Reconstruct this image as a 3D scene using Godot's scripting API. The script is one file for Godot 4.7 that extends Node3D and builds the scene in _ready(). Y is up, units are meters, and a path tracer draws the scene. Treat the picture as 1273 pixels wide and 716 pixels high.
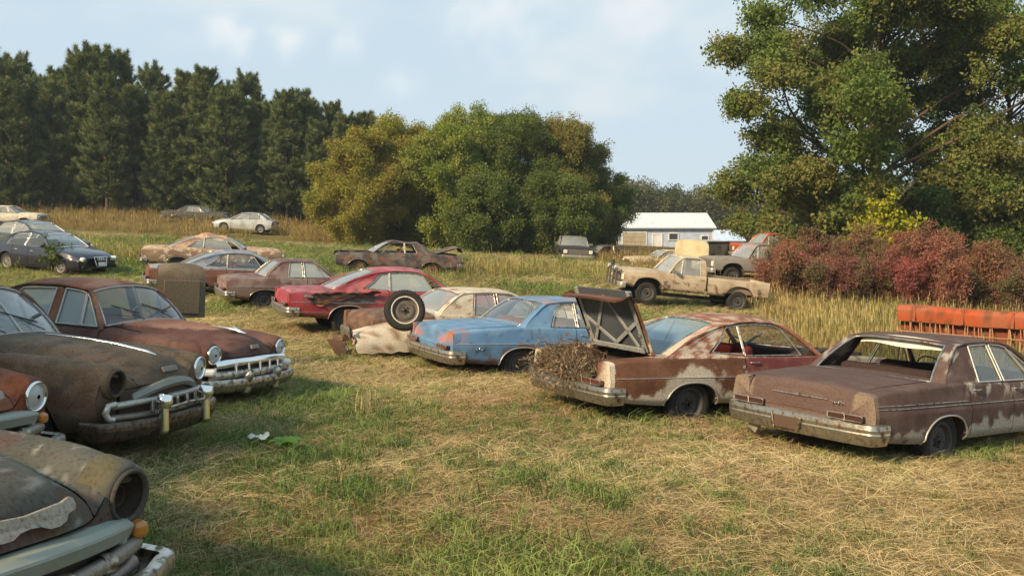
extends Node3D

# ------------------------------------------------------------------ mesh builder
class MB:
	var v := PackedVector3Array()
	var nn := PackedVector3Array()
	var cc := PackedColorArray()
	var ix := PackedInt32Array()

	func vert(p: Vector3, n: Vector3, c: Color) -> int:
		v.append(p); nn.append(n); cc.append(c)
		return v.size() - 1

	func tri(a: int, b: int, c: int) -> void:
		var g := (v[b] - v[a]).cross(v[c] - v[a])
		if g.dot(nn[a] + nn[b] + nn[c]) > 0.0:
			ix.append(a); ix.append(c); ix.append(b)
		else:
			ix.append(a); ix.append(b); ix.append(c)

	func flat(a: Vector3, b: Vector3, c: Vector3, col: Color) -> void:
		var n := (b - a).cross(c - a).normalized()
		tri(vert(a, n, col), vert(b, n, col), vert(c, n, col))

	func quad(a: Vector3, b: Vector3, c: Vector3, d: Vector3, col: Color) -> void:
		var n := (c - a).cross(d - b).normalized()
		var i := vert(a, n, col)
		vert(b, n, col); vert(c, n, col); vert(d, n, col)
		tri(i, i + 1, i + 2); tri(i, i + 2, i + 3)

	# rows of points; the normals come from the grid itself
	func grid(P: Array, col, sgn := 1.0, wrap := false) -> void:
		var R := P.size()
		var K: int = P[0].size()
		var base := v.size()
		for i in R:
			var row: PackedVector3Array = P[i]
			var up: PackedVector3Array = P[mini(i + 1, R - 1)]
			var dn: PackedVector3Array = P[maxi(i - 1, 0)]
			for j in K:
				var jp := mini(j + 1, K - 1)
				var jm := maxi(j - 1, 0)
				if wrap:
					jp = j + 1 if j < K - 1 else 1
					jm = j - 1 if j > 0 else K - 2
				var n := (up[j] - dn[j]).cross(row[jp] - row[jm])
				if n.length_squared() < 1e-14:
					n = (P[mini(i + 1, R - 1)][jp] - P[maxi(i - 1, 0)][jm]).cross(P[mini(i + 1, R - 1)][jm] - P[maxi(i - 1, 0)][jp])
				n = n.normalized() * sgn
				v.append(row[j]); nn.append(n)
				if col is Color: cc.append(col)
				else: cc.append(col.call(row[j]))
		for i in R - 1:
			for j in K - 1:
				var a := base + i * K + j
				tri(a, a + 1, a + K + 1)
				tri(a, a + K + 1, a + K)

	func box(c: Vector3, s: Vector3, col, b := Basis(), bev := 0.0) -> void:
		var h := s * 0.5
		var cl: Color = col if col is Color else col.call(c)
		if bev <= 0.0:
			for ax in 3:
				for sg in [-1.0, 1.0]:
					var e1 := Vector3.ZERO; var e2 := Vector3.ZERO; var o := Vector3.ZERO
					o[ax] = h[ax] * sg
					e1[(ax + 1) % 3] = h[(ax + 1) % 3]
					e2[(ax + 2) % 3] = h[(ax + 2) % 3]
					var n := Vector3.ZERO; n[ax] = sg
					n = b * n
					var i := vert(c + b * (o - e1 - e2), n, cl)
					vert(c + b * (o + e1 - e2), n, cl); vert(c + b * (o + e1 + e2), n, cl); vert(c + b * (o - e1 + e2), n, cl)
					tri(i, i + 1, i + 2); tri(i, i + 2, i + 3)
			return
		# rounded box: a cube sphere pushed out
		var q := Vector3(maxf(h.x - bev, 0.0), maxf(h.y - bev, 0.0), maxf(h.z - bev, 0.0))
		for ax in 3:
			for sg in [-1.0, 1.0]:
				var base := v.size()
				var ts := [-1.0, -0.4, 0.4, 1.0]
				var us := [-1.0, -1.0, 1.0, 1.0]
				for i in 4:
					for j in 4:
						var d := Vector3.ZERO
						d[ax] = sg
						d[(ax + 1) % 3] = [-1.0, -0.35, 0.35, 1.0][i]
						d[(ax + 2) % 3] = [-1.0, -0.35, 0.35, 1.0][j]
						var core := Vector3.ZERO
						core[ax] = q[ax] * sg
						core[(ax + 1) % 3] = q[(ax + 1) % 3] * us[i]
						core[(ax + 2) % 3] = q[(ax + 2) % 3] * us[j]
						var dd := Vector3(d)
						dd[(ax + 1) % 3] = [-1.0, 0.0, 0.0, 1.0][i]
						dd[(ax + 2) % 3] = [-1.0, 0.0, 0.0, 1.0][j]
						dd = dd.normalized()
						vert(c + b * (core + dd * bev), b * dd, cl)
				for i in 3:
					for j in 3:
						var a := base + i * 4 + j
						tri(a, a + 1, a + 5); tri(a, a + 5, a + 4)

	func tube(path: PackedVector3Array, r, sides: int, col, caps := true) -> void:
		var K := path.size()
		var rows := []
		var last := Vector3.UP
		for i in K:
			var t := (path[mini(i + 1, K - 1)] - path[maxi(i - 1, 0)]).normalized()
			var s := t.cross(last)
			if s.length() < 0.05: s = t.cross(Vector3.RIGHT)
			if s.length() < 0.05: s = t.cross(Vector3.BACK)
			s = s.normalized()
			last = s.cross(t).normalized()
			var rr: float = r if r is float else r[i]
			var row := PackedVector3Array()
			for k in sides + 1:
				var a := TAU * k / sides
				row.append(path[i] + (s * cos(a) + last * sin(a)) * rr)
			rows.append(row)
		grid(rows, col, 1.0, true)
		if caps:
			for e in [0, K - 1]:
				var row: PackedVector3Array = rows[e]
				for k in range(1, sides - 1):
					flat(row[0], row[k], row[k + 1], col if col is Color else col.call(row[0]))

	# profile: x = radius, y = along the axis
	func lathe(prof: PackedVector2Array, o: Vector3, axis: Vector3, seg: int, col, from := 0.0, to := TAU) -> void:
		var a := axis.normalized()
		var s := a.cross(Vector3.UP if absf(a.y) < 0.9 else Vector3.RIGHT).normalized()
		var t := a.cross(s)
		var rows := []
		for p in prof:
			var row := PackedVector3Array()
			for k in seg + 1:
				var f := from + (to - from) * k / seg
				row.append(o + a * p.y + (s * cos(f) + t * sin(f)) * p.x)
			rows.append(row)
		grid(rows, col, 1.0, is_equal_approx(to - from, TAU))

	# a closed profile (out, up) swept along a path that lies flat
	func sweep(path: PackedVector3Array, prof: PackedVector2Array, col, out_sign := 1.0, hard := false) -> void:
		var rows := []
		var K := path.size()
		for i in K:
			var t := (path[mini(i + 1, K - 1)] - path[maxi(i - 1, 0)]).normalized()
			var n := Vector3.UP.cross(t).normalized() * out_sign
			var row := PackedVector3Array()
			for q in prof:
				row.append(path[i] + n * q.x + Vector3.UP * q.y)
			rows.append(row)
		if hard:
			for q in prof.size() - 1:
				var strip := []
				for r in rows: strip.append(PackedVector3Array([r[q], r[q + 1]]))
				grid(strip, col, out_sign, false)
		else:
			grid(rows, col, out_sign, false)
		for e in [0, K - 1]:
			var row: PackedVector3Array = rows[e]
			for k in range(1, row.size() - 1):
				flat(row[0], row[k], row[k + 1], col if col is Color else col.call(row[0]))

	func add(o: MB, t: Transform3D) -> void:
		var b := v.size()
		for i in o.v.size():
			vert(t * o.v[i], (t.basis * o.nn[i]).normalized(), o.cc[i])
		for i in o.ix: ix.append(b + i)

	func mesh() -> ArrayMesh:
		var a := []
		a.resize(Mesh.ARRAY_MAX)
		a[Mesh.ARRAY_VERTEX] = v
		a[Mesh.ARRAY_NORMAL] = nn
		a[Mesh.ARRAY_COLOR] = cc
		a[Mesh.ARRAY_INDEX] = ix
		var m := ArrayMesh.new()
		if ix.size() > 0:
			m.add_surface_from_arrays(Mesh.PRIMITIVE_TRIANGLES, a)
		return m

# ------------------------------------------------------------------ scene helpers
var M := {}
var taken := {}
var rng := RandomNumberGenerator.new()
var nz := FastNoiseLite.new()
var nz2 := FastNoiseLite.new()
const WHITE := Color(1, 1, 1)

func numbered(called: String) -> String:
	if not taken.has(called):
		taken[called] = 0
		return called
	taken[called] += 1
	return "%s_%03d" % [called, taken[called]]

func thing(called: String, label: String, category: String, at := Transform3D(), group := "") -> Node3D:
	var o := Node3D.new()
	o.name = numbered(called)
	add_child(o, true)
	o.transform = at
	tag(o, label, category, group)
	return o

func tag(o: Node, label: String, category: String, group := "", kind := "") -> void:
	if label: o.set_meta("label", label)
	if category: o.set_meta("category", category)
	if group: o.set_meta("group", group)
	if kind: o.set_meta("kind", kind)

func part(parent: Node, called: String, mb: MB, m: Material) -> MeshInstance3D:
	var o := MeshInstance3D.new()
	o.name = called
	o.mesh = mb.mesh()
	if mb.ix.size() > 0:
		o.mesh.surface_set_material(0, m)
		parent.add_child(o, true)
	return o

func single(called: String, mb: MB, m: Material, label: String, category: String, at := Transform3D(), group := "", kind := "") -> MeshInstance3D:
	var o := MeshInstance3D.new()
	o.name = numbered(called)
	o.mesh = mb.mesh()
	o.mesh.surface_set_material(0, m)
	add_child(o, true)
	o.transform = at
	tag(o, label, category, group, kind)
	return o

func ss(a: float, b: float, x: float) -> float:
	var t := clampf((x - a) / (b - a), 0.0, 1.0)
	return t * t * (3.0 - 2.0 * t)

# piecewise linear / cubic reading of a table of (x, value)
func pc(keys: PackedVector2Array, x: float) -> float:
	var K := keys.size()
	if x <= keys[0].x: return keys[0].y
	if x >= keys[K - 1].x: return keys[K - 1].y
	var i := 0
	while x > keys[i + 1].x: i += 1
	var h := keys[i + 1].x - keys[i].x
	var d := (keys[i + 1].y - keys[i].y) / h
	var m0 := d
	var m1 := d
	if i > 0:
		var dp := (keys[i].y - keys[i - 1].y) / (keys[i].x - keys[i - 1].x)
		m0 = 0.0 if dp * d <= 0.0 else 2.0 * dp * d / (dp + d)
	if i < K - 2:
		var dn := (keys[i + 2].y - keys[i + 1].y) / (keys[i + 2].x - keys[i + 1].x)
		m1 = 0.0 if dn * d <= 0.0 else 2.0 * dn * d / (dn + d)
	var t := (x - keys[i].x) / h
	var t2 := t * t
	var t3 := t2 * t
	return (2 * t3 - 3 * t2 + 1) * keys[i].y + (t3 - 2 * t2 + t) * h * m0 + (-2 * t3 + 3 * t2) * keys[i + 1].y + (t3 - t2) * h * m1

# ------------------------------------------------------------------ the lie of the land
const EYE := 1.96
var depth_keys := PackedVector2Array([Vector2(-60, 0.8), Vector2(0, 0.0), Vector2(10, -0.25), Vector2(16, -0.40), Vector2(24, -0.36), Vector2(32, -0.15), Vector2(39, 0.15), Vector2(58, 0.7), Vector2(85, 1.6), Vector2(120, 1.3), Vector2(200, 3.0), Vector2(420, 6.0)])

func land(x: float, d: float) -> float:
	var xs := x
	if absf(x) > 30.0: xs = signf(x) * (30.0 + 12.0 * (1.0 - exp(-(absf(x) - 30.0) / 12.0)))
	return -0.048 * xs + pc(depth_keys, d) + 1.6 * ss(60.0, 115.0, d) * ss(-6.0, -26.0, x) + 0.035 * nz.get_noise_2d(x * 9.0, d * 9.0) * clampf(1.4 - absf(x + d) * 0.002, 0.0, 1.0)

func at(x: float, d: float, up := 0.0) -> Vector3:
	return Vector3(x, land(x, d) + up, -d)

# a frame standing on the ground at (x, depth), heading yaw degrees, leaning with the slope
func stand(x: float, d: float, yaw: float, up := 0.0, roll := 0.0, pitch := 0.0) -> Transform3D:
	var e := 1.2
	var n := Vector3(-(land(x + e, d) - land(x - e, d)) / (2 * e), 1.0, (land(x, d + e) - land(x, d - e)) / (2 * e)).normalized()
	var a := deg_to_rad(yaw)
	var f := Vector3(cos(a), 0, -sin(a))
	f = (f - n * f.dot(n)).normalized()
	var b := Basis(f, n, f.cross(n))
	b = b * Basis(Vector3(1, 0, 0), deg_to_rad(roll)) * Basis(Vector3(0, 0, 1), deg_to_rad(pitch))
	return Transform3D(b, at(x, d, up))

# ------------------------------------------------------------------ materials
func noise_tex(freq: float, oct: int, ramp: Array, size := 512, sd := 1, type := FastNoiseLite.TYPE_SIMPLEX_SMOOTH, warp := 0.0) -> NoiseTexture2D:
	var n := FastNoiseLite.new()
	n.seed = sd
	n.noise_type = type
	n.frequency = freq
	n.fractal_octaves = oct
	if warp > 0.0:
		n.domain_warp_enabled = true
		n.domain_warp_amplitude = warp
		n.domain_warp_frequency = freq * 1.5
	var t := NoiseTexture2D.new()
	t.width = size; t.height = size
	t.seamless = true
	t.noise = n
	if ramp:
		var g := Gradient.new()
		var offs := PackedFloat32Array()
		var cols := PackedColorArray()
		for r in ramp:
			offs.append(r[0]); cols.append(r[1])
		g.offsets = offs; g.colors = cols
		t.color_ramp = g
	return t

func mat(called: String, lin: Color, rough: float, spec := 0.5, metal := 0.0) -> StandardMaterial3D:
	var m := StandardMaterial3D.new()
	m.resource_name = called
	var a := lin.a
	m.albedo_color = lin.linear_to_srgb()
	m.albedo_color.a = a
	m.roughness = rough
	m.metallic_specular = spec
	m.metallic = metal
	m.vertex_color_use_as_albedo = true
	M[called] = m
	return m

func tri_tex(m: StandardMaterial3D, albedo, scale: float, normal = null, ns := 0.5, rough = null, world := false) -> void:
	m.uv1_triplanar = true
	m.uv1_world_triplanar = world
	m.uv1_scale = Vector3.ONE * scale
	if albedo: m.albedo_texture = albedo
	if normal:
		m.normal_enabled = true
		m.normal_texture = normal
		m.normal_scale = ns
	if rough:
		m.roughness_texture = rough
		m.roughness_texture_channel = BaseMaterial3D.TEXTURE_CHANNEL_RED

func g3(x: float) -> Color: return Color(x, x, x)

func make_materials() -> void:
	# mottling that multiplies the colour of the metal: rust specks, bleached paint, stains
	var speck := noise_tex(0.045, 6, [[0.0, Color(0.58, 0.47, 0.40)], [0.24, Color(0.72, 0.62, 0.55)], [0.32, Color(0.90, 0.87, 0.84)], [0.5, Color(0.95, 0.94, 0.93)], [0.72, Color(0.985, 0.98, 0.975)], [0.80, Color(1, 1, 1)], [1.0, Color(1, 1, 1)]], 1024, 3, FastNoiseLite.TYPE_SIMPLEX_SMOOTH, 18.0)
	var faint := noise_tex(0.012, 5, [[0.0, Color(0.86, 0.85, 0.83)], [0.5, Color(0.96, 0.96, 0.95)], [1.0, Color(1, 1, 1)]], 512, 5)
	var pit := noise_tex(0.03, 5, [], 512, 9)
	pit.as_normal_map = true
	pit.bump_strength = 3.0
	var dull := noise_tex(0.015, 5, [[0.0, g3(0.55)], [0.45, g3(0.8)], [1.0, g3(1.0)]], 512, 12)
	var m := mat("rust_paint", WHITE, 0.95, 0.35)
	tri_tex(m, speck, 0.8, pit, 0.10, dull)
	m = mat("old_gloss_paint", WHITE, 0.62, 0.5)
	tri_tex(m, faint, 0.5, pit, 0.06, dull)
	m = mat("gloss_paint", WHITE, 0.28, 0.5)
	m.clearcoat_enabled = true; m.clearcoat = 0.6; m.clearcoat_roughness = 0.08
	tri_tex(m, faint, 0.6)
	var chromeA := noise_tex(0.025, 5, [[0.0, Color(0.28, 0.2, 0.14)], [0.28, Color(0.5, 0.42, 0.34)], [0.42, Color(0.8, 0.78, 0.74)], [1.0, Color(0.95, 0.94, 0.92)]], 512, 21, FastNoiseLite.TYPE_SIMPLEX_SMOOTH, 14.0)
	var chromeR := noise_tex(0.025, 5, [[0.0, g3(1.0)], [0.32, g3(0.8)], [0.48, g3(0.42)], [1.0, g3(0.3)]], 512, 21, FastNoiseLite.TYPE_SIMPLEX_SMOOTH, 14.0)
	m = mat("chrome", Color(0.72, 0.71, 0.68), 0.75, 0.5, 0.92)
	tri_tex(m, chromeA, 0.8, pit, 0.05, chromeR)
	m = mat("bright_chrome", Color(0.85, 0.84, 0.82), 0.16, 0.5, 1.0)
	m = mat("dull_metal", Color(0.5, 0.5, 0.48), 0.6, 0.5, 0.6)
	tri_tex(m, speck, 0.9, null, 0, dull)
	m = mat("rubber", Color(0.032, 0.030, 0.028), 0.85, 0.3)
	tri_tex(m, faint, 1.2, pit, 0.2)
	m = mat("dark_inside", Color(0.075, 0.055, 0.044), 0.95, 0.2)
	m = mat("cloth", WHITE, 0.95, 0.2)
	tri_tex(m, speck, 0.9)
	m = mat("dusty_glass", Color(0.50, 0.53, 0.52, 0.34), 0.12)
	m.transparency = BaseMaterial3D.TRANSPARENCY_ALPHA
	m.vertex_color_use_as_albedo = false
	m = mat("clear_glass", Color(0.35, 0.40, 0.42, 0.14), 0.05)
	m.transparency = BaseMaterial3D.TRANSPARENCY_ALPHA
	m.vertex_color_use_as_albedo = false
	m = mat("milky_glass", Color(0.40, 0.44, 0.42, 0.6), 0.2)
	m.transparency = BaseMaterial3D.TRANSPARENCY_ALPHA
	m.vertex_color_use_as_albedo = false
	m = mat("teal_glass", Color(0.16, 0.22, 0.24, 0.62), 0.16)
	m.transparency = BaseMaterial3D.TRANSPARENCY_ALPHA
	m.vertex_color_use_as_albedo = false
	m = mat("grey_glass", Color(0.17, 0.19, 0.175, 0.45), 0.15)
	m.transparency = BaseMaterial3D.TRANSPARENCY_ALPHA
	m.vertex_color_use_as_albedo = false
	m = mat("lens", WHITE, 0.12, 0.6)
	m = mat("plain", WHITE, 0.8, 0.4)
	tri_tex(m, faint, 0.5)
	m = mat("bark", Color(0.11, 0.085, 0.062), 0.95, 0.2)
	tri_tex(m, speck, 0.6, pit, 1.0)
	m = mat("leaf", WHITE, 0.75, 0.25)
	m.backlight_enabled = true
	m.backlight = Color(0.75, 0.8, 0.5)
	m = mat("needle", WHITE, 0.8, 0.25)
	m.backlight_enabled = true
	m.backlight = Color(0.35, 0.4, 0.25)
	m = mat("blade", WHITE, 0.8, 0.3)
	m.backlight_enabled = true
	m.backlight = Color(0.6, 0.65, 0.4)
	var soilA := noise_tex(0.02, 6, [[0.0, Color(0.55, 0.5, 0.42)], [0.5, Color(0.86, 0.84, 0.78)], [1.0, Color(1, 1, 1)]], 1024, 31)
	var soilN := noise_tex(0.04, 6, [], 1024, 32)
	soilN.as_normal_map = true
	soilN.bump_strength = 8.0
	m = mat("soil", WHITE, 1.0, 0.1)
	tri_tex(m, soilA, 0.45, soilN, 1.0, null, true)
	m = mat("siding", WHITE, 0.6, 0.4)
	tri_tex(m, faint, 0.2)
# ------------------------------------------------------------------ car bodies
# A body is a skin over cross sections: side rows run from the sill to the shoulder, top rows from the shoulder to the centre line.
# Every row is a table of (x, y, z); x runs from the tail (0) to the nose, z is the half width.
class BodySkin:
	var xs := PackedFloat32Array()
	var P := []
	var N := []
	var C := []
	var ns := 12
	var J := 0
	func ix_of(x: float) -> int:
		var best := 0
		for i in xs.size():
			if absf(xs[i] - x) < absf(xs[best] - x): best = i
		return best

func arch_y(a: Array, x: float) -> float:   # [centre x, half length, foot y, height]
	var t: float = (x - a[0]) / a[1]
	if absf(t) >= 1.0: return -1.0
	return a[2] + a[3] * pow(1.0 - pow(absf(t), 2.4), 1.0 / 2.2)

func make_skin(sp: Dictionary, paint: Callable, dent := 0.004, dx := 0.05) -> BodySkin:
	var s := BodySkin.new()
	s.ns = sp.get("ns", 12)
	var stops := {}
	var x0: float = sp.x0
	var x1: float = sp.x1
	var K := int(ceil((x1 - x0) / dx))
	var arr := []
	for i in K + 1: arr.append(x0 + (x1 - x0) * i / K)
	for c in sp.cuts: arr.append(c)
	for e in [0.012, 0.03, 0.055, 0.085, 0.12]:
		arr.append(x0 + e); arr.append(x1 - e)
	for a in sp.arches:
		for k in 13:
			arr.append(a[0] - a[1] * cos(PI * k / 12.0) * 0.9999)
	arr.sort()
	var clean := []
	for x in arr:
		if clean.is_empty() or x - clean[-1] > 0.006: clean.append(x)
		elif x in sp.cuts: clean[-1] = x
	for x in clean: s.xs.append(x)
	var side: Array = sp.side
	var top: Array = sp.top
	var sub: int = sp.get("sub", 3)
	# split the tables once
	var ty := []; var tz := []
	for r in side + top:
		var ky := PackedVector2Array(); var kz := PackedVector2Array()
		for q in r:
			ky.append(Vector2(q[0], q[1])); kz.append(Vector2(q[0], q[2]))
		ty.append(ky); tz.append(kz)
	var nsd := side.size()
	for x in s.xs:
		var knots := PackedVector2Array()  # (y, z)
		for k in nsd: knots.append(Vector2(pc(ty[k], x), pc(tz[k], x)))
		var y0 := knots[0].x
		for a in sp.arches: y0 = maxf(y0, arch_y(a, x))
		var y1 := knots[nsd - 1].x
		var row := PackedVector3Array()
		for j in s.ns + 1:
			var t := float(j) / s.ns
			var y := lerpf(y0, y1, t)
			row.append(Vector3(x, y, pc(knots, y)))
		var tk := PackedVector2Array()
		tk.append(Vector2(y1, knots[nsd - 1].y))
		for k in top.size(): tk.append(Vector2(pc(ty[nsd + k], x), pc(tz[nsd + k], x)))
		for k in top.size():
			var p1 := tk[k]; var p2 := tk[k + 1]
			var p0: Vector2 = tk[k - 1] if k > 0 else Vector2(knots[nsd - 2].x, knots[nsd - 2].y)
			if k == 0: p0 = p1 + (p0 - p1).normalized() * (p2 - p1).length()
			var p3: Vector2 = tk[k + 2] if k + 2 < tk.size() else Vector2(tk[k].x, -tk[k].y)
			for q in range(1, sub + 1):
				var t := float(q) / sub
				var pt := 0.5 * ((2.0 * p1) + (p2 - p0) * t + (2.0 * p0 - 5.0 * p1 + 4.0 * p2 - p3) * t * t + (3.0 * p1 - p0 - 3.0 * p2 + p3) * t * t * t)
				if q == sub: pt = p2
				row.append(Vector3(x, pt.x, maxf(pt.y, 0.0)))
		# round the ends in plan
		for j in row.size():
			var p := row[j]
			var f := ss(x1 - sp.nose_len, x1, x)
			p.x -= f * sp.nose_round * pow(p.z / 0.95, 2.0)
			var r := 1.0 - ss(x0, x0 + sp.tail_len, x)
			p.x += r * sp.tail_round * pow(p.z / 0.95, 2.0)
			row[j] = p
		s.P.append(row)
	s.J = s.P[0].size() - 1
	# normals, dents, colours
	var I := s.P.size()
	for i in I:
		var nr := PackedVector3Array()
		for j in s.J + 1:
			var a: Vector3 = s.P[mini(i + 1, I - 1)][j] - s.P[maxi(i - 1, 0)][j]
			var b: Vector3
			if j == s.J:
				b = Vector3(0, 0, -1)
			else:
				b = s.P[i][mini(j + 1, s.J)] - s.P[i][maxi(j - 1, 0)]
			nr.append(a.cross(b).normalized())
		s.N.append(nr)
	for i in I:
		var cr := PackedColorArray()
		for j in s.J + 1:
			var p: Vector3 = s.P[i][j]
			cr.append(paint.call(p))
			if j < s.J and dent > 0.0:
				p += s.N[i][j] * (dent * (nz.get_noise_3d(p.x * 55 + sp.seed, p.y * 55, p.z * 55) + 0.6 * nz.get_noise_3d(p.x * 160, p.y * 160 + sp.seed, p.z * 160)))
				s.P[i][j] = p
		s.C.append(cr)
	return s

func mir(p: Vector3, sd: float) -> Vector3: return Vector3(p.x, p.y, p.z * sd)

# one panel of the skin between stations i0..i1 and section points j0..j1, with folded edges
func panel(mb: MB, s: BodySkin, i0: int, i1: int, j0: int, j1: int, sd: float, gap := 0.004, fold := 0.02, edges := 15) -> void:
	var base := mb.v.size()
	var W := j1 - j0 + 1
	for i in range(i0, i1 + 1):
		for j in range(j0, j1 + 1):
			var p: Vector3 = s.P[i][j]
			if i == i0 and edges & 1: p = p.move_toward(s.P[i0 + 1][j], gap)
			if i == i1 and edges & 2: p = p.move_toward(s.P[i1 - 1][j], gap)
			if j == j0 and edges & 4: p = p.move_toward(s.P[i][j0 + 1], gap)
			if j == j1 and edges & 8: p = p.move_toward(s.P[i][j1 - 1], gap)
			mb.vert(mir(p, sd), mir(s.N[i][j], sd), s.C[i][j])
	for i in i1 - i0:
		for j in j1 - j0:
			var a := base + i * W + j
			mb.tri(a, a + 1, a + W + 1)
			mb.tri(a, a + W + 1, a + W)
	if fold > 0.0:
		var H := i1 - i0 + 1
		var loops := []
		var l := []
		if edges & 1: l = []; for j in W: l.append(base + j); loops.append([l, Vector3(-1, 0, 0)])
		if edges & 2:
			l = []
			for j in W: l.append(base + (H - 1) * W + j)
			loops.append([l, Vector3(1, 0, 0)])
		if edges & 4:
			l = []
			for i in H: l.append(base + i * W)
			loops.append([l, Vector3(0, -1, 0)])
		if edges & 8:
			l = []
			for i in H: l.append(base + i * W + W - 1)
			loops.append([l, Vector3(0, 1, 0)])
		for lp in loops:
			var prev := -1
			for q in lp[0]:
				var a := mb.vert(mb.v[q], lp[1], mb.cc[q])
				mb.vert(mb.v[q] - mb.nn[q] * fold, lp[1], mb.cc[q])
				if prev >= 0:
					mb.tri(prev, prev + 1, a + 1)
					mb.tri(prev, a + 1, a)
				prev = a

# close an end of the skin from section point j0 to j1
func cap(mb: MB, s: BodySkin, i: int, j0: int, j1: int, inset := 0.0) -> void:
	var dir := -1.0 if i == 0 else 1.0
	var rows := []
	var sgn := 1.0
	for j in range(j0, j1 + 1):
		var p: Vector3 = s.P[i][j]
		var row := PackedVector3Array()
		for k in 9:
			var t := 1.0 - k / 4.0
			var q := s.P[i][j].x as float
			# follow the plan curve between the two edges
			row.append(Vector3(q - inset * dir, p.y, p.z * t))
		rows.append(row)
	var b := mb.v.size()
	var c: Color = s.C[i][j0]
	for r in rows.size():
		for k in 9: mb.vert(rows[r][k], Vector3(dir, 0, 0), s.C[i][j0 + r])
	for r in rows.size() - 1:
		for k in 8:
			var a := b + r * 9 + k
			mb.tri(a, a + 1, a + 10); mb.tri(a, a + 10, a + 9)

func well(parent: Node, s: BodySkin, a: Array, sd: float, depth := 0.42) -> void:
	var mb := MB.new()
	var rows := []
	for k in 15:
		var x: float = a[0] - a[1] * cos(PI * k / 14.0) * 0.999
		var y := maxf(arch_y(a, x), a[2])
		var i := s.ix_of(x)
		var z: float = s.P[i][0].z - 0.012
		rows.append(PackedVector3Array([Vector3(x, y - 0.004, z * sd), Vector3(x, y + 0.02, (z - 0.05) * sd), Vector3(x, y + 0.02, (z - depth) * sd)]))
	mb.grid(rows, WHITE, sd)
	for k in range(1, rows.size() - 2):
		mb.flat(rows[0][2], rows[k][2], rows[k + 1][2], WHITE)
	mb.flat(rows[0][2], rows[rows.size() - 2][2], rows[rows.size() - 1][2], WHITE)
	part(parent, "wheel_well", mb, M.dark_inside)

func arch_lip(parent: Node, s: BodySkin, a: Array, sd: float, m: Material, r := 0.011, col := WHITE) -> void:
	var pts := PackedVector3Array()
	for k in 19:
		var x: float = a[0] - a[1] * cos(PI * k / 18.0) * 0.999
		var i := s.ix_of(x)
		var y := arch_y(a, x)
		if y < s.P[i][0].y - 0.03: continue
		pts.append(Vector3(x, y, (s.P[i][0].z + 0.004) * sd))
	if pts.size() > 3:
		var mb := MB.new()
		mb.tube(pts, r, 6, col)
		part(parent, "wheel_arch_trim", mb, m)

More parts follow.
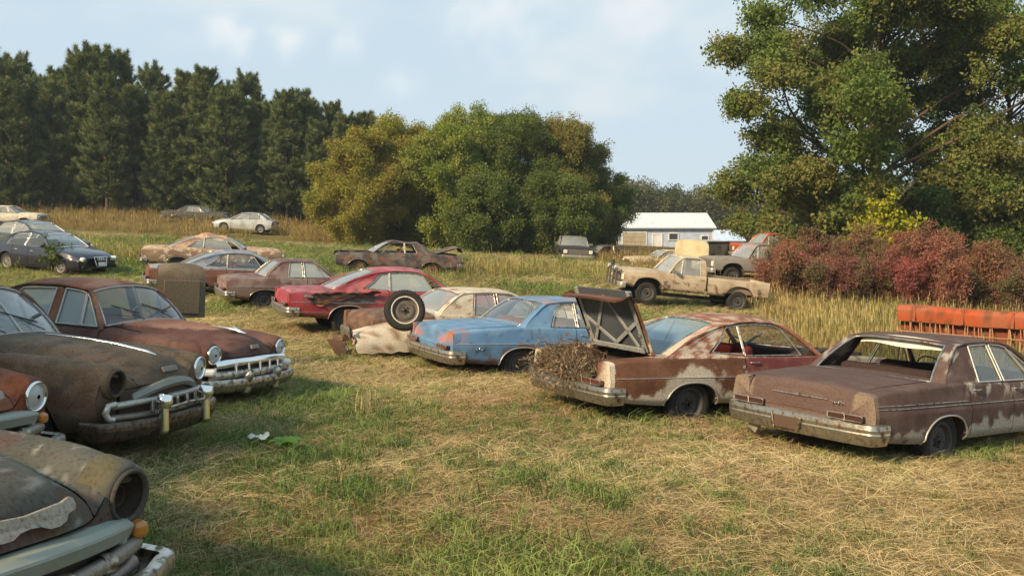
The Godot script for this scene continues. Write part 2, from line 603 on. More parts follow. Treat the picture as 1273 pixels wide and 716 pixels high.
var wheel_kinds := {}
func wheel(parent: Node, pos: Vector3, sd: float, kind := "steel", R := 0.34, lean := 0.0, flat_tyre := 0.0) -> Node3D:
	var key := "%s%.2f" % [kind, R]
	if not wheel_kinds.has(key):
		var t := MB.new()
		var w := 0.095
		var ri := R - 0.125
		t.lathe(PackedVector2Array([Vector2(ri, -w * 0.8), Vector2(ri + 0.04, -w), Vector2(R - 0.04, -w * 1.02), Vector2(R - 0.012, -w * 0.86), Vector2(R, -w * 0.5), Vector2(R, w * 0.5), Vector2(R - 0.012, w * 0.86), Vector2(R - 0.04, w * 1.02), Vector2(ri + 0.04, w), Vector2(ri, w * 0.8)]), Vector3.ZERO, Vector3(0, 0, 1), 40, WHITE)
		# tread blocks
		for k in 44:
			var a := TAU * k / 44.0
			for q in [-0.055, 0.0, 0.055]:
				t.box(Vector3(cos(a + q * 1.2) * R, sin(a + q * 1.2) * R, q), Vector3(0.012, 0.03, 0.042), WHITE, Basis(Vector3(0, 0, 1), a + q * 1.2))
		var r := MB.new()
		var cr := Color(0.42, 0.4, 0.36)
		if kind == "rusty": cr = Color(0.2, 0.11, 0.07)
		if kind == "dark": cr = Color(0.09, 0.085, 0.08)
		if kind == "white": cr = Color(0.13, 0.115, 0.10)
		if kind == "alloy": cr = Color(0.62, 0.62, 0.62)
		r.lathe(PackedVector2Array([Vector2(ri + 0.012, 0.085), Vector2(ri - 0.004, 0.088), Vector2(ri - 0.02, 0.07), Vector2(ri - 0.028, 0.03), Vector2(ri - 0.05, 0.022), Vector2(ri * 0.72, 0.045), Vector2(ri * 0.5, 0.05), Vector2(ri * 0.42, 0.03), Vector2(0.035, 0.028)]), Vector3.ZERO, Vector3(0, 0, 1), 32, cr)
		r.lathe(PackedVector2Array([Vector2(ri - 0.01, -0.07), Vector2(0.01, -0.06)]), Vector3.ZERO, Vector3(0, 0, 1), 24, Color(0.05, 0.04, 0.035))
		for k in 5:
			var a := TAU * k / 5.0
			r.lathe(PackedVector2Array([Vector2(0.011, 0.03), Vector2(0.011, 0.055), Vector2(0.0, 0.058)]), Vector3(cos(a) * 0.06, sin(a) * 0.06, 0), Vector3(0, 0, 1), 6, cr * 0.8)
		r.lathe(PackedVector2Array([Vector2(0.038, 0.028), Vector2(0.034, 0.06), Vector2(0.0, 0.066)]), Vector3.ZERO, Vector3(0, 0, 1), 16, cr * 0.7)
		if kind == "white": r.lathe(PackedVector2Array([Vector2(ri + 0.016, 0.092), Vector2(ri + 0.006, 0.098), Vector2(ri - 0.006, 0.092)]), Vector3.ZERO, Vector3(0, 0, 1), 32, Color(0.62, 0.58, 0.5))
		if kind == "cap":
			r.lathe(PackedVector2Array([Vector2(ri * 0.74, 0.045), Vector2(ri * 0.7, 0.07), Vector2(ri * 0.4, 0.092), Vector2(0.0, 0.1)]), Vector3.ZERO, Vector3(0, 0, 1), 28, Color(0.55, 0.53, 0.5))
		if kind == "alloy":
			for k in 10:
				var a := TAU * k / 10.0
				r.box(Vector3(cos(a), sin(a), 0) * (ri * 0.52) + Vector3(0, 0, 0.062), Vector3(ri * 0.86, 0.03, 0.02), cr, Basis(Vector3(0, 0, 1), a), 0.008)
		var n := Node3D.new()
		n.name = "wheel"
		part(n, "tyre", t, M.rubber)
		part(n, "rim", r, M.rust_paint if kind in ["rusty", "white", "dark"] else M.dull_metal)
		wheel_kinds[key] = n
	var o: Node3D = wheel_kinds[key].duplicate()
	parent.add_child(o, true)
	var b := Basis()
	if sd < 0.0: b = Basis(Vector3(0, 1, 0), PI)
	b = Basis(Vector3(0, 1, 0), deg_to_rad(lean)) * b * Basis(Vector3(0, 0, 1), rng.randf() * TAU)
	o.transform = Transform3D(b, pos)
	return o

# the glass house: rail is the roof edge seen from the side, from the foot of the rear pillar over the roof to the foot of the windscreen pillar
func zq(g: Dictionary, y: float) -> float:
	return lerpf(g.zb, g.zr, (y - g.yb) / (g.yr - g.yb))

func greenhouse(car: Node3D, g: Dictionary, paint: Callable, pm: Material, glass: Material, trim: Material) -> void:
	var rail: PackedVector2Array = g.rail
	var keys := PackedVector2Array()
	for p in rail: keys.append(p)
	# roof
	var xr0: float = g.roof0
	var xr1: float = g.roof1
	var crown: float = g.get("crown", 0.05)
	var NX: int = g.get("nx", 22)
	var roof_pt := func(x: float, s: float, lift: float) -> Vector3:
		var f := (x - xr0) / (xr1 - xr0)
		var yr := pc(keys, clampf(x, rail[0].x, rail[rail.size() - 1].x))
		var z := zq(g, yr)
		var edge := pow(absf(s), 2.6)
		var bow: float = g.get("bow1", 0.08) * f * f * (1.0 - s * s) - g.get("bow0", 0.05) * (1.0 - f) * (1.0 - f) * (1.0 - s * s)
		var p := Vector3(x + bow, yr + crown * (1.0 - edge) + lift, z * s)
		var dn: float = g.get("dent", 0.006)
		p.y += dn * nz.get_noise_3d(p.x * 60 + g.get("seed", 0), 0, p.z * 60) * 1.6
		if g.has("crush"): p.y -= g.crush.call(x, s)
		return p
	var rows := []
	var srow := [-1.0, -0.985, -0.95, -0.88, -0.75, -0.6, -0.42, -0.22, 0.0, 0.22, 0.42, 0.6, 0.75, 0.88, 0.95, 0.985, 1.0]
	if g.get("roof", true):
		for i in NX + 1:
			var row := PackedVector3Array()
			for s in srow: row.append(roof_pt.call(lerpf(xr0, xr1, float(i) / NX), s, 0.0))
			rows.append(row)
		var mb := MB.new()
		mb.grid(rows, paint, -1.0)
		rows = []
		for i in NX + 1:
			var row := PackedVector3Array()
			for s in srow: row.append(roof_pt.call(lerpf(xr0, xr1, float(i) / NX), s * 0.985, -0.03))
			rows.append(row)
		var lin := MB.new()
		lin.grid(rows, g.get("liner", Color(0.16, 0.14, 0.12)), 1.0)
		var rf := part(car, "roof", mb, pm)
		part(rf, "headliner", lin, M.cloth)
	# screens
	for which in ["rw", "ws"]:
		if not g.has(which): continue
		var w: Dictionary = g[which]
		var xe := xr0 if which == "rw" else xr1
		var bulge: float = w.get("bulge", 0.03)
		var dirx := -1.0 if which == "rw" else 1.0
		var sp := func(t: float, s: float) -> Vector3:
			var top_p: Vector3 = roof_pt.call(xe, s, 0.0)
			var b := Vector3(lerpf(w.xc, w.xe, s * s), w.get("yc", w.y) + (w.y - w.get("yc", w.y)) * s * s, w.z * s)
			var p := b.lerp(top_p, t)
			var k := 4.0 * t * (1.0 - t) * bulge
			return p + Vector3(dirx * k * 0.6, k * 0.7, signf(s) * k * 0.15 * absf(s))
		var m: float = w.margin
		var mt: float = w.get("top", 0.93)
		var mb := MB.new()
		var T := 10
		if m < 0.985:
			for sd in [-1.0, 1.0]:
				rows = []
				for i in T + 1:
					var row := PackedVector3Array()
					for k in 5: row.append(sp.call(float(i) / T, sd * lerpf(m, 1.0, k / 4.0)))
					rows.append(row)
				mb.grid(rows, paint, -1.0 if (sd > 0) == (which == "rw") else 1.0)
		rows = []
		for i in 3:
			var row := PackedVector3Array()
			for k in 13: row.append(sp.call(lerpf(mt, 1.0, i / 2.0), lerpf(-m, m, k / 12.0)))
			rows.append(row)
		mb.grid(rows, paint, -1.0 if which == "rw" else 1.0)
		part(car, "window_surround" if which == "rw" else "windscreen_header", mb, pm)
		if not w.get("open", false):
			mb = MB.new()
			rows = []
			for i in T + 1:
				var row := PackedVector3Array()
				for k in 17: row.append(sp.call(lerpf(0.0, mt, float(i) / T), lerpf(-m, m, k / 16.0)) - Vector3(dirx * 0.008, 0.006, 0))
				rows.append(row)
			mb.grid(rows, WHITE, -1.0 if which == "rw" else 1.0)
			part(car, "rear_window" if which == "rw" else "windscreen", mb, w.get("glass", glass))
		# bright strip round the glass
		var loop := PackedVector3Array()
		for k in 11: loop.append(sp.call(0.012, lerpf(-m, m, k / 10.0)))
		for i in range(1, 9): loop.append(sp.call(lerpf(0.0, mt, i / 8.0), m))
		for k in range(1, 11): loop.append(sp.call(mt, lerpf(m, -m, k / 10.0)))
		for i in range(1, 9): loop.append(sp.call(lerpf(mt, 0.012, i / 8.0), -m))
		mb = MB.new()
		mb.tube(loop, w.get("trim_r", 0.012), 5, WHITE, false)
		part(car, "window_trim", mb, w.get("trim", trim))
		if w.get("divider", false):
			mb = MB.new()
			mb.tube(PackedVector3Array([sp.call(0.0, 0.0), sp.call(0.5, 0.0), sp.call(mt, 0.0)]), 0.014, 6, WHITE)
			part(car, "window_divider", mb, trim)
	# sides
	for sd in [-1.0, 1.0]:
		for poly in g.get("solid", []):
			var mb := MB.new()
			var pts := PackedVector2Array(poly)
			# refine so that the paint can vary
			var tris := Geometry2D.triangulate_polygon(pts)
			var q := PackedVector3Array()
			for p in pts: q.append(Vector3(p.x, p.y, zq(g, p.y) * sd))
			for k in range(0, tris.size(), 3):
				tess(mb, q[tris[k]], q[tris[k + 1]], q[tris[k + 2]], paint, Vector3(0, 0.2, sd), 0.09)
			for k in pts.size():
				var a := q[k]; var b := q[(k + 1) % pts.size()]
				mb.quad(a, b, b - Vector3(0, 0, 0.035 * sd), a - Vector3(0, 0, 0.035 * sd), paint.call(a))
			part(car, "pillar", mb, pm)
		for poly in g.get("panes", []):
			var pts := PackedVector2Array(poly)
			var q := PackedVector3Array()
			for p in pts: q.append(Vector3(p.x, p.y, (zq(g, p.y) - 0.018) * sd))
			if not g.get("no_side_glass", false):
				var mb := MB.new()
				var tris := Geometry2D.triangulate_polygon(pts)
				for k in range(0, tris.size(), 3):
					mb.flat(q[tris[k]], q[tris[k + 1]], q[tris[k + 2]], WHITE)
				part(car, "side_window", mb, g.get("side_glass", glass))
			var fr := MB.new()
			var loop := PackedVector3Array()
			for p in pts: loop.append(Vector3(p.x, p.y, (zq(g, p.y) - 0.002) * sd))
			loop.append(loop[0])
			for k in loop.size() - 1:
				fr.tube(PackedVector3Array([loop[k], loop[k + 1]]), g.get("frame_r", 0.012), 5, g.get("frame_col", WHITE))
			part(car, "window_frame", fr, g.get("frame_mat", trim))
		# the roof rail with the windscreen pillar
		var rp := PackedVector3Array()
		var rad := PackedFloat32Array()
		var start: int = g.get("rail_from", 1)
		for k in range(start, rail.size() - 1):
			for e in 4:
				var x := lerpf(rail[k].x, rail[k + 1].x, e / 4.0)
				var y := pc(keys, x)
				var lower: float = 0.0
				if g.has("crush") and x >= xr0 and x <= xr1: lower = g.crush.call(x, sd)
				rp.append(Vector3(x, y - lower, zq(g, y) * sd))
				rad.append(0.018 if x < xr1 else 0.03)
		var l := rail[rail.size() - 1]
		rp.append(Vector3(l.x, l.y - 0.02, zq(g, l.y) * sd)); rad.append(0.034)
		var rb := MB.new()
		rb.tube(rp, rad, 6, paint)
		part(car, "roof_rail", rb, pm)

func tess(mb: MB, a: Vector3, b: Vector3, c: Vector3, paint: Callable, out: Vector3, size: float) -> void:
	var l := maxf(a.distance_to(b), maxf(b.distance_to(c), c.distance_to(a)))
	var K := clampi(int(ceil(l / size)), 1, 10)
	var base := mb.v.size()
	var n := (b - a).cross(c - a).normalized()
	if n.dot(out) < 0.0: n = -n
	var index := {}
	for i in K + 1:
		for j in K + 1 - i:
			var p := a + (b - a) * (float(i) / K) + (c - a) * (float(j) / K)
			index[i * 64 + j] = mb.vert(p, n, paint.call(p))
	for i in K:
		for j in K - i:
			mb.tri(index[i * 64 + j], index[(i + 1) * 64 + j], index[i * 64 + j + 1])
			if j < K - i - 1: mb.tri(index[(i + 1) * 64 + j], index[(i + 1) * 64 + j + 1], index[i * 64 + j + 1])

func bumper(car: Node3D, xend: float, zend: float, wrap: float, y: float, h: float, front: bool, m: Material, bow := 0.06, called := "bumper", lip := 0.0) -> MeshInstance3D:
	var dirx := 1.0 if front else -1.0
	var path := PackedVector3Array()
	path.append(Vector3(xend - dirx * (wrap + 0.06), y, -zend))
	for k in 5:
		var a := PI / 2 * (k / 4.0)
		path.append(Vector3(xend - dirx * (bow + 0.09 * (1.0 - sin(a))), y, -zend + 0.09 * (1.0 - cos(a))))
	for k in range(1, 12):
		var z := lerpf(-zend + 0.09, zend - 0.09, k / 12.0)
		path.append(Vector3(xend - dirx * bow * pow(z / zend, 2.0), y, z))
	for k in 5:
		var a := PI / 2 * (k / 4.0)
		path.append(Vector3(xend - dirx * (bow + 0.09 * (1.0 - cos(a))), y, zend - 0.09 * (1.0 - sin(a))))
	path.append(Vector3(xend - dirx * (wrap + 0.06), y, zend))
	var hh := h * 0.5
	var hard := lip < 0.01
	var prof := PackedVector2Array([Vector2(-0.05, hh * 0.9), Vector2(-0.005, hh), Vector2(0.018, hh * 0.9), Vector2(0.026, hh * 0.5), Vector2(0.012 + lip, hh * 0.2), Vector2(0.016 + lip, hh * 0.08), Vector2(0.004, -hh * 0.55), Vector2(-0.012, -hh * 0.92), Vector2(-0.05, -hh)])
	var mb := MB.new()
	mb.sweep(path, prof, WHITE, dirx * 1.0, hard)
	return part(car, called, mb, m)

func round_lamp(car: Node3D, pos: Vector3, r: float, dir := Vector3(1, 0, 0), ring = null, lens_col := Color(0.42, 0.43, 0.41), open := false) -> void:
	var o := Node3D.new()
	o.name = "headlamp"
	car.add_child(o, true)
	var mb := MB.new()
	if ring == null: ring = M.bright_chrome
	mb.lathe(PackedVector2Array([Vector2(r * 1.02, -0.10), Vector2(r * 1.05, -0.02), Vector2(r * 1.06, 0.01), Vector2(r * 1.0, 0.03), Vector2(r * 0.9, 0.026), Vector2(r * 0.85, 0.008)]), pos, dir, 28, lens_col if open else WHITE)
	part(o, "bezel", mb, ring)
	mb = MB.new()
	if open:
		mb.lathe(PackedVector2Array([Vector2(r * 0.84, 0.005), Vector2(r * 0.8, -0.03), Vector2(r * 0.62, -0.08), Vector2(r * 0.55, -0.11), Vector2(0.0, -0.12)]), pos, dir, 24, Color(0.05, 0.038, 0.03))
		mb.lathe(PackedVector2Array([Vector2(r * 0.42, -0.10), Vector2(r * 0.45, -0.05), Vector2(r * 0.37, -0.05), Vector2(r * 0.35, -0.10)]), pos - Vector3(0, r * 0.12, 0), dir, 18, Color(0.09, 0.06, 0.05))
		part(o, "empty_bucket", mb, M.rust_paint)
	else:
		mb.lathe(PackedVector2Array([Vector2(r * 0.87, 0.006), Vector2(r * 0.6, 0.026), Vector2(r * 0.3, 0.036), Vector2(0.0, 0.04)]), pos, dir, 24, lens_col)
		part(o, "lens", mb, M.lens)

func seat(car: Node3D, x: float, w: float, y: float, col: Color, h := 0.5) -> void:
	var mb := MB.new()
	mb.box(Vector3(x, y, 0), Vector3(0.5, 0.2, w), col, Basis(), 0.06)
	mb.box(Vector3(x - 0.3, y + h * 0.5, 0), Vector3(0.17, h, w), col, Basis(Vector3(0, 0, 1), 0.2), 0.06)
	part(car, "seat", mb, M.cloth)

func steering(car: Node3D, pos: Vector3, r := 0.2) -> void:
	var mb := MB.new()
	var path := PackedVector3Array()
	var b := Basis(Vector3(0, 0, 1), deg_to_rad(28))
	for k in 25:
		var a := TAU * k / 24.0
		path.append(pos + b * Vector3(0, sin(a) * r, cos(a) * r))
	mb.tube(path, 0.012, 6, Color(0.3, 0.29, 0.27), false)
	for a in [0.0, PI]:
		mb.tube(PackedVector3Array([pos, pos + b * Vector3(0, sin(a) * r, cos(a) * r)]), 0.01, 5, Color(0.3, 0.29, 0.27))
	mb.tube(PackedVector3Array([pos, pos + b * Vector3(0.5, 0, 0)]), 0.02, 6, Color(0.2, 0.2, 0.2))
	part(car, "steering_wheel", mb, M.plain)
# ------------------------------------------------------------------ body tables
func spec_full(len_scale := 1.0, sd := 0) -> Dictionary:
	var s := {
		"x0": 0.06, "x1": 5.32, "nose_len": 0.5, "nose_round": 0.07, "tail_len": 0.4, "tail_round": 0.05, "ns": 12, "sub": 3, "seed": sd,
		"side": [
			[[0.0, 0.40, 0.80], [0.5, 0.33, 0.90], [1.0, 0.30, 0.93], [4.6, 0.30, 0.93], [5.32, 0.38, 0.86]],
			[[0.0, 0.45, 0.90], [0.5, 0.40, 0.97], [1.0, 0.38, 0.985], [4.6, 0.38, 0.985], [5.32, 0.44, 0.93]],
			[[0.0, 0.62, 0.93], [0.5, 0.63, 0.985], [1.6, 0.645, 1.0], [4.6, 0.65, 0.995], [5.32, 0.62, 0.945]],
			[[0.0, 0.66, 0.925], [0.5, 0.67, 0.975], [1.6, 0.685, 0.985], [4.6, 0.69, 0.985], [5.32, 0.66, 0.94]],
			[[0.0, 0.80, 0.90], [0.12, 0.825, 0.905], [0.9, 0.875, 0.925], [1.7, 0.905, 0.93], [2.4, 0.89, 0.925], [3.6, 0.885, 0.92], [4.6, 0.865, 0.915], [5.2, 0.83, 0.90], [5.32, 0.80, 0.895]]],
		"top": [
			[[0.0, 0.825, 0.85], [0.12, 0.85, 0.855], [0.9, 0.90, 0.86], [1.7, 0.925, 0.865], [2.4, 0.91, 0.87], [3.6, 0.905, 0.87], [4.6, 0.885, 0.865], [5.2, 0.85, 0.85], [5.32, 0.82, 0.84]],
			[[0.0, 0.80, 0.69], [0.06, 0.83, 0.69], [0.12, 0.855, 0.69], [0.9, 0.905, 0.70], [1.7, 0.93, 0.72], [3.6, 0.92, 0.76], [4.6, 0.89, 0.76], [5.2, 0.855, 0.74], [5.32, 0.80, 0.74]],
			[[0.0, 0.56, 0.63], [0.06, 0.60, 0.63], [0.12, 0.80, 0.635], [0.2, 0.865, 0.64], [0.9, 0.915, 0.65], [1.7, 0.94, 0.66], [3.6, 0.935, 0.66], [4.6, 0.905, 0.66], [5.2, 0.86, 0.64], [5.32, 0.74, 0.64]],
			[[0.0, 0.56, 0.0], [0.06, 0.60, 0.0], [0.12, 0.80, 0.0], [0.2, 0.885, 0.0], [0.9, 0.94, 0.0], [1.7, 0.96, 0.0], [3.6, 0.965, 0.0], [4.6, 0.935, 0.0], [5.2, 0.88, 0.0], [5.32, 0.74, 0.0]]],
		"arches": [[1.37, 0.43, 0.28, 0.315], [4.36, 0.43, 0.28, 0.34]],
		"cuts": [],
	}
	if len_scale != 1.0:
		for k in ["side", "top"]:
			for r in s[k]:
				for q in r: q[0] *= len_scale
		s.x1 *= len_scale
		for a in s.arches: a[0] *= len_scale
	return s

# triangles no longer than size, leaving round holes open
func fine_tri(mb: MB, a: Vector3, b: Vector3, c: Vector3, n: Vector3, ca: Color, cb: Color, cc: Color, size: float, holes: Array) -> void:
	var ab := a.distance_to(b); var bc := b.distance_to(c); var ac := a.distance_to(c)
	var l := maxf(ab, maxf(bc, ac))
	if l < size:
		var m := (a + b + c) / 3.0
		for h in holes:
			if Vector2(m.y - h.y, m.z - h.z).length() < h.x: return
		mb.tri(mb.vert(a, n, ca), mb.vert(b, n, cb), mb.vert(c, n, cc))
	elif l == ab:
		var m := (a + b) * 0.5; var q := ca.lerp(cb, 0.5)
		fine_tri(mb, a, m, c, n, ca, q, cc, size, holes); fine_tri(mb, m, b, c, n, q, cb, cc, size, holes)
	elif l == bc:
		var m := (b + c) * 0.5; var q := cb.lerp(cc, 0.5)
		fine_tri(mb, a, b, m, n, ca, cb, q, size, holes); fine_tri(mb, a, m, c, n, ca, q, cc, size, holes)
	else:
		var m := (a + c) * 0.5; var q := ca.lerp(cc, 0.5)
		fine_tri(mb, a, b, m, n, ca, cb, q, size, holes); fine_tri(mb, m, b, c, n, q, cb, cc, size, holes)

func cap_end(mb: MB, s: BodySkin, i: int, holes := []) -> void:
	var poly := PackedVector2Array()
	var pts := PackedVector3Array()
	var cols := []
	for j in s.J + 1:
		pts.append(s.P[i][j]); cols.append(s.C[i][j])
	for j in range(s.J - 1, -1, -1):
		pts.append(mir(s.P[i][j], -1)); cols.append(s.C[i][j])
	for p in pts: poly.append(Vector2(p.z, p.y))
	var t := Geometry2D.triangulate_polygon(poly)
	var n := Vector3(-1.0 if i == 0 else 1.0, 0, 0)
	if holes:
		for k in range(0, t.size(), 3): fine_tri(mb, pts[t[k]], pts[t[k + 1]], pts[t[k + 2]], n, cols[t[k]], cols[t[k + 1]], cols[t[k + 2]], 0.035, holes)
		return
	var b := mb.v.size()
	for k in pts.size(): mb.vert(pts[k], n, cols[k])
	for k in range(0, t.size(), 3): mb.tri(b + t[k], b + t[k + 1], b + t[k + 2])

# panels: sides [name, from x, to x, top row], tops [name, from x, to x, first row]
func body(car: Node3D, s: BodySkin, sp: Dictionary, pm: Material, sides: Array, tops: Array, lip = null) -> Dictionary:
	var made := {}
	var sub: int = sp.sub
	for q in sides:
		for sd in [-1.0, 1.0]:
			if q.size() > 4 and q[4] == sd: continue
			var mb := MB.new()
			panel(mb, s, s.ix_of(q[1]), s.ix_of(q[2]), 0, s.ns + sub * q[3], sd, 0.007, 0.035)
			var o := part(car, q[0], mb, pm)
			made[q[0] + ("+" if sd > 0 else "-")] = o
			if q[0] == "door":
				var hx: float = q[1] + 0.16
				var i := s.ix_of(hx)
				var p: Vector3 = s.P[i][s.ns - 2]
				var hb := MB.new()
				hb.tube(PackedVector3Array([Vector3(hx - 0.07, p.y, (p.z - 0.002) * sd), Vector3(hx - 0.06, p.y, (p.z + 0.03) * sd), Vector3(hx + 0.06, p.y, (p.z + 0.03) * sd), Vector3(hx + 0.07, p.y, (p.z - 0.002) * sd)]), 0.009, 6, WHITE)
				part(o, "door_handle", hb, M.chrome)
	for q in tops:
		var mb := MB.new()
		for sd in [-1.0, 1.0]:
			panel(mb, s, s.ix_of(q[1]), s.ix_of(q[2]), s.ns + sub * q[3], s.J, sd, 0.007, 0.035, 7)
		made[q[0]] = part(car, q[0], mb, pm)
	for e in [0, s.xs.size() - 1]:
		var mb := MB.new()
		cap_end(mb, s, e, sp.get("lamp_holes", []) if e > 0 else [])
		made["tail_panel" if e == 0 else "nose_panel"] = part(car, "tail_panel" if e == 0 else "nose_panel", mb, pm)
	for a in sp.arches:
		for sd in [-1.0, 1.0]:
			well(car, s, a, sd)
			if lip: arch_lip(car, s, a, sd, lip)
	# floor and bulkheads
	var fl := MB.new()
	fl.box(Vector3((sp.x0 + sp.x1) * 0.5, 0.32, 0), Vector3(sp.x1 - sp.x0 - 0.5, 0.05, 1.06), WHITE)
	for x in sp.get("bulkheads", []):
		fl.box(Vector3(x, 0.6, 0), Vector3(0.03, 0.5, 1.5), WHITE)
	part(car, "floor_pan", fl, M.dark_inside)
	return made

func stripe(car: Node3D, s: BodySkin, x0: float, x1: float, y: float, r: float, m: Material, called := "side_trim", col := WHITE, sides := [-1.0, 1.0], y1 := -1.0) -> void:
	for sd in sides:
		var pts := PackedVector3Array()
		var i0 := s.ix_of(x0)
		var i1 := s.ix_of(x1)
		for i in range(i0, i1 + 1):
			var row: PackedVector3Array = s.P[i]
			var yy := y if y1 < 0 else lerpf(y, y1, float(i - i0) / maxf(1, i1 - i0))
			for j in s.ns:
				if row[j].y <= yy and row[j + 1].y >= yy:
					var t := (yy - row[j].y) / maxf(1e-5, row[j + 1].y - row[j].y)
					var p := row[j].lerp(row[j + 1], t)
					pts.append(Vector3(p.x, p.y, (p.z + 0.003) * sd))
					break
		if pts.size() > 2:
			var mb := MB.new()
			mb.tube(pts, r, 5, col)
			part(car, called, mb, m)

func tail_lamps(car: Node3D, xr: float, y: float, z0: float, z1: float, h: float, col := Color(0.16, 0.02, 0.015), n := 2) -> void:
	for sd in [-1.0, 1.0]:
		for k in n:
			var a := lerpf(z0, z1, float(k) / n) + 0.012
			var b := lerpf(z0, z1, float(k + 1) / n) - 0.012
			var o := Node3D.new()
			o.name = "tail_lamp"
			car.add_child(o, true)
			var mb := MB.new()
			mb.box(Vector3(xr, y, (a + b) * 0.5 * sd), Vector3(0.07, h, b - a), col, Basis(), 0.012)
			part(o, "lens", mb, M.lens)
			mb = MB.new()
			var zc: float = (a + b) * 0.5 * sd
			var hz := (b - a) * 0.5 + 0.008
			mb.tube(PackedVector3Array([Vector3(xr - 0.03, y - h * 0.5, zc - hz), Vector3(xr - 0.03, y + h * 0.5, zc - hz), Vector3(xr - 0.03, y + h * 0.5, zc + hz), Vector3(xr - 0.03, y - h * 0.5, zc + hz), Vector3(xr - 0.03, y - h * 0.5, zc - hz)]), 0.008, 5, WHITE, false)
			part(o, "bezel", mb, M.chrome)

func full_car(called: String, label: String, tr: Transform3D, paint: Callable, pm: Material, o: Dictionary) -> Node3D:
	var car := thing(called, label, o.get("category", "car"), tr, o.get("group", "wrecked cars in the grass"))
	var k: float = o.get("scale", 1.0)
	var sp := spec_full(k, o.get("seed", 0))
	var style: String = o.style
	if o.has("ns"): sp.ns = o.ns
	var g := {}
	var V := func(x: float, y: float) -> Vector2: return Vector2(x * k, y)
	var doors := []
	var dk := 1.6
	if style == "fast":
		sp.cuts = [1.02, 0.94, 1.62, 2.28, 3.72, 3.92]
		dk = 0.98
		g = {"yb": 0.90, "yr": 1.33, "zb": 0.895, "zr": 0.635, "crown": 0.07, "roof0": 2.12, "roof1": 3.10, "seed": 5,
			"rail": PackedVector2Array([V.call(0.98, 0.90), V.call(1.35, 1.07), V.call(1.75, 1.21), V.call(2.12, 1.305), V.call(2.6, 1.355), V.call(2.95, 1.345), V.call(3.12, 1.315), V.call(3.74, 0.90)]),
			"rw": {"xc": 0.98, "xe": 1.18, "y": 0.91, "yc": 0.93, "z": 0.88, "margin": 0.72, "top": 0.94, "bulge": 0.03},
			"ws": {"xc": 3.98, "xe": 3.74, "y": 0.91, "yc": 0.95, "z": 0.87, "margin": 0.985, "top": 0.95, "bulge": 0.03},
			"solid": [[V.call(0.98, 0.89), V.call(1.35, 1.065), V.call(1.75, 1.205), V.call(2.12, 1.295), V.call(1.95, 1.12), V.call(1.72, 0.97), V.call(1.70, 0.89)], [V.call(1.70, 0.89), V.call(1.72, 0.955), V.call(2.3, 0.955), V.call(2.3, 0.89)]],
			"panes": [[V.call(1.76, 0.965), V.call(1.97, 1.11), V.call(2.14, 1.275), V.call(2.34, 1.30), V.call(2.30, 0.93)], [V.call(2.32, 0.92), V.call(2.36, 1.305), V.call(2.66, 1.32), V.call(2.96, 1.31), V.call(3.12, 1.26), V.call(3.34, 0.92)]],
		}
		doors = [["front_fender", 3.92, sp.x1, 2], ["door", 2.28, 3.92, 1], ["rear_quarter_panel", sp.x0, 2.28, 2]]
		if k != 1.0: doors = [["front_fender", 3.92 * k, sp.x1, 2], ["door", 2.28 * k, 3.92 * k, 1], ["rear_quarter_panel", sp.x0, 2.28 * k, 2]]
	elif style == "sedan4" or style == "coupe2":
		dk = 1.36
		g = {"yb": 0.91, "yr": 1.34, "zb": 0.90, "zr": 0.665, "crown": 0.045, "roof0": 1.98, "roof1": 3.10, "seed": 9,
			"rail": PackedVector2Array([V.call(1.42, 0.91), V.call(1.68, 1.12), V.call(1.90, 1.27), V.call(2.02, 1.315), V.call(2.5, 1.345), V.call(2.95, 1.335), V.call(3.12, 1.305), V.call(3.76, 0.91)]),
			"rw": {"xc": 1.28, "xe": 1.44, "y": 0.915, "yc": 0.935, "z": 0.885, "margin": 0.84, "top": 0.95, "bulge": 0.035},
			"ws": {"xc": 3.98, "xe": 3.76, "y": 0.91, "yc": 0.95, "z": 0.87, "margin": 0.985, "top": 0.95, "bulge": 0.03},
		}
		if style == "sedan4":
			g.solid = [[V.call(1.42, 0.90), V.call(1.68, 1.115), V.call(1.90, 1.265), V.call(2.02, 1.315), V.call(2.22, 1.325), V.call(2.12, 0.90)]]
			g.panes = [[V.call(2.15, 0.92), V.call(2.25, 1.31), V.call(2.66, 1.325), V.call(2.66, 0.92)], [V.call(2.72, 0.92), V.call(2.72, 1.325), V.call(2.96, 1.31), V.call(3.08, 1.285), V.call(3.36, 0.92)], [V.call(3.38, 0.92), V.call(3.12, 1.25), V.call(3.16, 1.24), V.call(3.62, 0.92)]]
			doors = [["front_fender", 3.92, sp.x1, 2], ["door", 2.80, 3.92, 1], ["door", 1.86, 2.80, 1], ["rear_quarter_panel", sp.x0, 1.86, 2]]
			sp.cuts = [1.86, 2.80, 3.92, 1.30, 1.22]
		else:
			g.solid = [[V.call(1.42, 0.90), V.call(1.68, 1.115), V.call(1.90, 1.265), V.call(2.02, 1.315), V.call(2.24, 1.32), V.call(2.10, 1.22), V.call(1.98, 1.0), V.call(1.93, 0.90)]]
			g.panes = [[V.call(1.98, 0.93), V.call(2.02, 1.02), V.call(2.13, 1.22), V.call(2.26, 1.305), V.call(2.48, 1.315), V.call(2.46, 0.92)], [V.call(2.50, 0.92), V.call(2.52, 1.32), V.call(2.96, 1.31), V.call(3.10, 1.275), V.call(3.36, 0.92)]]
			doors = [["front_fender", 3.92, sp.x1, 2], ["door", 2.44, 3.92, 1], ["rear_quarter_panel", sp.x0, 2.44, 2]]
			sp.cuts = [2.44, 3.92, 1.30, 1.22]
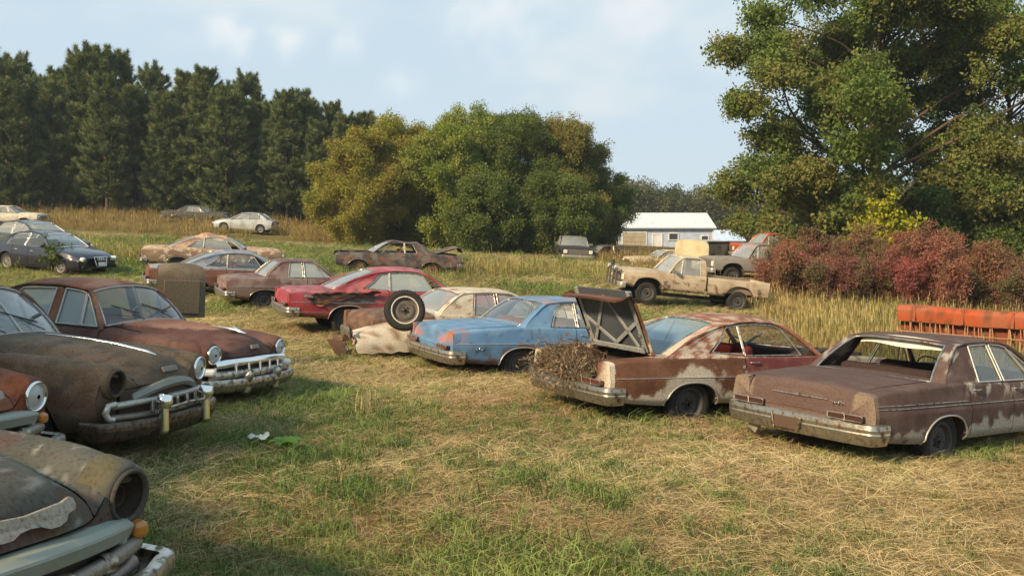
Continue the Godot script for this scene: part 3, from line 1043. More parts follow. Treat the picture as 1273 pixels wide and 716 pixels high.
	if k != 1.0:
		for q in doors:
			if style != "fast":
				q[1] = q[1] if q[1] == sp.x0 else q[1] * k
				q[2] = q[2] if q[2] == sp.x1 else q[2] * k
		var cs := []
		for c in sp.cuts: cs.append(c * k)
		sp.cuts = cs
		for key in ["roof0", "roof1"]: g[key] *= k
		for key in ["rw", "ws"]:
			g[key].xc *= k; g[key].xe *= k
	g.merge(o.get("house", {}), true)
	for key in ["rw", "ws"]: g[key].merge(o.get(key, {}), true)
	if o.has("bulge_y"): pass
	sp.bulkheads = [1.6 * k, 3.95 * k]
	var lid_x: float = (0.94 if style == "fast" else 1.22) * k
	sp.cuts.append(lid_x)
	for dd in doors:
		if dd.size() > 0 and o.get("skip_side", {}).has(dd[0]): dd.append(o.skip_side[dd[0]])
	var s := make_skin(sp, paint, o.get("dent", 0.005), o.get("dx", 0.05))
	var tops := [["hood", 3.92 * k, sp.x1, 2]]
	if o.get("no_hood", false): tops = []
	if not o.get("trunk_open", false): tops.append(["trunk_lid", sp.x0, lid_x, 2])
	tops.append(["rear_deck", lid_x, 1.62 * k, 2])
	var made := body(car, s, sp, pm, doors, tops, o.get("lip", M.chrome))
	made["skin"] = s
	# cowl ahead of the windscreen
	greenhouse(car, g, paint, pm, o.get("glass", M.dusty_glass), o.get("trim", M.chrome))
	if o.get("trunk_open", false):
		# the open boot: inner walls, floor, and the lid swung up on its hinges
		var tb := MB.new()
		tb.box(Vector3(0.62, 0.40, 0), Vector3(1.0, 0.03, 1.3), Color(0.09, 0.06, 0.05))
		for sd in [-1.0, 1.0]: tb.box(Vector3(0.6, 0.63, 0.66 * sd), Vector3(1.0, 0.46, 0.02), Color(0.12, 0.08, 0.06))
		tb.box(Vector3(1.14, 0.64, 0), Vector3(0.02, 0.5, 1.3), Color(0.06, 0.045, 0.04))
		part(car, "boot_lining", tb, M.rust_paint)
		var lid := Node3D.new()
		lid.name = "trunk_lid"
		car.add_child(lid, true)
		var piv := Vector3(lid_x, 0.93, 0)
		lid.transform = Transform3D(Basis(Vector3(0, 0, 1), deg_to_rad(-o.trunk_open)), piv)
		var lb := MB.new()
		for sd in [-1.0, 1.0]: panel(lb, s, 0, s.ix_of(lid_x), s.ns + sp.sub * 2, s.J, sd, 0.005, 0.03, 7)
		for q in lb.v.size(): lb.v[q] -= piv
		part(lid, "outer_panel", lb, pm)
		# pressed inner frame of the lid with its holes
		var fb := MB.new()
		var fc := Color(0.27, 0.28, 0.28)
		var sheet := MB.new()
		sheet.box(Vector3(-0.46, -0.055, 0), Vector3(0.86, 0.006, 1.24), Color(0.07, 0.082, 0.095), Basis(Vector3(0, 0, 1), 0.05))
		part(lid, "inner_skin", sheet, M.old_gloss_paint)
		for z in [-0.6, 0.6]: fb.box(Vector3(-0.46, -0.066, z), Vector3(0.86, 0.02, 0.075), fc, Basis(Vector3(0, 0, 1), 0.05), 0.008)
		for x in [-0.07, -0.84]: fb.box(Vector3(x, -0.066 - 0.05 * (x + 0.46), 0), Vector3(0.075, 0.02, 1.24), fc, Basis(Vector3(0, 0, 1), 0.05), 0.008)
		for a in [[Vector3(-0.1, -0.067, -0.5), Vector3(-0.8, -0.067, 0.0)], [Vector3(-0.8, -0.067, 0.0), Vector3(-0.1, -0.067, 0.5)], [Vector3(-0.45, -0.067, -0.58), Vector3(-0.12, -0.067, 0.0)], [Vector3(-0.12, -0.067, 0.0), Vector3(-0.45, -0.067, 0.58)]]:
			var d: Vector3 = a[1] - a[0]
			var bx := Basis(d.normalized(), Vector3.UP, d.normalized().cross(Vector3.UP))
			fb.box((a[0] + a[1]) * 0.5, Vector3(d.length(), 0.018, 0.055), fc, bx, 0.006)
		part(lid, "inner_frame", fb, M.old_gloss_paint)
		for k2 in 18:
			var hb := MB.new()
			var px: float = [-0.07, -0.84][k2 % 2] if k2 < 10 else -0.12 - 0.17 * ((k2 - 10) / 2)
			var zz: float = (-0.5 + 0.25 * (k2 / 2)) if k2 < 10 else [-0.6, 0.6][k2 % 2]
			hb.lathe(PackedVector2Array([Vector2(0.030, -0.074), Vector2(0.027, -0.081), Vector2(0.022, -0.081), Vector2(0.018, -0.074)]), Vector3(px, -0.05 * (px + 0.46), zz), Vector3(0, 1, 0), 12, Color(0.22, 0.22, 0.22))
			part(lid, "pressed_ring", hb, M.old_gloss_paint)
	# tail
	bumper(car, -0.005, 0.955, 0.26, o.get("bumper_y", 0.435), 0.235, false, o.get("bumper", M.chrome), 0.06, "bumper", 0.008)
	if not o.get("no_front", false):
		bumper(car, sp.x1 + 0.06, 0.965, 0.28, 0.44, 0.22, true, M.chrome, 0.09)
		var gb := MB.new()
		for q in 6: gb.box(Vector3(sp.x1 - 0.005, 0.56 + q * 0.032, 0), Vector3(0.03, 0.012, 1.1), WHITE)
		part(car, "grille", gb, M.chrome)
		for sd in [-1.0, 1.0]:
			for z in [0.62, 0.80]:
				round_lamp(car, Vector3(sp.x1 - 0.04, 0.66, z * sd), 0.08)
	if o.get("lamps", true): tail_lamps(car, 0.05, 0.595, 0.42, 0.84, 0.06, o.get("lamp_col", Color(0.09, 0.028, 0.022)))
	var wy: float = o.get("wheel_y", 0.29)
	for a in sp.arches:
		for sd in [-1.0, 1.0]:
			if o.has("wheel_kind") and o.wheel_kind != "none":
				wheel(car, Vector3(a[0], wy, 0.84 * sd), sd, o.wheel_kind, 0.335)
	seat(car, 2.95 * k, 1.3, 0.52, o.get("seat_col", Color(0.12, 0.05, 0.045)))
	seat(car, 2.05 * k, 1.2, 0.52, o.get("seat_col", Color(0.12, 0.05, 0.045)))
	var db := MB.new()
	db.box(Vector3(3.68 * k, 0.84, 0), Vector3(0.22, 0.2, 1.5), Color(0.06, 0.045, 0.04), Basis(), 0.05)
	part(car, "dashboard", db, M.cloth)
	steering(car, Vector3(3.38 * k, 0.88, -0.4))
	car.set_meta("made", 0)
	car.remove_meta("made")
	last_made = made
	last_skin = s
	return car
var last_made := {}
var last_skin: BodySkin

# ------------------------------------------------------------------ rounded sedans of around 1950
func spec_old(sd := 0) -> Dictionary:
	return {
		"x0": 0.10, "x1": 4.80, "nose_len": 0.5, "nose_round": 0.10, "tail_len": 0.7, "tail_round": 0.22, "ns": 12, "sub": 4, "seed": sd,
		"side": [
			[[0.1, 0.46, 0.60], [0.4, 0.36, 0.76], [1.2, 0.30, 0.84], [3.9, 0.30, 0.84], [4.5, 0.37, 0.85], [4.8, 0.46, 0.80]],
			[[0.1, 0.55, 0.66], [0.4, 0.5, 0.86], [1.2, 0.45, 0.925], [3.9, 0.45, 0.925], [4.5, 0.5, 0.925], [4.8, 0.55, 0.85]],
			[[0.1, 0.68, 0.66], [0.4, 0.68, 0.87], [1.2, 0.68, 0.94], [2.6, 0.68, 0.93], [3.9, 0.68, 0.945], [4.5, 0.68, 0.935], [4.8, 0.66, 0.87]],
			[[0.1, 0.78, 0.60], [0.4, 0.84, 0.80], [1.2, 0.90, 0.88], [2.0, 0.96, 0.83], [3.0, 0.965, 0.82], [3.6, 0.95, 0.86], [4.2, 0.935, 0.885], [4.6, 0.90, 0.87], [4.74, 0.87, 0.85], [4.8, 0.82, 0.83]]],
		"top": [
			[[0.1, 0.82, 0.5], [0.4, 0.93, 0.68], [1.2, 0.98, 0.77], [2.0, 1.01, 0.765], [3.0, 1.015, 0.755], [3.6, 1.0, 0.77], [4.2, 0.99, 0.785], [4.6, 0.955, 0.77], [4.74, 0.92, 0.76], [4.8, 0.86, 0.75]],
			[[0.1, 0.83, 0.42], [0.4, 0.96, 0.58], [1.2, 1.02, 0.66], [2.0, 1.035, 0.68], [3.0, 1.03, 0.67], [3.6, 0.995, 0.66], [4.2, 0.985, 0.65], [4.6, 0.95, 0.63], [4.74, 0.915, 0.62], [4.8, 0.86, 0.61]],
			[[0.1, 0.84, 0.36], [0.4, 0.97, 0.5], [1.2, 1.05, 0.58], [2.0, 1.06, 0.60], [3.0, 1.04, 0.58], [3.6, 0.975, 0.55], [4.2, 0.93, 0.51], [4.6, 0.865, 0.47], [4.74, 0.82, 0.45], [4.8, 0.76, 0.44]],
			[[0.1, 0.85, 0.24], [0.4, 1.0, 0.34], [1.2, 1.08, 0.42], [2.0, 1.09, 0.44], [3.0, 1.085, 0.47], [3.6, 1.065, 0.43], [4.2, 1.015, 0.37], [4.6, 0.94, 0.31], [4.74, 0.86, 0.27], [4.8, 0.76, 0.25]],
			[[0.1, 0.85, 0.0], [0.4, 1.01, 0.0], [1.2, 1.10, 0.0], [2.0, 1.11, 0.0], [3.0, 1.115, 0.0], [3.6, 1.105, 0.0], [4.2, 1.065, 0.0], [4.6, 0.985, 0.0], [4.74, 0.89, 0.0], [4.8, 0.76, 0.0]]],
		"arches": [[1.02, 0.42, 0.26, 0.42], [3.95, 0.45, 0.26, 0.46]],
		"cuts": [3.12, 2.30, 1.35, 1.15],
		"lamp_holes": [Vector3(0.115, 0.80, 0.69), Vector3(0.115, 0.80, -0.69)],
	}

func old_car(called: String, label: String, tr: Transform3D, paint: Callable, pm: Material, o: Dictionary) -> Node3D:
	var car := thing(called, label, "car", tr, "old cars parked nose out on the left")
	var sp := spec_old(o.get("seed", 0))
	sp.bulkheads = [3.1]
	var s := make_skin(sp, paint, o.get("dent", 0.005), o.get("dx", 0.045))
	# the nose of the bonnet stands ahead of the wings
	for i in s.P.size():
		for j in s.J + 1:
			var p: Vector3 = s.P[i][j]
			var f := ss(4.1, 4.8, s.xs[i])
			p.x += 0.10 * f * (1.0 - ss(0.2, 0.62, p.z))
			s.P[i][j] = p
	body(car, s, sp, pm, [["front_fender", 3.12, sp.x1, 3], ["door", 2.30, 3.12, 1], ["door", 1.35, 2.30, 1], ["rear_fender", sp.x0, 1.35, 3]], [["hood", 3.12, sp.x1, 3], ["trunk_lid", sp.x0, 1.15, 3], ["rear_deck", 1.15, 1.35, 3]], null)
	var g := {"yb": 1.0, "yr": 1.50, "zb": 0.80, "zr": 0.60, "crown": 0.085, "roof0": 1.42, "roof1": 2.74, "seed": 3, "bow1": 0.06,
		"rail": PackedVector2Array([Vector2(0.98, 1.02), Vector2(1.15, 1.24), Vector2(1.42, 1.42), Vector2(1.8, 1.50), Vector2(2.3, 1.51), Vector2(2.62, 1.485), Vector2(2.78, 1.45), Vector2(3.14, 1.0)]),
		"rw": {"xc": 0.86, "xe": 1.0, "y": 1.03, "yc": 1.09, "z": 0.74, "margin": 0.62, "top": 0.86, "bulge": 0.06},
		"ws": {"xc": 3.30, "xe": 3.14, "y": 1.03, "yc": 1.10, "z": 0.77, "margin": 0.955, "top": 0.93, "bulge": 0.035, "divider": o.get("divider", false), "glass": o.get("ws_glass", M.dusty_glass)},
		"solid": [[Vector2(0.98, 1.0), Vector2(1.15, 1.235), Vector2(1.42, 1.415), Vector2(1.62, 1.46), Vector2(1.44, 1.30), Vector2(1.36, 1.0)], [Vector2(2.22, 1.0), Vector2(2.22, 1.47), Vector2(2.33, 1.47), Vector2(2.36, 1.0)]],
		"panes": [[Vector2(1.40, 1.03), Vector2(1.47, 1.28), Vector2(1.64, 1.44), Vector2(2.20, 1.47), Vector2(2.20, 1.03)], [Vector2(2.38, 1.03), Vector2(2.36, 1.47), Vector2(2.60, 1.455), Vector2(2.72, 1.43), Vector2(2.78, 1.03)], [Vector2(2.80, 1.03), Vector2(2.745, 1.42), Vector2(2.80, 1.37), Vector2(3.06, 1.03)]],
		"side_glass": o.get("side_glass", M.dusty_glass), "frame_r": 0.014,
	}
	g.merge(o.get("house", {}), true)
	greenhouse(car, g, paint, pm, M.dusty_glass, o.get("trim", M.dull_metal))
	seat(car, 2.45, 1.2, 0.62, Color(0.16, 0.13, 0.10), 0.55)
	seat(car, 1.6, 1.2, 0.62, Color(0.16, 0.13, 0.10), 0.55)
	var db := MB.new()
	db.box(Vector3(3.02, 0.98, 0), Vector3(0.2, 0.22, 1.3), Color(0.09, 0.07, 0.06), Basis(), 0.05)
	part(car, "dashboard", db, M.cloth)
	steering(car, Vector3(2.78, 1.04, -0.36), 0.21)
	for a in sp.arches:
		for sd in [-1.0, 1.0]:
			wheel(car, Vector3(a[0], o.get("wheel_y", 0.31), 0.74 * sd), sd, "rusty", 0.345)
	bumper(car, 0.02, 0.9, 0.35, 0.47, 0.16, false, M.chrome, 0.16)
	last_skin = s
	return car

func bar(mb: MB, a: Vector3, b: Vector3, r: float, col := WHITE, sides := 8) -> void:
	mb.tube(PackedVector3Array([a, b]), r, sides, col)

func arc_pts(x: float, bow: float, z: float, y: float, n := 12, ydrop := 0.0) -> PackedVector3Array:
	var p := PackedVector3Array()
	for k in n + 1:
		var t := lerpf(-1.0, 1.0, float(k) / n)
		p.append(Vector3(x - bow * t * t, y - ydrop * t * t, z * t))
	return p

# headlamps, emblem, bumper and the toothed grille of the rounded sedans
func old_front(car: Node3D, kind: String, paint: Callable) -> void:
	for sd in [-1.0, 1.0]:
		var dir := Vector3(1, -0.03, 0.06 * sd).normalized()
		var sh := MB.new()
		var r := 0.124 if kind == "winged" else 0.114
		sh.lathe(PackedVector2Array([Vector2(r * 1.42, -0.16), Vector2(r * 1.36, -0.08), Vector2(r * 1.28, -0.035), Vector2(r * 1.18, -0.008), Vector2(r * 1.08, 0.008), Vector2(r * 1.03, 0.004), Vector2(r * 1.0, -0.03)]), Vector3(4.768, 0.80, 0.69 * sd), dir, 30, paint)
		part(car, "headlamp_shroud", sh, M.rust_paint)
		if kind == "toothy":
			round_lamp(car, Vector3(4.768, 0.80, 0.69 * sd), 0.112, dir)
		elif kind == "plain":
			round_lamp(car, Vector3(4.768, 0.80, 0.69 * sd), 0.112, dir)
		elif kind == "guarded":
			if sd > 0: round_lamp(car, Vector3(4.765, 0.80, 0.69 * sd), 0.116, dir, M.rust_paint, Color(0.10, 0.075, 0.055), true)
			else: round_lamp(car, Vector3(4.768, 0.80, 0.69 * sd), 0.112, dir)
		else:
			round_lamp(car, Vector3(4.765, 0.80, 0.69 * sd), 0.124, dir, M.rust_paint, Color(0.085, 0.075, 0.06), true)
	var dk := MB.new()
	dk.sweep(arc_pts(4.885, 0.14, 0.60, 0.60, 14), PackedVector2Array([Vector2(-0.08, 0.13), Vector2(0.0, 0.13), Vector2(0.022, 0.11), Vector2(0.022, -0.11), Vector2(0.0, -0.13), Vector2(-0.08, -0.13)]), WHITE, 1.0)
	part(car, "dark_grille_plate", dk, M.dark_inside)  # solid dark strip, coloured as the shade inside the grille
	if kind == "toothy":
		var b := MB.new()
		b.sweep(arc_pts(4.93, 0.11, 0.72, 0.70, 14, 0.03), PackedVector2Array([Vector2(-0.03, 0.055), Vector2(0.015, 0.045), Vector2(0.04, 0.0), Vector2(0.02, -0.035), Vector2(-0.02, -0.04)]), WHITE, 1.0)
		part(car, "grille_bar", b, M.bright_chrome)
		b = MB.new()
		b.sweep(arc_pts(4.935, 0.13, 0.80, 0.55, 14), PackedVector2Array([Vector2(-0.02, 0.06), Vector2(0.03, 0.05), Vector2(0.05, 0.0), Vector2(0.03, -0.05), Vector2(-0.02, -0.06)]), WHITE, 1.0)
		part(car, "grille_bar", b, M.chrome)
		for z in [-0.44, -0.22, 0.0, 0.22, 0.44]:
			b = MB.new()
			b.box(Vector3(4.95 - 0.11 * z * z * 1.8, 0.63, z), Vector3(0.05, 0.15, 0.05), WHITE, Basis(Vector3(0, 0, 1), 0.12), 0.022)
			part(car, "grille_tooth", b, M.bright_chrome)
		for sd in [-1.0, 1.0]:
			b = MB.new()
			b.box(Vector3(4.79, 0.60, 0.78 * sd), Vector3(0.17, 0.09, 0.16), Color(0.75, 0.73, 0.68), Basis(Vector3(0, 1, 0), 0.5 * sd), 0.04)
			part(car, "parking_lamp", b, M.lens)
		bumper(car, 5.03, 0.93, 0.36, 0.43, 0.17, true, M.chrome, 0.17, "bumper", 0.012)
		for sd in [-1.0, 1.0]:
			b = MB.new()
			b.lathe(PackedVector2Array([Vector2(0.0, 0.10), Vector2(0.035, 0.09), Vector2(0.06, 0.03), Vector2(0.07, -0.05)]), Vector3(5.0, 0.52, 0.30 * sd), Vector3(0.55, 0.85, 0), 12, WHITE)
			b.box(Vector3(4.97, 0.40, 0.30 * sd), Vector3(0.12, 0.22, 0.12), WHITE, Basis(), 0.05)
			part(car, "bumper_guard", b, M.chrome)
		# hood bird and emblem
		b = MB.new()
		b.tube(PackedVector3Array([Vector3(4.20, 1.08, 0), Vector3(4.4, 1.07, 0), Vector3(4.6, 1.05, 0), Vector3(4.72, 1.02, 0)]), PackedFloat32Array([0.006, 0.016, 0.026, 0.008]), 8, WHITE)
		for sd in [-1.0, 1.0]:
			b.flat(Vector3(4.66, 1.045, 0), Vector3(4.40, 1.09, 0.17 * sd), Vector3(4.52, 1.06, 0.02 * sd), WHITE)
			b.flat(Vector3(4.66, 1.035, 0), Vector3(4.40, 1.08, 0.17 * sd), Vector3(4.52, 1.05, 0.02 * sd), WHITE)
		part(car, "hood_ornament", b, M.bright_chrome)
		b = MB.new()
		b.box(Vector3(4.865, 0.865, 0), Vector3(0.03, 0.06, 0.16), Color(0.55, 0.5, 0.45), Basis(Vector3(0, 0, 1), 0.5), 0.012)
		part(car, "emblem", b, M.dull_metal)
		for sd in [-1.0, 1.0]:
			b = MB.new()
			b.tube(PackedVector3Array([Vector3(4.64, 0.70, 0.925 * sd), Vector3(4.45, 0.72, 0.948 * sd), Vector3(4.25, 0.72, 0.953 * sd)]), PackedFloat32Array([0.022, 0.016, 0.006]), 6, WHITE)
			part(car, "side_trim", b, M.bright_chrome)
	elif kind == "guarded":
		var b := MB.new()
		b.sweep(arc_pts(4.945, 0.12, 0.52, 0.755, 14, 0.11), PackedVector2Array([Vector2(-0.06, 0.045), Vector2(0.0, 0.04), Vector2(0.03, 0.0), Vector2(0.01, -0.035), Vector2(-0.05, -0.04)]), Color(0.22, 0.22, 0.185), 1.0, true)
		part(car, "grille_bar", b, M.old_gloss_paint)
		b = MB.new()
		b.sweep(arc_pts(4.93, 0.13, 0.78, 0.63, 14, 0.02), PackedVector2Array([Vector2(-0.03, 0.025), Vector2(0.02, 0.025), Vector2(0.035, 0.0), Vector2(0.02, -0.025), Vector2(-0.03, -0.025)]), WHITE, 1.0)
		part(car, "grille_bar", b, M.dull_metal)
		b = MB.new()
		b.sweep(arc_pts(4.93, 0.13, 0.80, 0.50, 14, -0.01), PackedVector2Array([Vector2(-0.03, 0.03), Vector2(0.02, 0.03), Vector2(0.035, 0.0), Vector2(0.02, -0.03), Vector2(-0.03, -0.03)]), Color(0.5, 0.45, 0.4), 1.0)
		part(car, "grille_bar", b, M.dull_metal)
		for sd in [-1.0, 1.0]:
			b = MB.new()
			b.tube(PackedVector3Array([Vector3(4.83, 0.63, 0.76 * sd), Vector3(4.80, 0.62, 0.82 * sd), Vector3(4.79, 0.565, 0.845 * sd), Vector3(4.80, 0.51, 0.82 * sd), Vector3(4.83, 0.50, 0.78 * sd)]), 0.03, 8, WHITE)
			part(car, "grille_end", b, M.dull_metal)
		for z in [-0.36, -0.18, 0.0, 0.18, 0.36]:
			b = MB.new()
			b.box(Vector3(4.95 - 0.12 * z * z * 1.8, 0.57, z), Vector3(0.05, 0.13, 0.045), WHITE, Basis(Vector3(0, 0, 1), 0.12), 0.02)
			part(car, "grille_tooth", b, M.chrome)
		bumper(car, 5.03, 0.93, 0.36, 0.40, 0.18, true, M.dull_metal if false else M.rusty_bumper, 0.17, "bumper", 0.012)
		for sd in [-1.0, 1.0]:
			b = MB.new()
			b.box(Vector3(5.035, 0.49, 0.36 * sd), Vector3(0.10, 0.34, 0.10), WHITE, Basis(Vector3(0, 0, 1), 0.06), 0.045)
			b.lathe(PackedVector2Array([Vector2(0.0, 0.10), Vector2(0.06, 0.085), Vector2(0.075, 0.02), Vector2(0.06, -0.03)]), Vector3(5.04, 0.60, 0.36 * sd), Vector3(0.15, 1, 0), 14, WHITE)
			part(car, "bumper_guard", b, M.bright_chrome)
		b = MB.new()
		b.tube(PackedVector3Array([Vector3(5.06, 0.56, -0.36), Vector3(5.075, 0.575, 0.0), Vector3(5.06, 0.56, 0.36)]), 0.014, 6, WHITE)
		part(car, "guard_bar", b, M.chrome)
		b = MB.new()
		b.box(Vector3(4.865, 0.865, 0), Vector3(0.03, 0.06, 0.24), Color(0.5, 0.47, 0.42), Basis(Vector3(0, 0, 1), 0.5), 0.014)
		part(car, "emblem", b, M.dull_metal)
	else:
		# winged emblem and heavy bars
		var b := MB.new()
		var e := PackedVector2Array([Vector2(-0.27, 0.045), Vector2(-0.255, 0.052), Vector2(-0.2, 0.04), Vector2(0.0, 0.03), Vector2(0.2, 0.04), Vector2(0.255, 0.052), Vector2(0.27, 0.045), Vector2(0.275, 0.02), Vector2(0.265, -0.005), Vector2(0.21, -0.014), Vector2(0.185, -0.04), Vector2(0.14, -0.052), Vector2(0.09, -0.05), Vector2(0.05, -0.03), Vector2(0.0, -0.024), Vector2(-0.05, -0.03), Vector2(-0.09, -0.05), Vector2(-0.14, -0.052), Vector2(-0.185, -0.04), Vector2(-0.21, -0.014), Vector2(-0.265, -0.005), Vector2(-0.275, 0.02)])
		var t := Geometry2D.triangulate_polygon(e)
		for lay in [0.0, 0.014]:
			for k in range(0, t.size(), 3):
				var q := []
				for w in 3:
					var p := e[t[k + w]]
					q.append(Vector3(4.895 - 0.35 * p.x * p.x + lay - p.y * 0.55, 0.86 + p.y * 0.85, p.x))
				b.flat(q[0], q[1], q[2], Color(0.36, 0.32, 0.26))
		for k in e.size():
			var p := e[k]; var r := e[(k + 1) % e.size()]
			var a0 := Vector3(4.895 - 0.35 * p.x * p.x - p.y * 0.55, 0.86 + p.y * 0.85, p.x)
			var a1 := Vector3(4.895 - 0.35 * r.x * r.x - r.y * 0.55, 0.86 + r.y * 0.85, r.x)
			b.quad(a0, a1, a1 + Vector3(0.014, 0, 0), a0 + Vector3(0.014, 0, 0), Color(0.3, 0.27, 0.22))
		part(car, "emblem", b, M.rust_paint)
		b = MB.new()
		b.sweep(arc_pts(4.97, 0.17, 0.66, 0.70, 14, 0.05), PackedVector2Array([Vector2(-0.10, 0.055), Vector2(0.0, 0.05), Vector2(0.03, 0.03), Vector2(0.035, 0.018), Vector2(0.012, -0.042), Vector2(0.0, -0.05), Vector2(-0.05, -0.055)]), Color(0.27, 0.29, 0.25), 1.0, true)
		part(car, "grille_bar", b, M.old_gloss_paint)
		for y in [0.57, 0.47]:
			b = MB.new()
			b.tube(arc_pts(4.97 - (0.57 - y) * 0.2, 0.17, 0.72, y, 14, 0.0), 0.038, 10, Color(0.6, 0.55, 0.5))
			part(car, "grille_bar", b, M.dull_metal)
		for z in [-0.42, -0.14, 0.14, 0.42]:
			b = MB.new()
			b.lathe(PackedVector2Array([Vector2(0.048, -0.03), Vector2(0.052, 0.0), Vector2(0.048, 0.03)]), Vector3(4.97 - 0.17 * pow(z / 0.72, 2.0), 0.57, z), Vector3(0.2 * z, 0, 1), 12, WHITE)
			part(car, "grille_tooth", b, M.chrome)
		for sd in [-1.0, 1.0]:
			b = MB.new()
			b.box(Vector3(4.80, 0.635, 0.73 * sd), Vector3(0.10, 0.085, 0.085), Color(0.42, 0.17, 0.03), Basis(Vector3(0, 1, 0), 0.3 * sd), 0.03)
			part(car, "parking_lamp", b, M.lens)
			b = MB.new()
			b.box(Vector3(4.80, 0.60, 0.60 * sd), Vector3(0.1, 0.16, 0.05), Color(0.26, 0.28, 0.24), Basis(), 0.02)
			part(car, "grille_end", b, M.old_gloss_paint)
		bumper(car, 5.05, 0.93, 0.36, 0.40, 0.18, true, M.chrome, 0.17, "bumper", 0.012)
# ------------------------------------------------------------------ pickup trucks
func spec_pickup(sd := 0) -> Dictionary:
	return {
		"x0": 0.05, "x1": 5.25, "nose_len": 0.25, "nose_round": 0.03, "tail_len": 0.1, "tail_round": 0.0, "ns": 12, "sub": 2, "seed": sd,
		"side": [
			[[0.0, 0.56, 0.86], [2.3, 0.52, 0.90], [4.8, 0.52, 0.90], [5.25, 0.60, 0.88]],
			[[0.0, 0.62, 0.97], [2.3, 0.60, 0.98], [4.8, 0.60, 0.98], [5.25, 0.64, 0.96]],
			[[0.0, 0.86, 0.985], [2.3, 0.86, 0.995], [4.8, 0.86, 0.995], [5.25, 0.86, 0.97]],
			[[0.0, 1.12, 0.95], [2.3, 1.12, 0.96], [3.9, 1.11, 0.955], [4.8, 1.09, 0.95], [5.25, 1.05, 0.94]]],
		"top": [
			[[0.0, 1.14, 0.90], [2.3, 1.14, 0.90], [3.9, 1.14, 0.90], [4.8, 1.12, 0.90], [5.25, 1.07, 0.89]],
			[[0.0, 1.14, 0.86], [3.9, 1.155, 0.80], [4.8, 1.135, 0.80], [5.25, 1.07, 0.80]],
			[[0.0, 1.14, 0.0], [3.9, 1.19, 0.0], [4.8, 1.16, 0.0], [5.25, 1.08, 0.0]]],
		"arches": [[1.12, 0.50, 0.50, 0.42], [4.40, 0.50, 0.50, 0.42]],
		"cuts": [2.30, 2.36, 3.52, 3.80],
	}

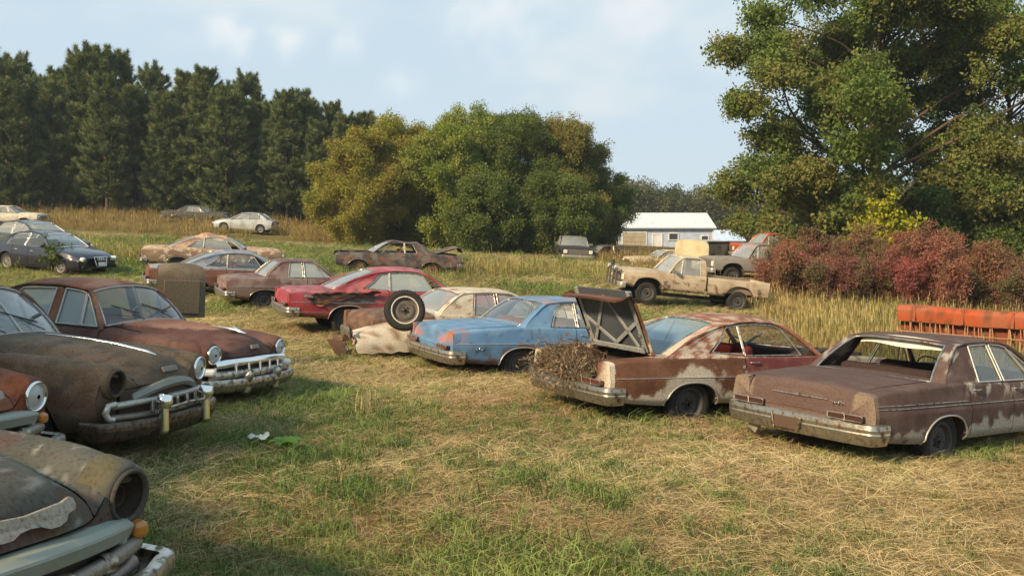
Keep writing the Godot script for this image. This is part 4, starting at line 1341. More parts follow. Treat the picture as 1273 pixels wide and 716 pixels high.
func pickup(called: String, label: String, tr: Transform3D, paint: Callable, pm: Material, o: Dictionary) -> Node3D:
	var car := thing(called, label, "truck", tr, "pickup trucks standing in the grass")
	var sp := spec_pickup(o.get("seed", 0))
	sp.bulkheads = [3.8]
	var s := make_skin(sp, paint, 0.004, o.get("dx", 0.06))
	body(car, s, sp, pm, [["front_fender", 3.52, sp.x1, 2], ["door", 2.36, 3.52, 1], ["bed_side", sp.x0, 2.30, 1]], [["hood", 3.80, sp.x1, 2]], null)
	# bed
	var b := MB.new()
	b.box(Vector3(1.16, 0.66, 0), Vector3(2.2, 0.05, 1.72), Color(0.16, 0.11, 0.08))
	b.box(Vector3(2.29, 0.9, 0), Vector3(0.04, 0.48, 1.76), Color(0.3, 0.24, 0.17))
	for sd in [-1.0, 1.0]: b.box(Vector3(1.16, 0.89, 0.875 * sd), Vector3(2.2, 0.48, 0.03), Color(0.26, 0.2, 0.15))
	part(car, "cargo_bed", b, M.rust_paint)
	var g := {"yb": 1.12, "yr": 1.74, "zb": 0.925, "zr": 0.76, "crown": 0.06, "roof0": 2.46, "roof1": 3.22, "bow0": 0.0,
		"rail": PackedVector2Array([Vector2(2.36, 1.12), Vector2(2.38, 1.5), Vector2(2.46, 1.70), Vector2(2.7, 1.745), Vector2(3.1, 1.74), Vector2(3.24, 1.70), Vector2(3.72, 1.13)]),
		"rw": {"xc": 2.34, "xe": 2.36, "y": 1.12, "z": 0.90, "margin": 0.8, "top": 0.86, "bulge": 0.0, "trim_r": 0.012},
		"ws": {"xc": 3.86, "xe": 3.72, "y": 1.13, "yc": 1.16, "z": 0.91, "margin": 0.97, "top": 0.94, "bulge": 0.02},
		"solid": [[Vector2(2.36, 1.11), Vector2(2.38, 1.49), Vector2(2.46, 1.695), Vector2(2.58, 1.705), Vector2(2.54, 1.11)]],
		"panes": [[Vector2(2.56, 1.13), Vector2(2.60, 1.69), Vector2(3.06, 1.70), Vector2(3.20, 1.66), Vector2(3.26, 1.13)], [Vector2(3.28, 1.13), Vector2(3.24, 1.63), Vector2(3.60, 1.13)]],
	}
	g.merge(o.get("house", {}), true)
	greenhouse(car, g, paint, pm, o.get("glass", M.dusty_glass), M.dull_metal)
	# nose: grille of real bars, square lamps, bumper
	var gb := MB.new()
	gb.box(Vector3(5.235, 0.86, 0), Vector3(0.05, 0.30, 1.20), WHITE)
	part(car, "dark_grille_plate", gb, M.dark_inside)  # solid plate whose dark colour stands for the shade behind the bars
	for q in 6:
		gb = MB.new()
		gb.box(Vector3(5.27, 0.735 + q * 0.05, 0), Vector3(0.03, 0.018, 1.2), WHITE)
		part(car, "grille_bar", gb, M.dull_metal)
	for sd in [-1.0, 1.0]:
		gb = MB.new()
		gb.box(Vector3(5.26, 0.86, 0.77 * sd), Vector3(0.05, 0.22, 0.24), Color(0.66, 0.62, 0.5), Basis(), 0.02)
		part(car, "headlamp", gb, M.lens)
	bumper(car, 5.40, 0.98, 0.16, 0.58, 0.2, true, M.dull_metal, 0.03)
	if o.get("guard", false):
		gb = MB.new()
		for z in [-0.62, -0.2, 0.2, 0.62]:
			bar(gb, Vector3(5.46, 0.52, z), Vector3(5.46, 1.08 if absf(z) > 0.5 else 1.2, z), 0.03)
		for y in [0.8, 1.05]: bar(gb, Vector3(5.46, y, -0.62), Vector3(5.46, y, 0.62), 0.028)
		part(car, "brush_guard", gb, M.brush_steel)
		for z in [-0.45, 0.45]:
			round_lamp(car, Vector3(5.48, 1.14, z), 0.075, Vector3(1, 0, 0), M.dull_metal)
		gb = MB.new()
		gb.box(Vector3(5.44, 1.28, 0.08), Vector3(0.1, 0.2, 0.16), Color(0.05, 0.05, 0.05), Basis(), 0.02)
		part(car, "lamp_bracket", gb, M.plain)
	for sd in [-1.0, 1.0]:
		gb = MB.new()
		gb.box(Vector3(3.52, 1.24, 1.07 * sd), Vector3(0.05, 0.15, 0.22), WHITE, Basis(), 0.02)
		bar(gb, Vector3(3.50, 1.14, 0.93 * sd), Vector3(3.52, 1.2, 1.04 * sd), 0.01)
		part(car, "side_mirror", gb, M.bright_chrome)
	for a in sp.arches:
		for sd in [-1.0, 1.0]: wheel(car, Vector3(a[0], 0.37, 0.84 * sd), sd, "dark", 0.37)
	seat(car, 2.85, 1.4, 0.85, Color(0.1, 0.08, 0.07))
	steering(car, Vector3(3.2, 1.16, -0.42))
	last_skin = s
	return car

# ------------------------------------------------------------------ a modern saloon
func modern(called: String, label: String, tr: Transform3D, paint: Callable, pm: Material, o: Dictionary) -> Node3D:
	var car := thing(called, label, "car", tr, o.get("group", "newer cars in the weeds"))
	var sp := {
		"x0": 0.06, "x1": 4.52, "nose_len": 0.7, "nose_round": 0.26, "tail_len": 0.5, "tail_round": 0.16, "ns": 12, "sub": 3, "seed": 3,
		"side": [
			[[0.06, 0.34, 0.72], [0.5, 0.24, 0.80], [1.2, 0.2, 0.83], [3.4, 0.2, 0.83], [4.2, 0.2, 0.80], [4.52, 0.26, 0.72]],
			[[0.06, 0.42, 0.80], [0.5, 0.34, 0.875], [1.2, 0.3, 0.89], [3.4, 0.3, 0.89], [4.2, 0.32, 0.88], [4.52, 0.38, 0.78]],
			[[0.06, 0.62, 0.82], [0.5, 0.62, 0.88], [1.2, 0.6, 0.90], [3.4, 0.58, 0.90], [4.2, 0.55, 0.88], [4.52, 0.52, 0.78]],
			[[0.06, 0.84, 0.74], [0.5, 0.90, 0.80], [1.2, 0.92, 0.84], [2.4, 0.885, 0.85], [3.2, 0.84, 0.85], [3.9, 0.76, 0.82], [4.35, 0.68, 0.76], [4.52, 0.60, 0.72]]],
		"top": [
			[[0.06, 0.89, 0.66], [0.5, 0.95, 0.72], [1.2, 0.955, 0.78], [2.4, 0.92, 0.80], [3.2, 0.88, 0.79], [3.9, 0.80, 0.75], [4.35, 0.71, 0.68], [4.52, 0.62, 0.64]],
			[[0.06, 0.90, 0.5], [0.5, 0.97, 0.56], [1.2, 0.98, 0.6], [2.4, 0.95, 0.64], [3.2, 0.92, 0.60], [3.9, 0.845, 0.56], [4.35, 0.745, 0.5], [4.52, 0.63, 0.46]],
			[[0.06, 0.90, 0.0], [0.5, 0.99, 0.0], [1.2, 1.0, 0.0], [2.4, 0.98, 0.0], [3.2, 0.955, 0.0], [3.9, 0.875, 0.0], [4.35, 0.765, 0.0], [4.52, 0.64, 0.0]]],
		"arches": [[0.95, 0.37, 0.2, 0.48], [3.58, 0.37, 0.2, 0.48]],
		"cuts": [1.25, 2.05, 3.06, 3.25, 0.62], "bulkheads": [3.2],
	}
	var s := make_skin(sp, paint, 0.0, 0.06)
	body(car, s, sp, pm, [["front_fender", 3.06, sp.x1, 2], ["door", 2.05, 3.06, 1], ["door", 1.25, 2.05, 1], ["rear_quarter_panel", sp.x0, 1.25, 2]], [["hood", 3.06, sp.x1, 2], ["trunk_lid", sp.x0, 0.62, 2]], null)
	var g := {"yb": 0.92, "yr": 1.40, "zb": 0.80, "zr": 0.55, "crown": 0.045, "roof0": 1.30, "roof1": 2.40, "dent": 0.0,
		"rail": PackedVector2Array([Vector2(0.46, 0.93), Vector2(0.8, 1.16), Vector2(1.1, 1.31), Vector2(1.45, 1.385), Vector2(1.9, 1.40), Vector2(2.3, 1.36), Vector2(2.6, 1.24), Vector2(3.2, 0.90)]),
		"rw": {"xc": 0.48, "xe": 0.62, "y": 0.95, "yc": 0.99, "z": 0.74, "margin": 0.8, "top": 0.95, "bulge": 0.05},
		"ws": {"xc": 3.28, "xe": 3.12, "y": 0.90, "yc": 0.96, "z": 0.76, "margin": 0.97, "top": 0.96, "bulge": 0.03},
		"solid": [[Vector2(0.46, 0.92), Vector2(0.8, 1.155), Vector2(1.1, 1.305), Vector2(1.0, 1.14), Vector2(0.86, 0.94)]],
		"panes": [[Vector2(0.90, 0.95), Vector2(1.04, 1.15), Vector2(1.2, 1.315), Vector2(1.45, 1.36), Vector2(1.82, 1.37), Vector2(1.78, 0.93)], [Vector2(1.84, 0.93), Vector2(1.88, 1.37), Vector2(2.28, 1.33), Vector2(2.54, 1.23), Vector2(3.0, 0.94)]],
		"frame_mat": M.bright_chrome, "frame_r": 0.008,
	}
	greenhouse(car, g, paint, pm, M.clear_glass if o.get("rings", false) else M.dusty_glass, M.plain)
	var b := MB.new()
	if o.get("rings", false):
		# upright grille, four rings, plate
		b.box(Vector3(4.50, 0.50, 0), Vector3(0.06, 0.34, 0.56), Color(0.02, 0.02, 0.02), Basis(Vector3(0, 0, 1), 0.18), 0.02)
		var gr := part(car, "grille", b, M.plain)
		b = MB.new()
		b.tube(PackedVector3Array([Vector3(4.50, 0.665, -0.27), Vector3(4.55, 0.36, -0.20), Vector3(4.55, 0.36, 0.20), Vector3(4.50, 0.665, 0.27), Vector3(4.50, 0.665, -0.27)]), 0.018, 6, WHITE, false)
		part(gr, "frame", b, M.bright_chrome)
		for q in 5:
			b = MB.new()
			b.box(Vector3(4.545 - q * 0.008, 0.40 + q * 0.055, 0), Vector3(0.012, 0.008, 0.46), Color(0.2, 0.2, 0.2))
			part(gr, "slat", b, M.dull_metal)
		b = MB.new()
		for q in 4:
			b.lathe(PackedVector2Array([Vector2(0.036, 0), Vector2(0.04, 0.012), Vector2(0.05, 0.012), Vector2(0.054, 0.0)]), Vector3(4.545, 0.60, -0.111 + q * 0.074), Vector3(1, 0.15, 0), 20, WHITE)
		part(gr, "ring_emblem", b, M.bright_chrome)
		b = MB.new()
		b.box(Vector3(4.58, 0.44, 0), Vector3(0.012, 0.12, 0.30), Color(0.7, 0.7, 0.66), Basis(Vector3(0, 0, 1), 0.15), 0.004)
		part(gr, "licence_plate", b, M.plain)
		for sd in [-1.0, 1.0]:
			b = MB.new()
			b.box(Vector3(4.335, 0.60, 0.55 * sd), Vector3(0.16, 0.14, 0.46), Color(0.62, 0.64, 0.64), Basis(Vector3(0, 1, 0), 0.55 * sd) * Basis(Vector3(0, 0, 1), -0.35), 0.05)
			part(car, "headlamp", b, M.lens)
			b = MB.new()
			b.box(Vector3(4.40, 0.34, 0.58 * sd), Vector3(0.08, 0.11, 0.32), Color(0.02, 0.02, 0.02), Basis(Vector3(0, 1, 0), 0.45 * sd), 0.03)
			part(car, "air_intake", b, M.plain)
			b = MB.new()
			b.box(Vector3(2.86, 0.98, 0.94 * sd), Vector3(0.10, 0.13, 0.2), Color(0.03, 0.03, 0.035), Basis(), 0.04)
			part(car, "side_mirror", b, M.gloss_paint)
	else:
		for sd in [-1.0, 1.0]:
			b = MB.new()
			b.box(Vector3(4.36, 0.58, 0.55 * sd), Vector3(0.14, 0.11, 0.34), Color(0.6, 0.62, 0.6), Basis(Vector3(0, 1, 0), 0.5 * sd), 0.04)
			part(car, "headlamp", b, M.lens)
		b = MB.new()
		b.box(Vector3(4.51, 0.48, 0), Vector3(0.04, 0.12, 0.5), Color(0.03, 0.03, 0.03), Basis(), 0.02)
		part(car, "grille", b, M.plain)
	for sd in [-1.0, 1.0]:
		b = MB.new()
		b.box(Vector3(0.12, 0.72, 0.62 * sd), Vector3(0.1, 0.16, 0.24), Color(0.25, 0.02, 0.02), Basis(Vector3(0, 1, 0), -0.3 * sd), 0.03)
		part(car, "tail_lamp", b, M.lens)
	for a in sp.arches:
		for sd in [-1.0, 1.0]: wheel(car, Vector3(a[0], 0.31, 0.76 * sd), sd, "alloy", 0.315)
	seat(car, 2.1, 1.2, 0.5, Color(0.04, 0.04, 0.04), 0.6)
	seat(car, 1.2, 1.2, 0.5, Color(0.04, 0.04, 0.04), 0.6)
	return car
# ------------------------------------------------------------------ plants
func leaf_mesh(n: int, r: float, size: float, seed_: int, droop := 0.0, slim := 0.55) -> ArrayMesh:
	var g := RandomNumberGenerator.new()
	g.seed = seed_
	var mb := MB.new()
	for i in n:
		var p := Vector3(g.randfn(), g.randfn() * 0.8, g.randfn())
		p = p.normalized() * r * pow(g.randf(), 0.5)
		p.y *= 0.75
		var ax := Vector3(g.randfn(), g.randfn() - droop, g.randfn()).normalized()
		var sd := ax.cross(Vector3(g.randfn(), g.randfn(), g.randfn())).normalized()
		var l := size * g.randf_range(0.65, 1.25)
		var w := l * slim * 0.5
		var c := Color(1, 1, 1) * g.randf_range(0.82, 1.12)
		var nrm := (ax.cross(sd).normalized() + p.normalized() * 0.35).normalized()
		var a := mb.vert(p, nrm, c)
		mb.vert(p + ax * l * 0.45 + sd * w, nrm, c)
		mb.vert(p + ax * l, nrm, c)
		mb.vert(p + ax * l * 0.45 - sd * w, nrm, c)
		mb.tri(a, a + 1, a + 2); mb.tri(a, a + 2, a + 3)
	return mb.mesh()

func needle_mesh(n: int, len: float, seed_: int) -> ArrayMesh:
	var g := RandomNumberGenerator.new()
	g.seed = seed_
	var mb := MB.new()
	for i in n:
		var along := g.randf()
		var p := Vector3(along * len * 1.6, along * along * 0.12, g.randf_range(-0.12, 0.12))
		var d := Vector3(0.55 + g.randf() * 0.5, g.randfn() * 0.55 + 0.25, g.randfn() * 0.6).normalized()
		var sd := d.cross(Vector3(g.randfn(), g.randfn(), g.randfn())).normalized()
		var l := len * g.randf_range(0.5, 1.0)
		var c := Color(1, 1, 1) * g.randf_range(0.8, 1.15)
		var nrm := (d.cross(sd).normalized() + Vector3(0, 0.5, 0)).normalized()
		var w := len * 0.06
		mb.tri(mb.vert(p - sd * w, nrm, c), mb.vert(p + sd * w, nrm, c), mb.vert(p + d * l, nrm, c))
	return mb.mesh()

func copies(parent: Node, called: String, mesh: ArrayMesh, m: Material, xf: Array, cols: Array) -> MultiMeshInstance3D:
	if mesh.surface_get_material(0) == null: mesh.surface_set_material(0, m)
	var mm := MultiMesh.new()
	mm.transform_format = MultiMesh.TRANSFORM_3D
	mm.use_colors = true
	mm.mesh = mesh
	mm.instance_count = xf.size()
	for i in xf.size():
		mm.set_instance_transform(i, xf[i])
		mm.set_instance_color(i, cols[i])
	var o := MultiMeshInstance3D.new()
	o.name = called
	o.multimesh = mm
	o.set_meta("kind", "stuff")
	parent.add_child(o, true)
	return o

func rand_basis(g: RandomNumberGenerator, s: float) -> Basis:
	var ax := Vector3(g.randfn(), g.randfn(), g.randfn()).normalized()
	return Basis(ax, g.randf() * TAU).scaled(Vector3.ONE * s)

func limb(mb: MB, a: Vector3, b: Vector3, r0: float, r1: float, g: RandomNumberGenerator, wob := 0.12, sides := 6) -> void:
	var pts := PackedVector3Array()
	var rad := PackedFloat32Array()
	var L := a.distance_to(b)
	var k1 := Vector3(g.randfn(), g.randfn() * 0.5, g.randfn()) * wob * L * 0.5
	var n := 6
	for i in n + 1:
		var t := float(i) / n
		pts.append(a.lerp(b, t) + k1 * sin(t * PI) + Vector3(0, sin(t * PI) * L * 0.06, 0))
		rad.append(lerpf(r0, r1, pow(t, 0.8)))
	mb.tube(pts, rad, sides, WHITE)

var leaf_kinds := {}
# crown made of lobes; limbs run to the lobes
func tree(parent: Node, o: Dictionary, sd: int) -> void:
	var g := RandomNumberGenerator.new()
	g.seed = sd
	var H: float = o.h
	var R: float = o.r
	var lobes := []
	var low: float = o.get("low", 0.15)
	for i in int(o.lobes):
		var t := g.randf()
		var y := lerpf(low, 0.93, t)
		var prof := sin(PI * clampf(0.12 + 0.82 * pow(clampf((y - low) / (1.0 - low), 0, 1), o.get("skew", 0.8)), 0, 1))
		var a := g.randf() * TAU
		var rr := R * prof * sqrt(g.randf_range(0.15, 0.95))
		lobes.append([Vector3(cos(a) * rr, y * H, sin(a) * rr), R * g.randf_range(0.22, 0.40) * o.get("lobe", 1.0)])
	var tb := MB.new()
	var tr: float = o.get("trunk", H * 0.022)
	var lean := Vector3(g.randfn() * 0.03, 0, g.randfn() * 0.03) * H
	limb(tb, Vector3(0, -0.3, 0), Vector3(0, H * 0.82, 0) + lean, tr, tr * 0.15, g, 0.03, 8)
	for l in lobes:
		var c: Vector3 = l[0]
		var y0 := clampf(c.y - 0.55 * Vector2(c.x, c.z).length() - 0.3, H * 0.1, H * 0.75)
		limb(tb, Vector3(lean.x, 0, lean.z) * (y0 / (H * 0.82)) + Vector3(0, y0, 0), c, tr * 0.42 * (1.0 - 0.6 * y0 / H), tr * 0.06, g, 0.16, 5)
		for q in o.get("twigs", 2):
			var e := c + Vector3(g.randfn(), g.randfn() * 0.6, g.randfn()).normalized() * float(l[1]) * 0.9
			limb(tb, c.lerp(e, -0.2), e, tr * 0.09, tr * 0.02, g, 0.2, 4)
	part(parent, "trunk", tb, M.bark)
	var xf := []; var cols := []
	var pal: Array = o.colors
	var stray: float = o.get("stray", 0.0)
	var flat_: float = o.get("flat", 0.72)
	var each := int(float(o.clumps) / lobes.size())
	var cs: float = o.get("clump", 1.0)
	for l in lobes:
		var hue := g.randf()
		for k in each:
			var d := Vector3(g.randfn(), g.randfn(), g.randfn()).normalized()
			var rr: float = l[1] * pow(g.randf(), 0.4)
			var p: Vector3 = l[0] + Vector3(d.x, d.y * flat_, d.z) * rr
			if g.randf() < stray:
				# loose twigs: along the limb and past the lobe
				var t2 := g.randf_range(0.45, 1.0)
				p = Vector3(l[0].x * t2, l[0].y - (1.0 - t2) * 0.55 * Vector2(l[0].x, l[0].z).length(), l[0].z * t2) + d * float(l[1]) * g.randf_range(0.4, 1.5)
			if p.y < H * low * 0.5: continue
			if o.has("bare") and p.y > H * o.bare[0] and p.y < H * o.bare[1] and absf(p.x) < o.bare[2] and p.z > -0.5: continue
			xf.append(Transform3D(rand_basis(g, cs * g.randf_range(0.7, 1.25)), p))
			var t := clampf(hue * 0.6 + g.randf() * 0.4, 0.0, 0.999)
			var f := t * (pal.size() - 1)
			var c: Color = pal[int(f)].lerp(pal[int(f) + 1], f - int(f))
			cols.append(c * g.randf_range(0.85, 1.12))
	if not leaf_kinds.has(o.leaf):
		var q: Array = o.leaf_spec
		leaf_kinds[o.leaf] = leaf_mesh(q[0], q[1], q[2], 77, q[3] if q.size() > 3 else 0.0, q[4] if q.size() > 4 else 0.55)
	copies(parent, "crown", leaf_kinds[o.leaf], M.leaf, xf, cols)

func pine(parent: Node, H: float, R: float, sd: int, base := 0.12) -> void:
	var g := RandomNumberGenerator.new()
	g.seed = sd
	if not leaf_kinds.has("pine"): leaf_kinds["pine"] = needle_mesh(170, 0.36, 5)
	var tb := MB.new()
	limb(tb, Vector3(0, -0.3, 0), Vector3(g.randfn() * 0.1, H * 0.97, g.randfn() * 0.1), H * 0.015, 0.02, g, 0.01, 7)
	var xf := []; var cols := []
	var y := H * base
	while y < H * 0.97:
		var t := y / H
		var reach := R * pow(1.0 - t, 0.66) * (0.6 + 0.4 * ss(base, base + 0.18, t)) * g.randf_range(0.78, 1.12) + 0.18
		var n := 5 + g.randi() % 3
		var a0 := g.randf() * TAU
		for k in n:
			var a := a0 + TAU * k / n + g.randf_range(-0.3, 0.3)
			var L := reach * g.randf_range(0.7, 1.15)
			var rise := lerpf(-0.05, 0.75, pow(t, 1.5)) + g.randf_range(-0.1, 0.15)
			var dir := Vector3(cos(a), rise, sin(a)).normalized()
			var tip := Vector3(0, y, 0) + dir * L
			if g.randf() < 0.6: limb(tb, Vector3(0, y, 0), tip, 0.035 * (1.2 - t), 0.008, g, 0.05, 4)
			var m := maxi(3, int(L * 3.0))
			for q in m:
				var f := lerpf(0.35, 1.0, float(q + 1) / m)
				var p := Vector3(0, y, 0) + dir * L * f + Vector3(g.randfn() * 0.16 * L * 0.5, g.randfn() * 0.12 + f * f * 0.15, g.randfn() * 0.16 * L * 0.5)
				var yaw := -a + g.randf_range(-0.8, 0.8)
				var b := Basis(Vector3.UP, yaw) * Basis(Vector3(0, 0, 1), 0.25 + rise * 0.6 + g.randf_range(-0.2, 0.35)) * Basis(Vector3(1, 0, 0), g.randf_range(-0.6, 0.6))
				xf.append(Transform3D(b.scaled(Vector3.ONE * g.randf_range(0.95, 1.6)), p))
				cols.append(Color(0.10, 0.135, 0.048).lerp(Color(0.19, 0.21, 0.075), g.randf()) * g.randf_range(0.8, 1.15))
		y += H * 0.03 * g.randf_range(0.75, 1.25) + 0.12
	part(parent, "trunk", tb, M.bark)
	copies(parent, "crown", leaf_kinds["pine"], M.needle, xf, cols)

# a tuft of blades: upright grass, or flattened straw
func tuft(n: int, h: float, spread: float, w: float, lie: float, sd: int, heads := false) -> ArrayMesh:
	var g := RandomNumberGenerator.new()
	g.seed = sd
	var mb := MB.new()
	for i in n:
		var a := g.randf() * TAU
		var p := Vector3(cos(a), 0, sin(a)) * spread * sqrt(g.randf())
		p.y = -0.01
		var b := g.randf() * TAU
		var dir := Vector3(cos(b), 0, sin(b))
		var l := h * g.randf_range(0.45, 1.1)
		var ly := lie + g.randf_range(-0.25, 0.3)
		var up := Vector3.UP * clampf(1.0 - ly, 0.06, 1.0) + dir * ly
		var sdv := up.cross(Vector3(g.randfn(), g.randfn(), g.randfn())).normalized()
		var mid := p + up * l * 0.55
		var tip := p + up * l * 0.9 + dir * l * 0.35 - Vector3.UP * l * 0.12 * (1.0 - lie)
		if tip.y < 0.008: tip.y = 0.008 + g.randf() * 0.02
		var c := Color(1, 1, 1) * g.randf_range(0.75, 1.15)
		var nrm := (up.cross(sdv).normalized() * 0.6 + Vector3.UP * 0.7).normalized()
		var q := mb.vert(p - sdv * w, nrm, c)
		mb.vert(p + sdv * w, nrm, c); mb.vert(mid - sdv * w * 0.8, nrm, c); mb.vert(mid + sdv * w * 0.8, nrm, c); mb.vert(tip, nrm, c)
		mb.tri(q, q + 1, q + 3); mb.tri(q, q + 3, q + 2); mb.tri(q + 2, q + 3, q + 4)
		if heads and i % 3 == 0:
			var e := mb.vert(tip - Vector3.UP * 0.02 - sdv * w * 2.2, nrm, c)
			mb.vert(tip + Vector3.UP * 0.10, nrm, c); mb.vert(tip - Vector3.UP * 0.02 + sdv * w * 2.2, nrm, c); mb.vert(tip - Vector3.UP * 0.12, nrm, c)
			mb.tri(e, e + 1, e + 2); mb.tri(e, e + 2, e + 3)
	return mb.mesh()

# how green the ground cover is at a place (0 straw, 1 green)
func greenness(x: float, d: float) -> float:
	var n := nz.get_noise_2d(x * 14.0, d * 14.0) * 0.5 + nz2.get_noise_2d(x * 40.0, d * 40.0) * 0.35
	var v := 0.20
	v = maxf(v, 0.62 * (1.0 - ss(5.6, 7.0, d)) * (1.0 - ss(1.8, 3.6, x)))          # the strip at our feet
	v = maxf(v, 0.60 * (1.0 - ss(-2.2, 0.0, x + 0.12 * (d - 8.0))) * (1.0 - ss(13.0, 16.0, d)))   # beside the old sedans
	v = maxf(v, 0.50 * ss(20.0, 25.0, d) * (1.0 - ss(5.0, 9.0, x)))
	v = maxf(v, 0.85 * ss(28.0, 33.0, d) * (1.0 - ss(-8.0, -3.0, x)) * (1.0 - ss(55.0, 62.0, d)))
	v = maxf(v, 0.9 * ss(38.0, 42.0, d) * (1.0 - ss(-4.0, 0.0, x)) * (1.0 - ss(54.0, 60.0, d)))
	return clampf(v + n * 0.95, 0.0, 1.0)

func track(x: float, d: float) -> float:   # the dirt track across the far left
	var c := 61.0 + 0.05 * (x + 20.0)
	return (1.0 - ss(1.0, 2.0, absf(d - c))) * (1.0 - ss(-9.0, -5.0, x))

func straw_col(g: RandomNumberGenerator, x: float, d: float) -> Color:
	var t := clampf(0.5 + nz.get_noise_2d(x * 22.0 + 300, d * 22.0) * 0.9, 0.0, 1.0)
	var c := Color(0.40, 0.29, 0.15).lerp(Color(0.66, 0.53, 0.29), t)
	c = c.lerp(Color(0.52, 0.34, 0.22), 0.6 * ss(0.15, 0.5, nz2.get_noise_2d(x * 9.0 + 90.0, d * 9.0)))
	return c * g.randf_range(0.8, 1.2)

func green_col(g: RandomNumberGenerator, x: float, d: float) -> Color:
	var t := clampf(0.5 + nz.get_noise_2d(x * 17.0 - 80, d * 17.0) * 0.9, 0.0, 1.0)
	return Color(0.125, 0.20, 0.055).lerp(Color(0.28, 0.33, 0.10), t) * g.randf_range(0.8, 1.2)

func ground() -> void:
	var xs := []
	var ds := []
	for i in 181:
		var t := lerpf(-1.0, 1.0, i / 180.0)
		xs.append(12.0 * t + 400.0 * t * t * t * t * t)
	for i in 221:
		var t := i / 220.0
		ds.append(-30.0 + 62.0 * t * 1.0 + 60.0 * t * t * t + 520.0 * pow(t, 9.0))
	var mb := MB.new()
	var rows := []
	for d in ds:
		var row := PackedVector3Array()
		for x in xs: row.append(at(x, d))
		rows.append(row)
	mb.grid(rows, func(p: Vector3) -> Color:
		var d := -p.z
		var gr := greenness(p.x, d)
		var c := Color(0.30, 0.22, 0.12).lerp(Color(0.14, 0.16, 0.06), gr)
		if d > 45.0: c = c.lerp(Color(0.24, 0.19, 0.08), 0.5 * ss(45, 70, d))
		c = c.lerp(Color(0.36, 0.29, 0.19), track(p.x, d))
		return c
	, -1.0)
	var o := single("ground", mb, M.soil, "mown field of straw and green grass sloping to the right", "", Transform3D(), "", "structure")

func clear_of(x: float, d: float) -> bool:
	for f in feet:
		var p: Vector3 = f[0].affine_inverse() * Vector3(x, 0, -d)
		if p.x > f[1] and p.x < f[2] and absf(p.z) < f[3]: return false
	return true
var feet := []

func field(called: String, label: String, meshes: Array, bands: Array, pick: Callable, colour: Callable, sd: int, size: Callable) -> void:
	var g := RandomNumberGenerator.new()
	g.seed = sd
	var xf := []; var cols := []
	for m in meshes: xf.append([]); cols.append([])
	for b in bands:
		var d0: float = b[0]; var d1: float = b[1]
		var w0 := 0.57 * d0 + 2.5
		var w1 := 0.57 * d1 + 2.5
		var n := int((w0 + w1) * (d1 - d0) * b[2])
		for i in n:
			var d := g.randf_range(d0, d1)
			var x := g.randf_range(-1.0, 1.0) * (0.57 * d + 2.5)
			var keep: float = pick.call(x, d)
			if g.randf() > keep: continue
			var k := g.randi() % meshes.size()
			var s: float = size.call(x, d) * g.randf_range(0.7, 1.25) * b[3]
			xf[k].append(Transform3D(Basis(Vector3.UP, g.randf() * TAU) * Basis(Vector3(1, 0, 0), g.randf_range(-0.12, 0.12)).scaled(Vector3(s, s, s)), at(x, d)))
			cols[k].append(colour.call(g, x, d))
	var o := Node3D.new()
	o.name = numbered(called)
	add_child(o, true)
	tag(o, label, "grass", "", "stuff")
	for k in meshes.size():
		if xf[k].size(): copies(o, "blades", meshes[k], M.blade, xf[k], cols[k])

func shrub(parent: Node, H: float, R: float, sd: int, pal: Array, leaf: String, lspec: Array, clumps: int, bare := 0.0) -> void:
	var g := RandomNumberGenerator.new()
	g.seed = sd
	var tb := MB.new()
	var xf := []; var cols := []
	if not leaf_kinds.has(leaf): leaf_kinds[leaf] = leaf_mesh(lspec[0], lspec[1], lspec[2], 41, lspec[3], lspec[4])
	var stems := int(10 + R * 6)
	for i in stems:
		var a := g.randf() * TAU
		var rr := R * sqrt(g.randf())
		var foot := Vector3(cos(a), 0, sin(a)) * rr * 0.55
		var hh := H * g.randf_range(0.7, 1.08) * (1.0 - 0.3 * pow(rr / R, 2.0))
		var top := Vector3(cos(a), 0, sin(a)) * rr + Vector3(g.randfn() * 0.1, hh, g.randfn() * 0.1)
		limb(tb, foot + Vector3(0, -0.1, 0), top, 0.016, 0.004, g, 0.1, 4)
		var hue := g.randf()
		for k in int(clumps / stems):
			var t := sqrt(g.randf_range(0.06, 1.0))
			var p := foot.lerp(top, t) + Vector3(g.randfn(), g.randfn() * 0.7, g.randfn()) * 0.17
			if p.y < 0.05: p.y = 0.05 + g.randf() * 0.2
			xf.append(Transform3D(rand_basis(g, g.randf_range(0.7, 1.25)), p))
			var f := clampf(hue * 0.55 + g.randf() * 0.45, 0, 0.999) * (pal.size() - 1)
			cols.append(pal[int(f)].lerp(pal[int(f) + 1], f - int(f)) * g.randf_range(0.85, 1.15))
	part(parent, "stems", tb, M.bark)
	copies(parent, "foliage", leaf_kinds[leaf], M.leaf, xf, cols)
# ------------------------------------------------------------------ paint of each car
func mix3(a: Color, b: Color, t: float) -> Color: return a.lerp(b, clampf(t, 0, 1))
func n3(p: Vector3, f: float, o := 0.0) -> float: return nz2.get_noise_3d(p.x * f + o, p.y * f + o * 0.7, p.z * f - o)
func patch(p: Vector3, f: float, o: float, lo: float, hi: float) -> float: return ss(lo, hi, n3(p, f, o) + 0.35 * n3(p, f * 3.1, o + 40.0))

func edge_rust(c: Color, p: Vector3, k := 1.0) -> Color:
	var w := n3(p, 150, 61) * 0.10 + n3(p, 420, 71) * 0.05
	var t := ss(0.43, 0.385, p.y + w) if absf(p.z) > 0.8 else 0.0
	for ax in [1.37 * k, 4.36 * k]:
		var r := Vector2(p.x - ax, (p.y - 0.28) * 1.25).length()
		if absf(p.z) > 0.8: t = maxf(t, ss(0.50, 0.455, r + w * 0.9))
	return mix3(c, Color(0.15, 0.07, 0.038), t * 0.9)

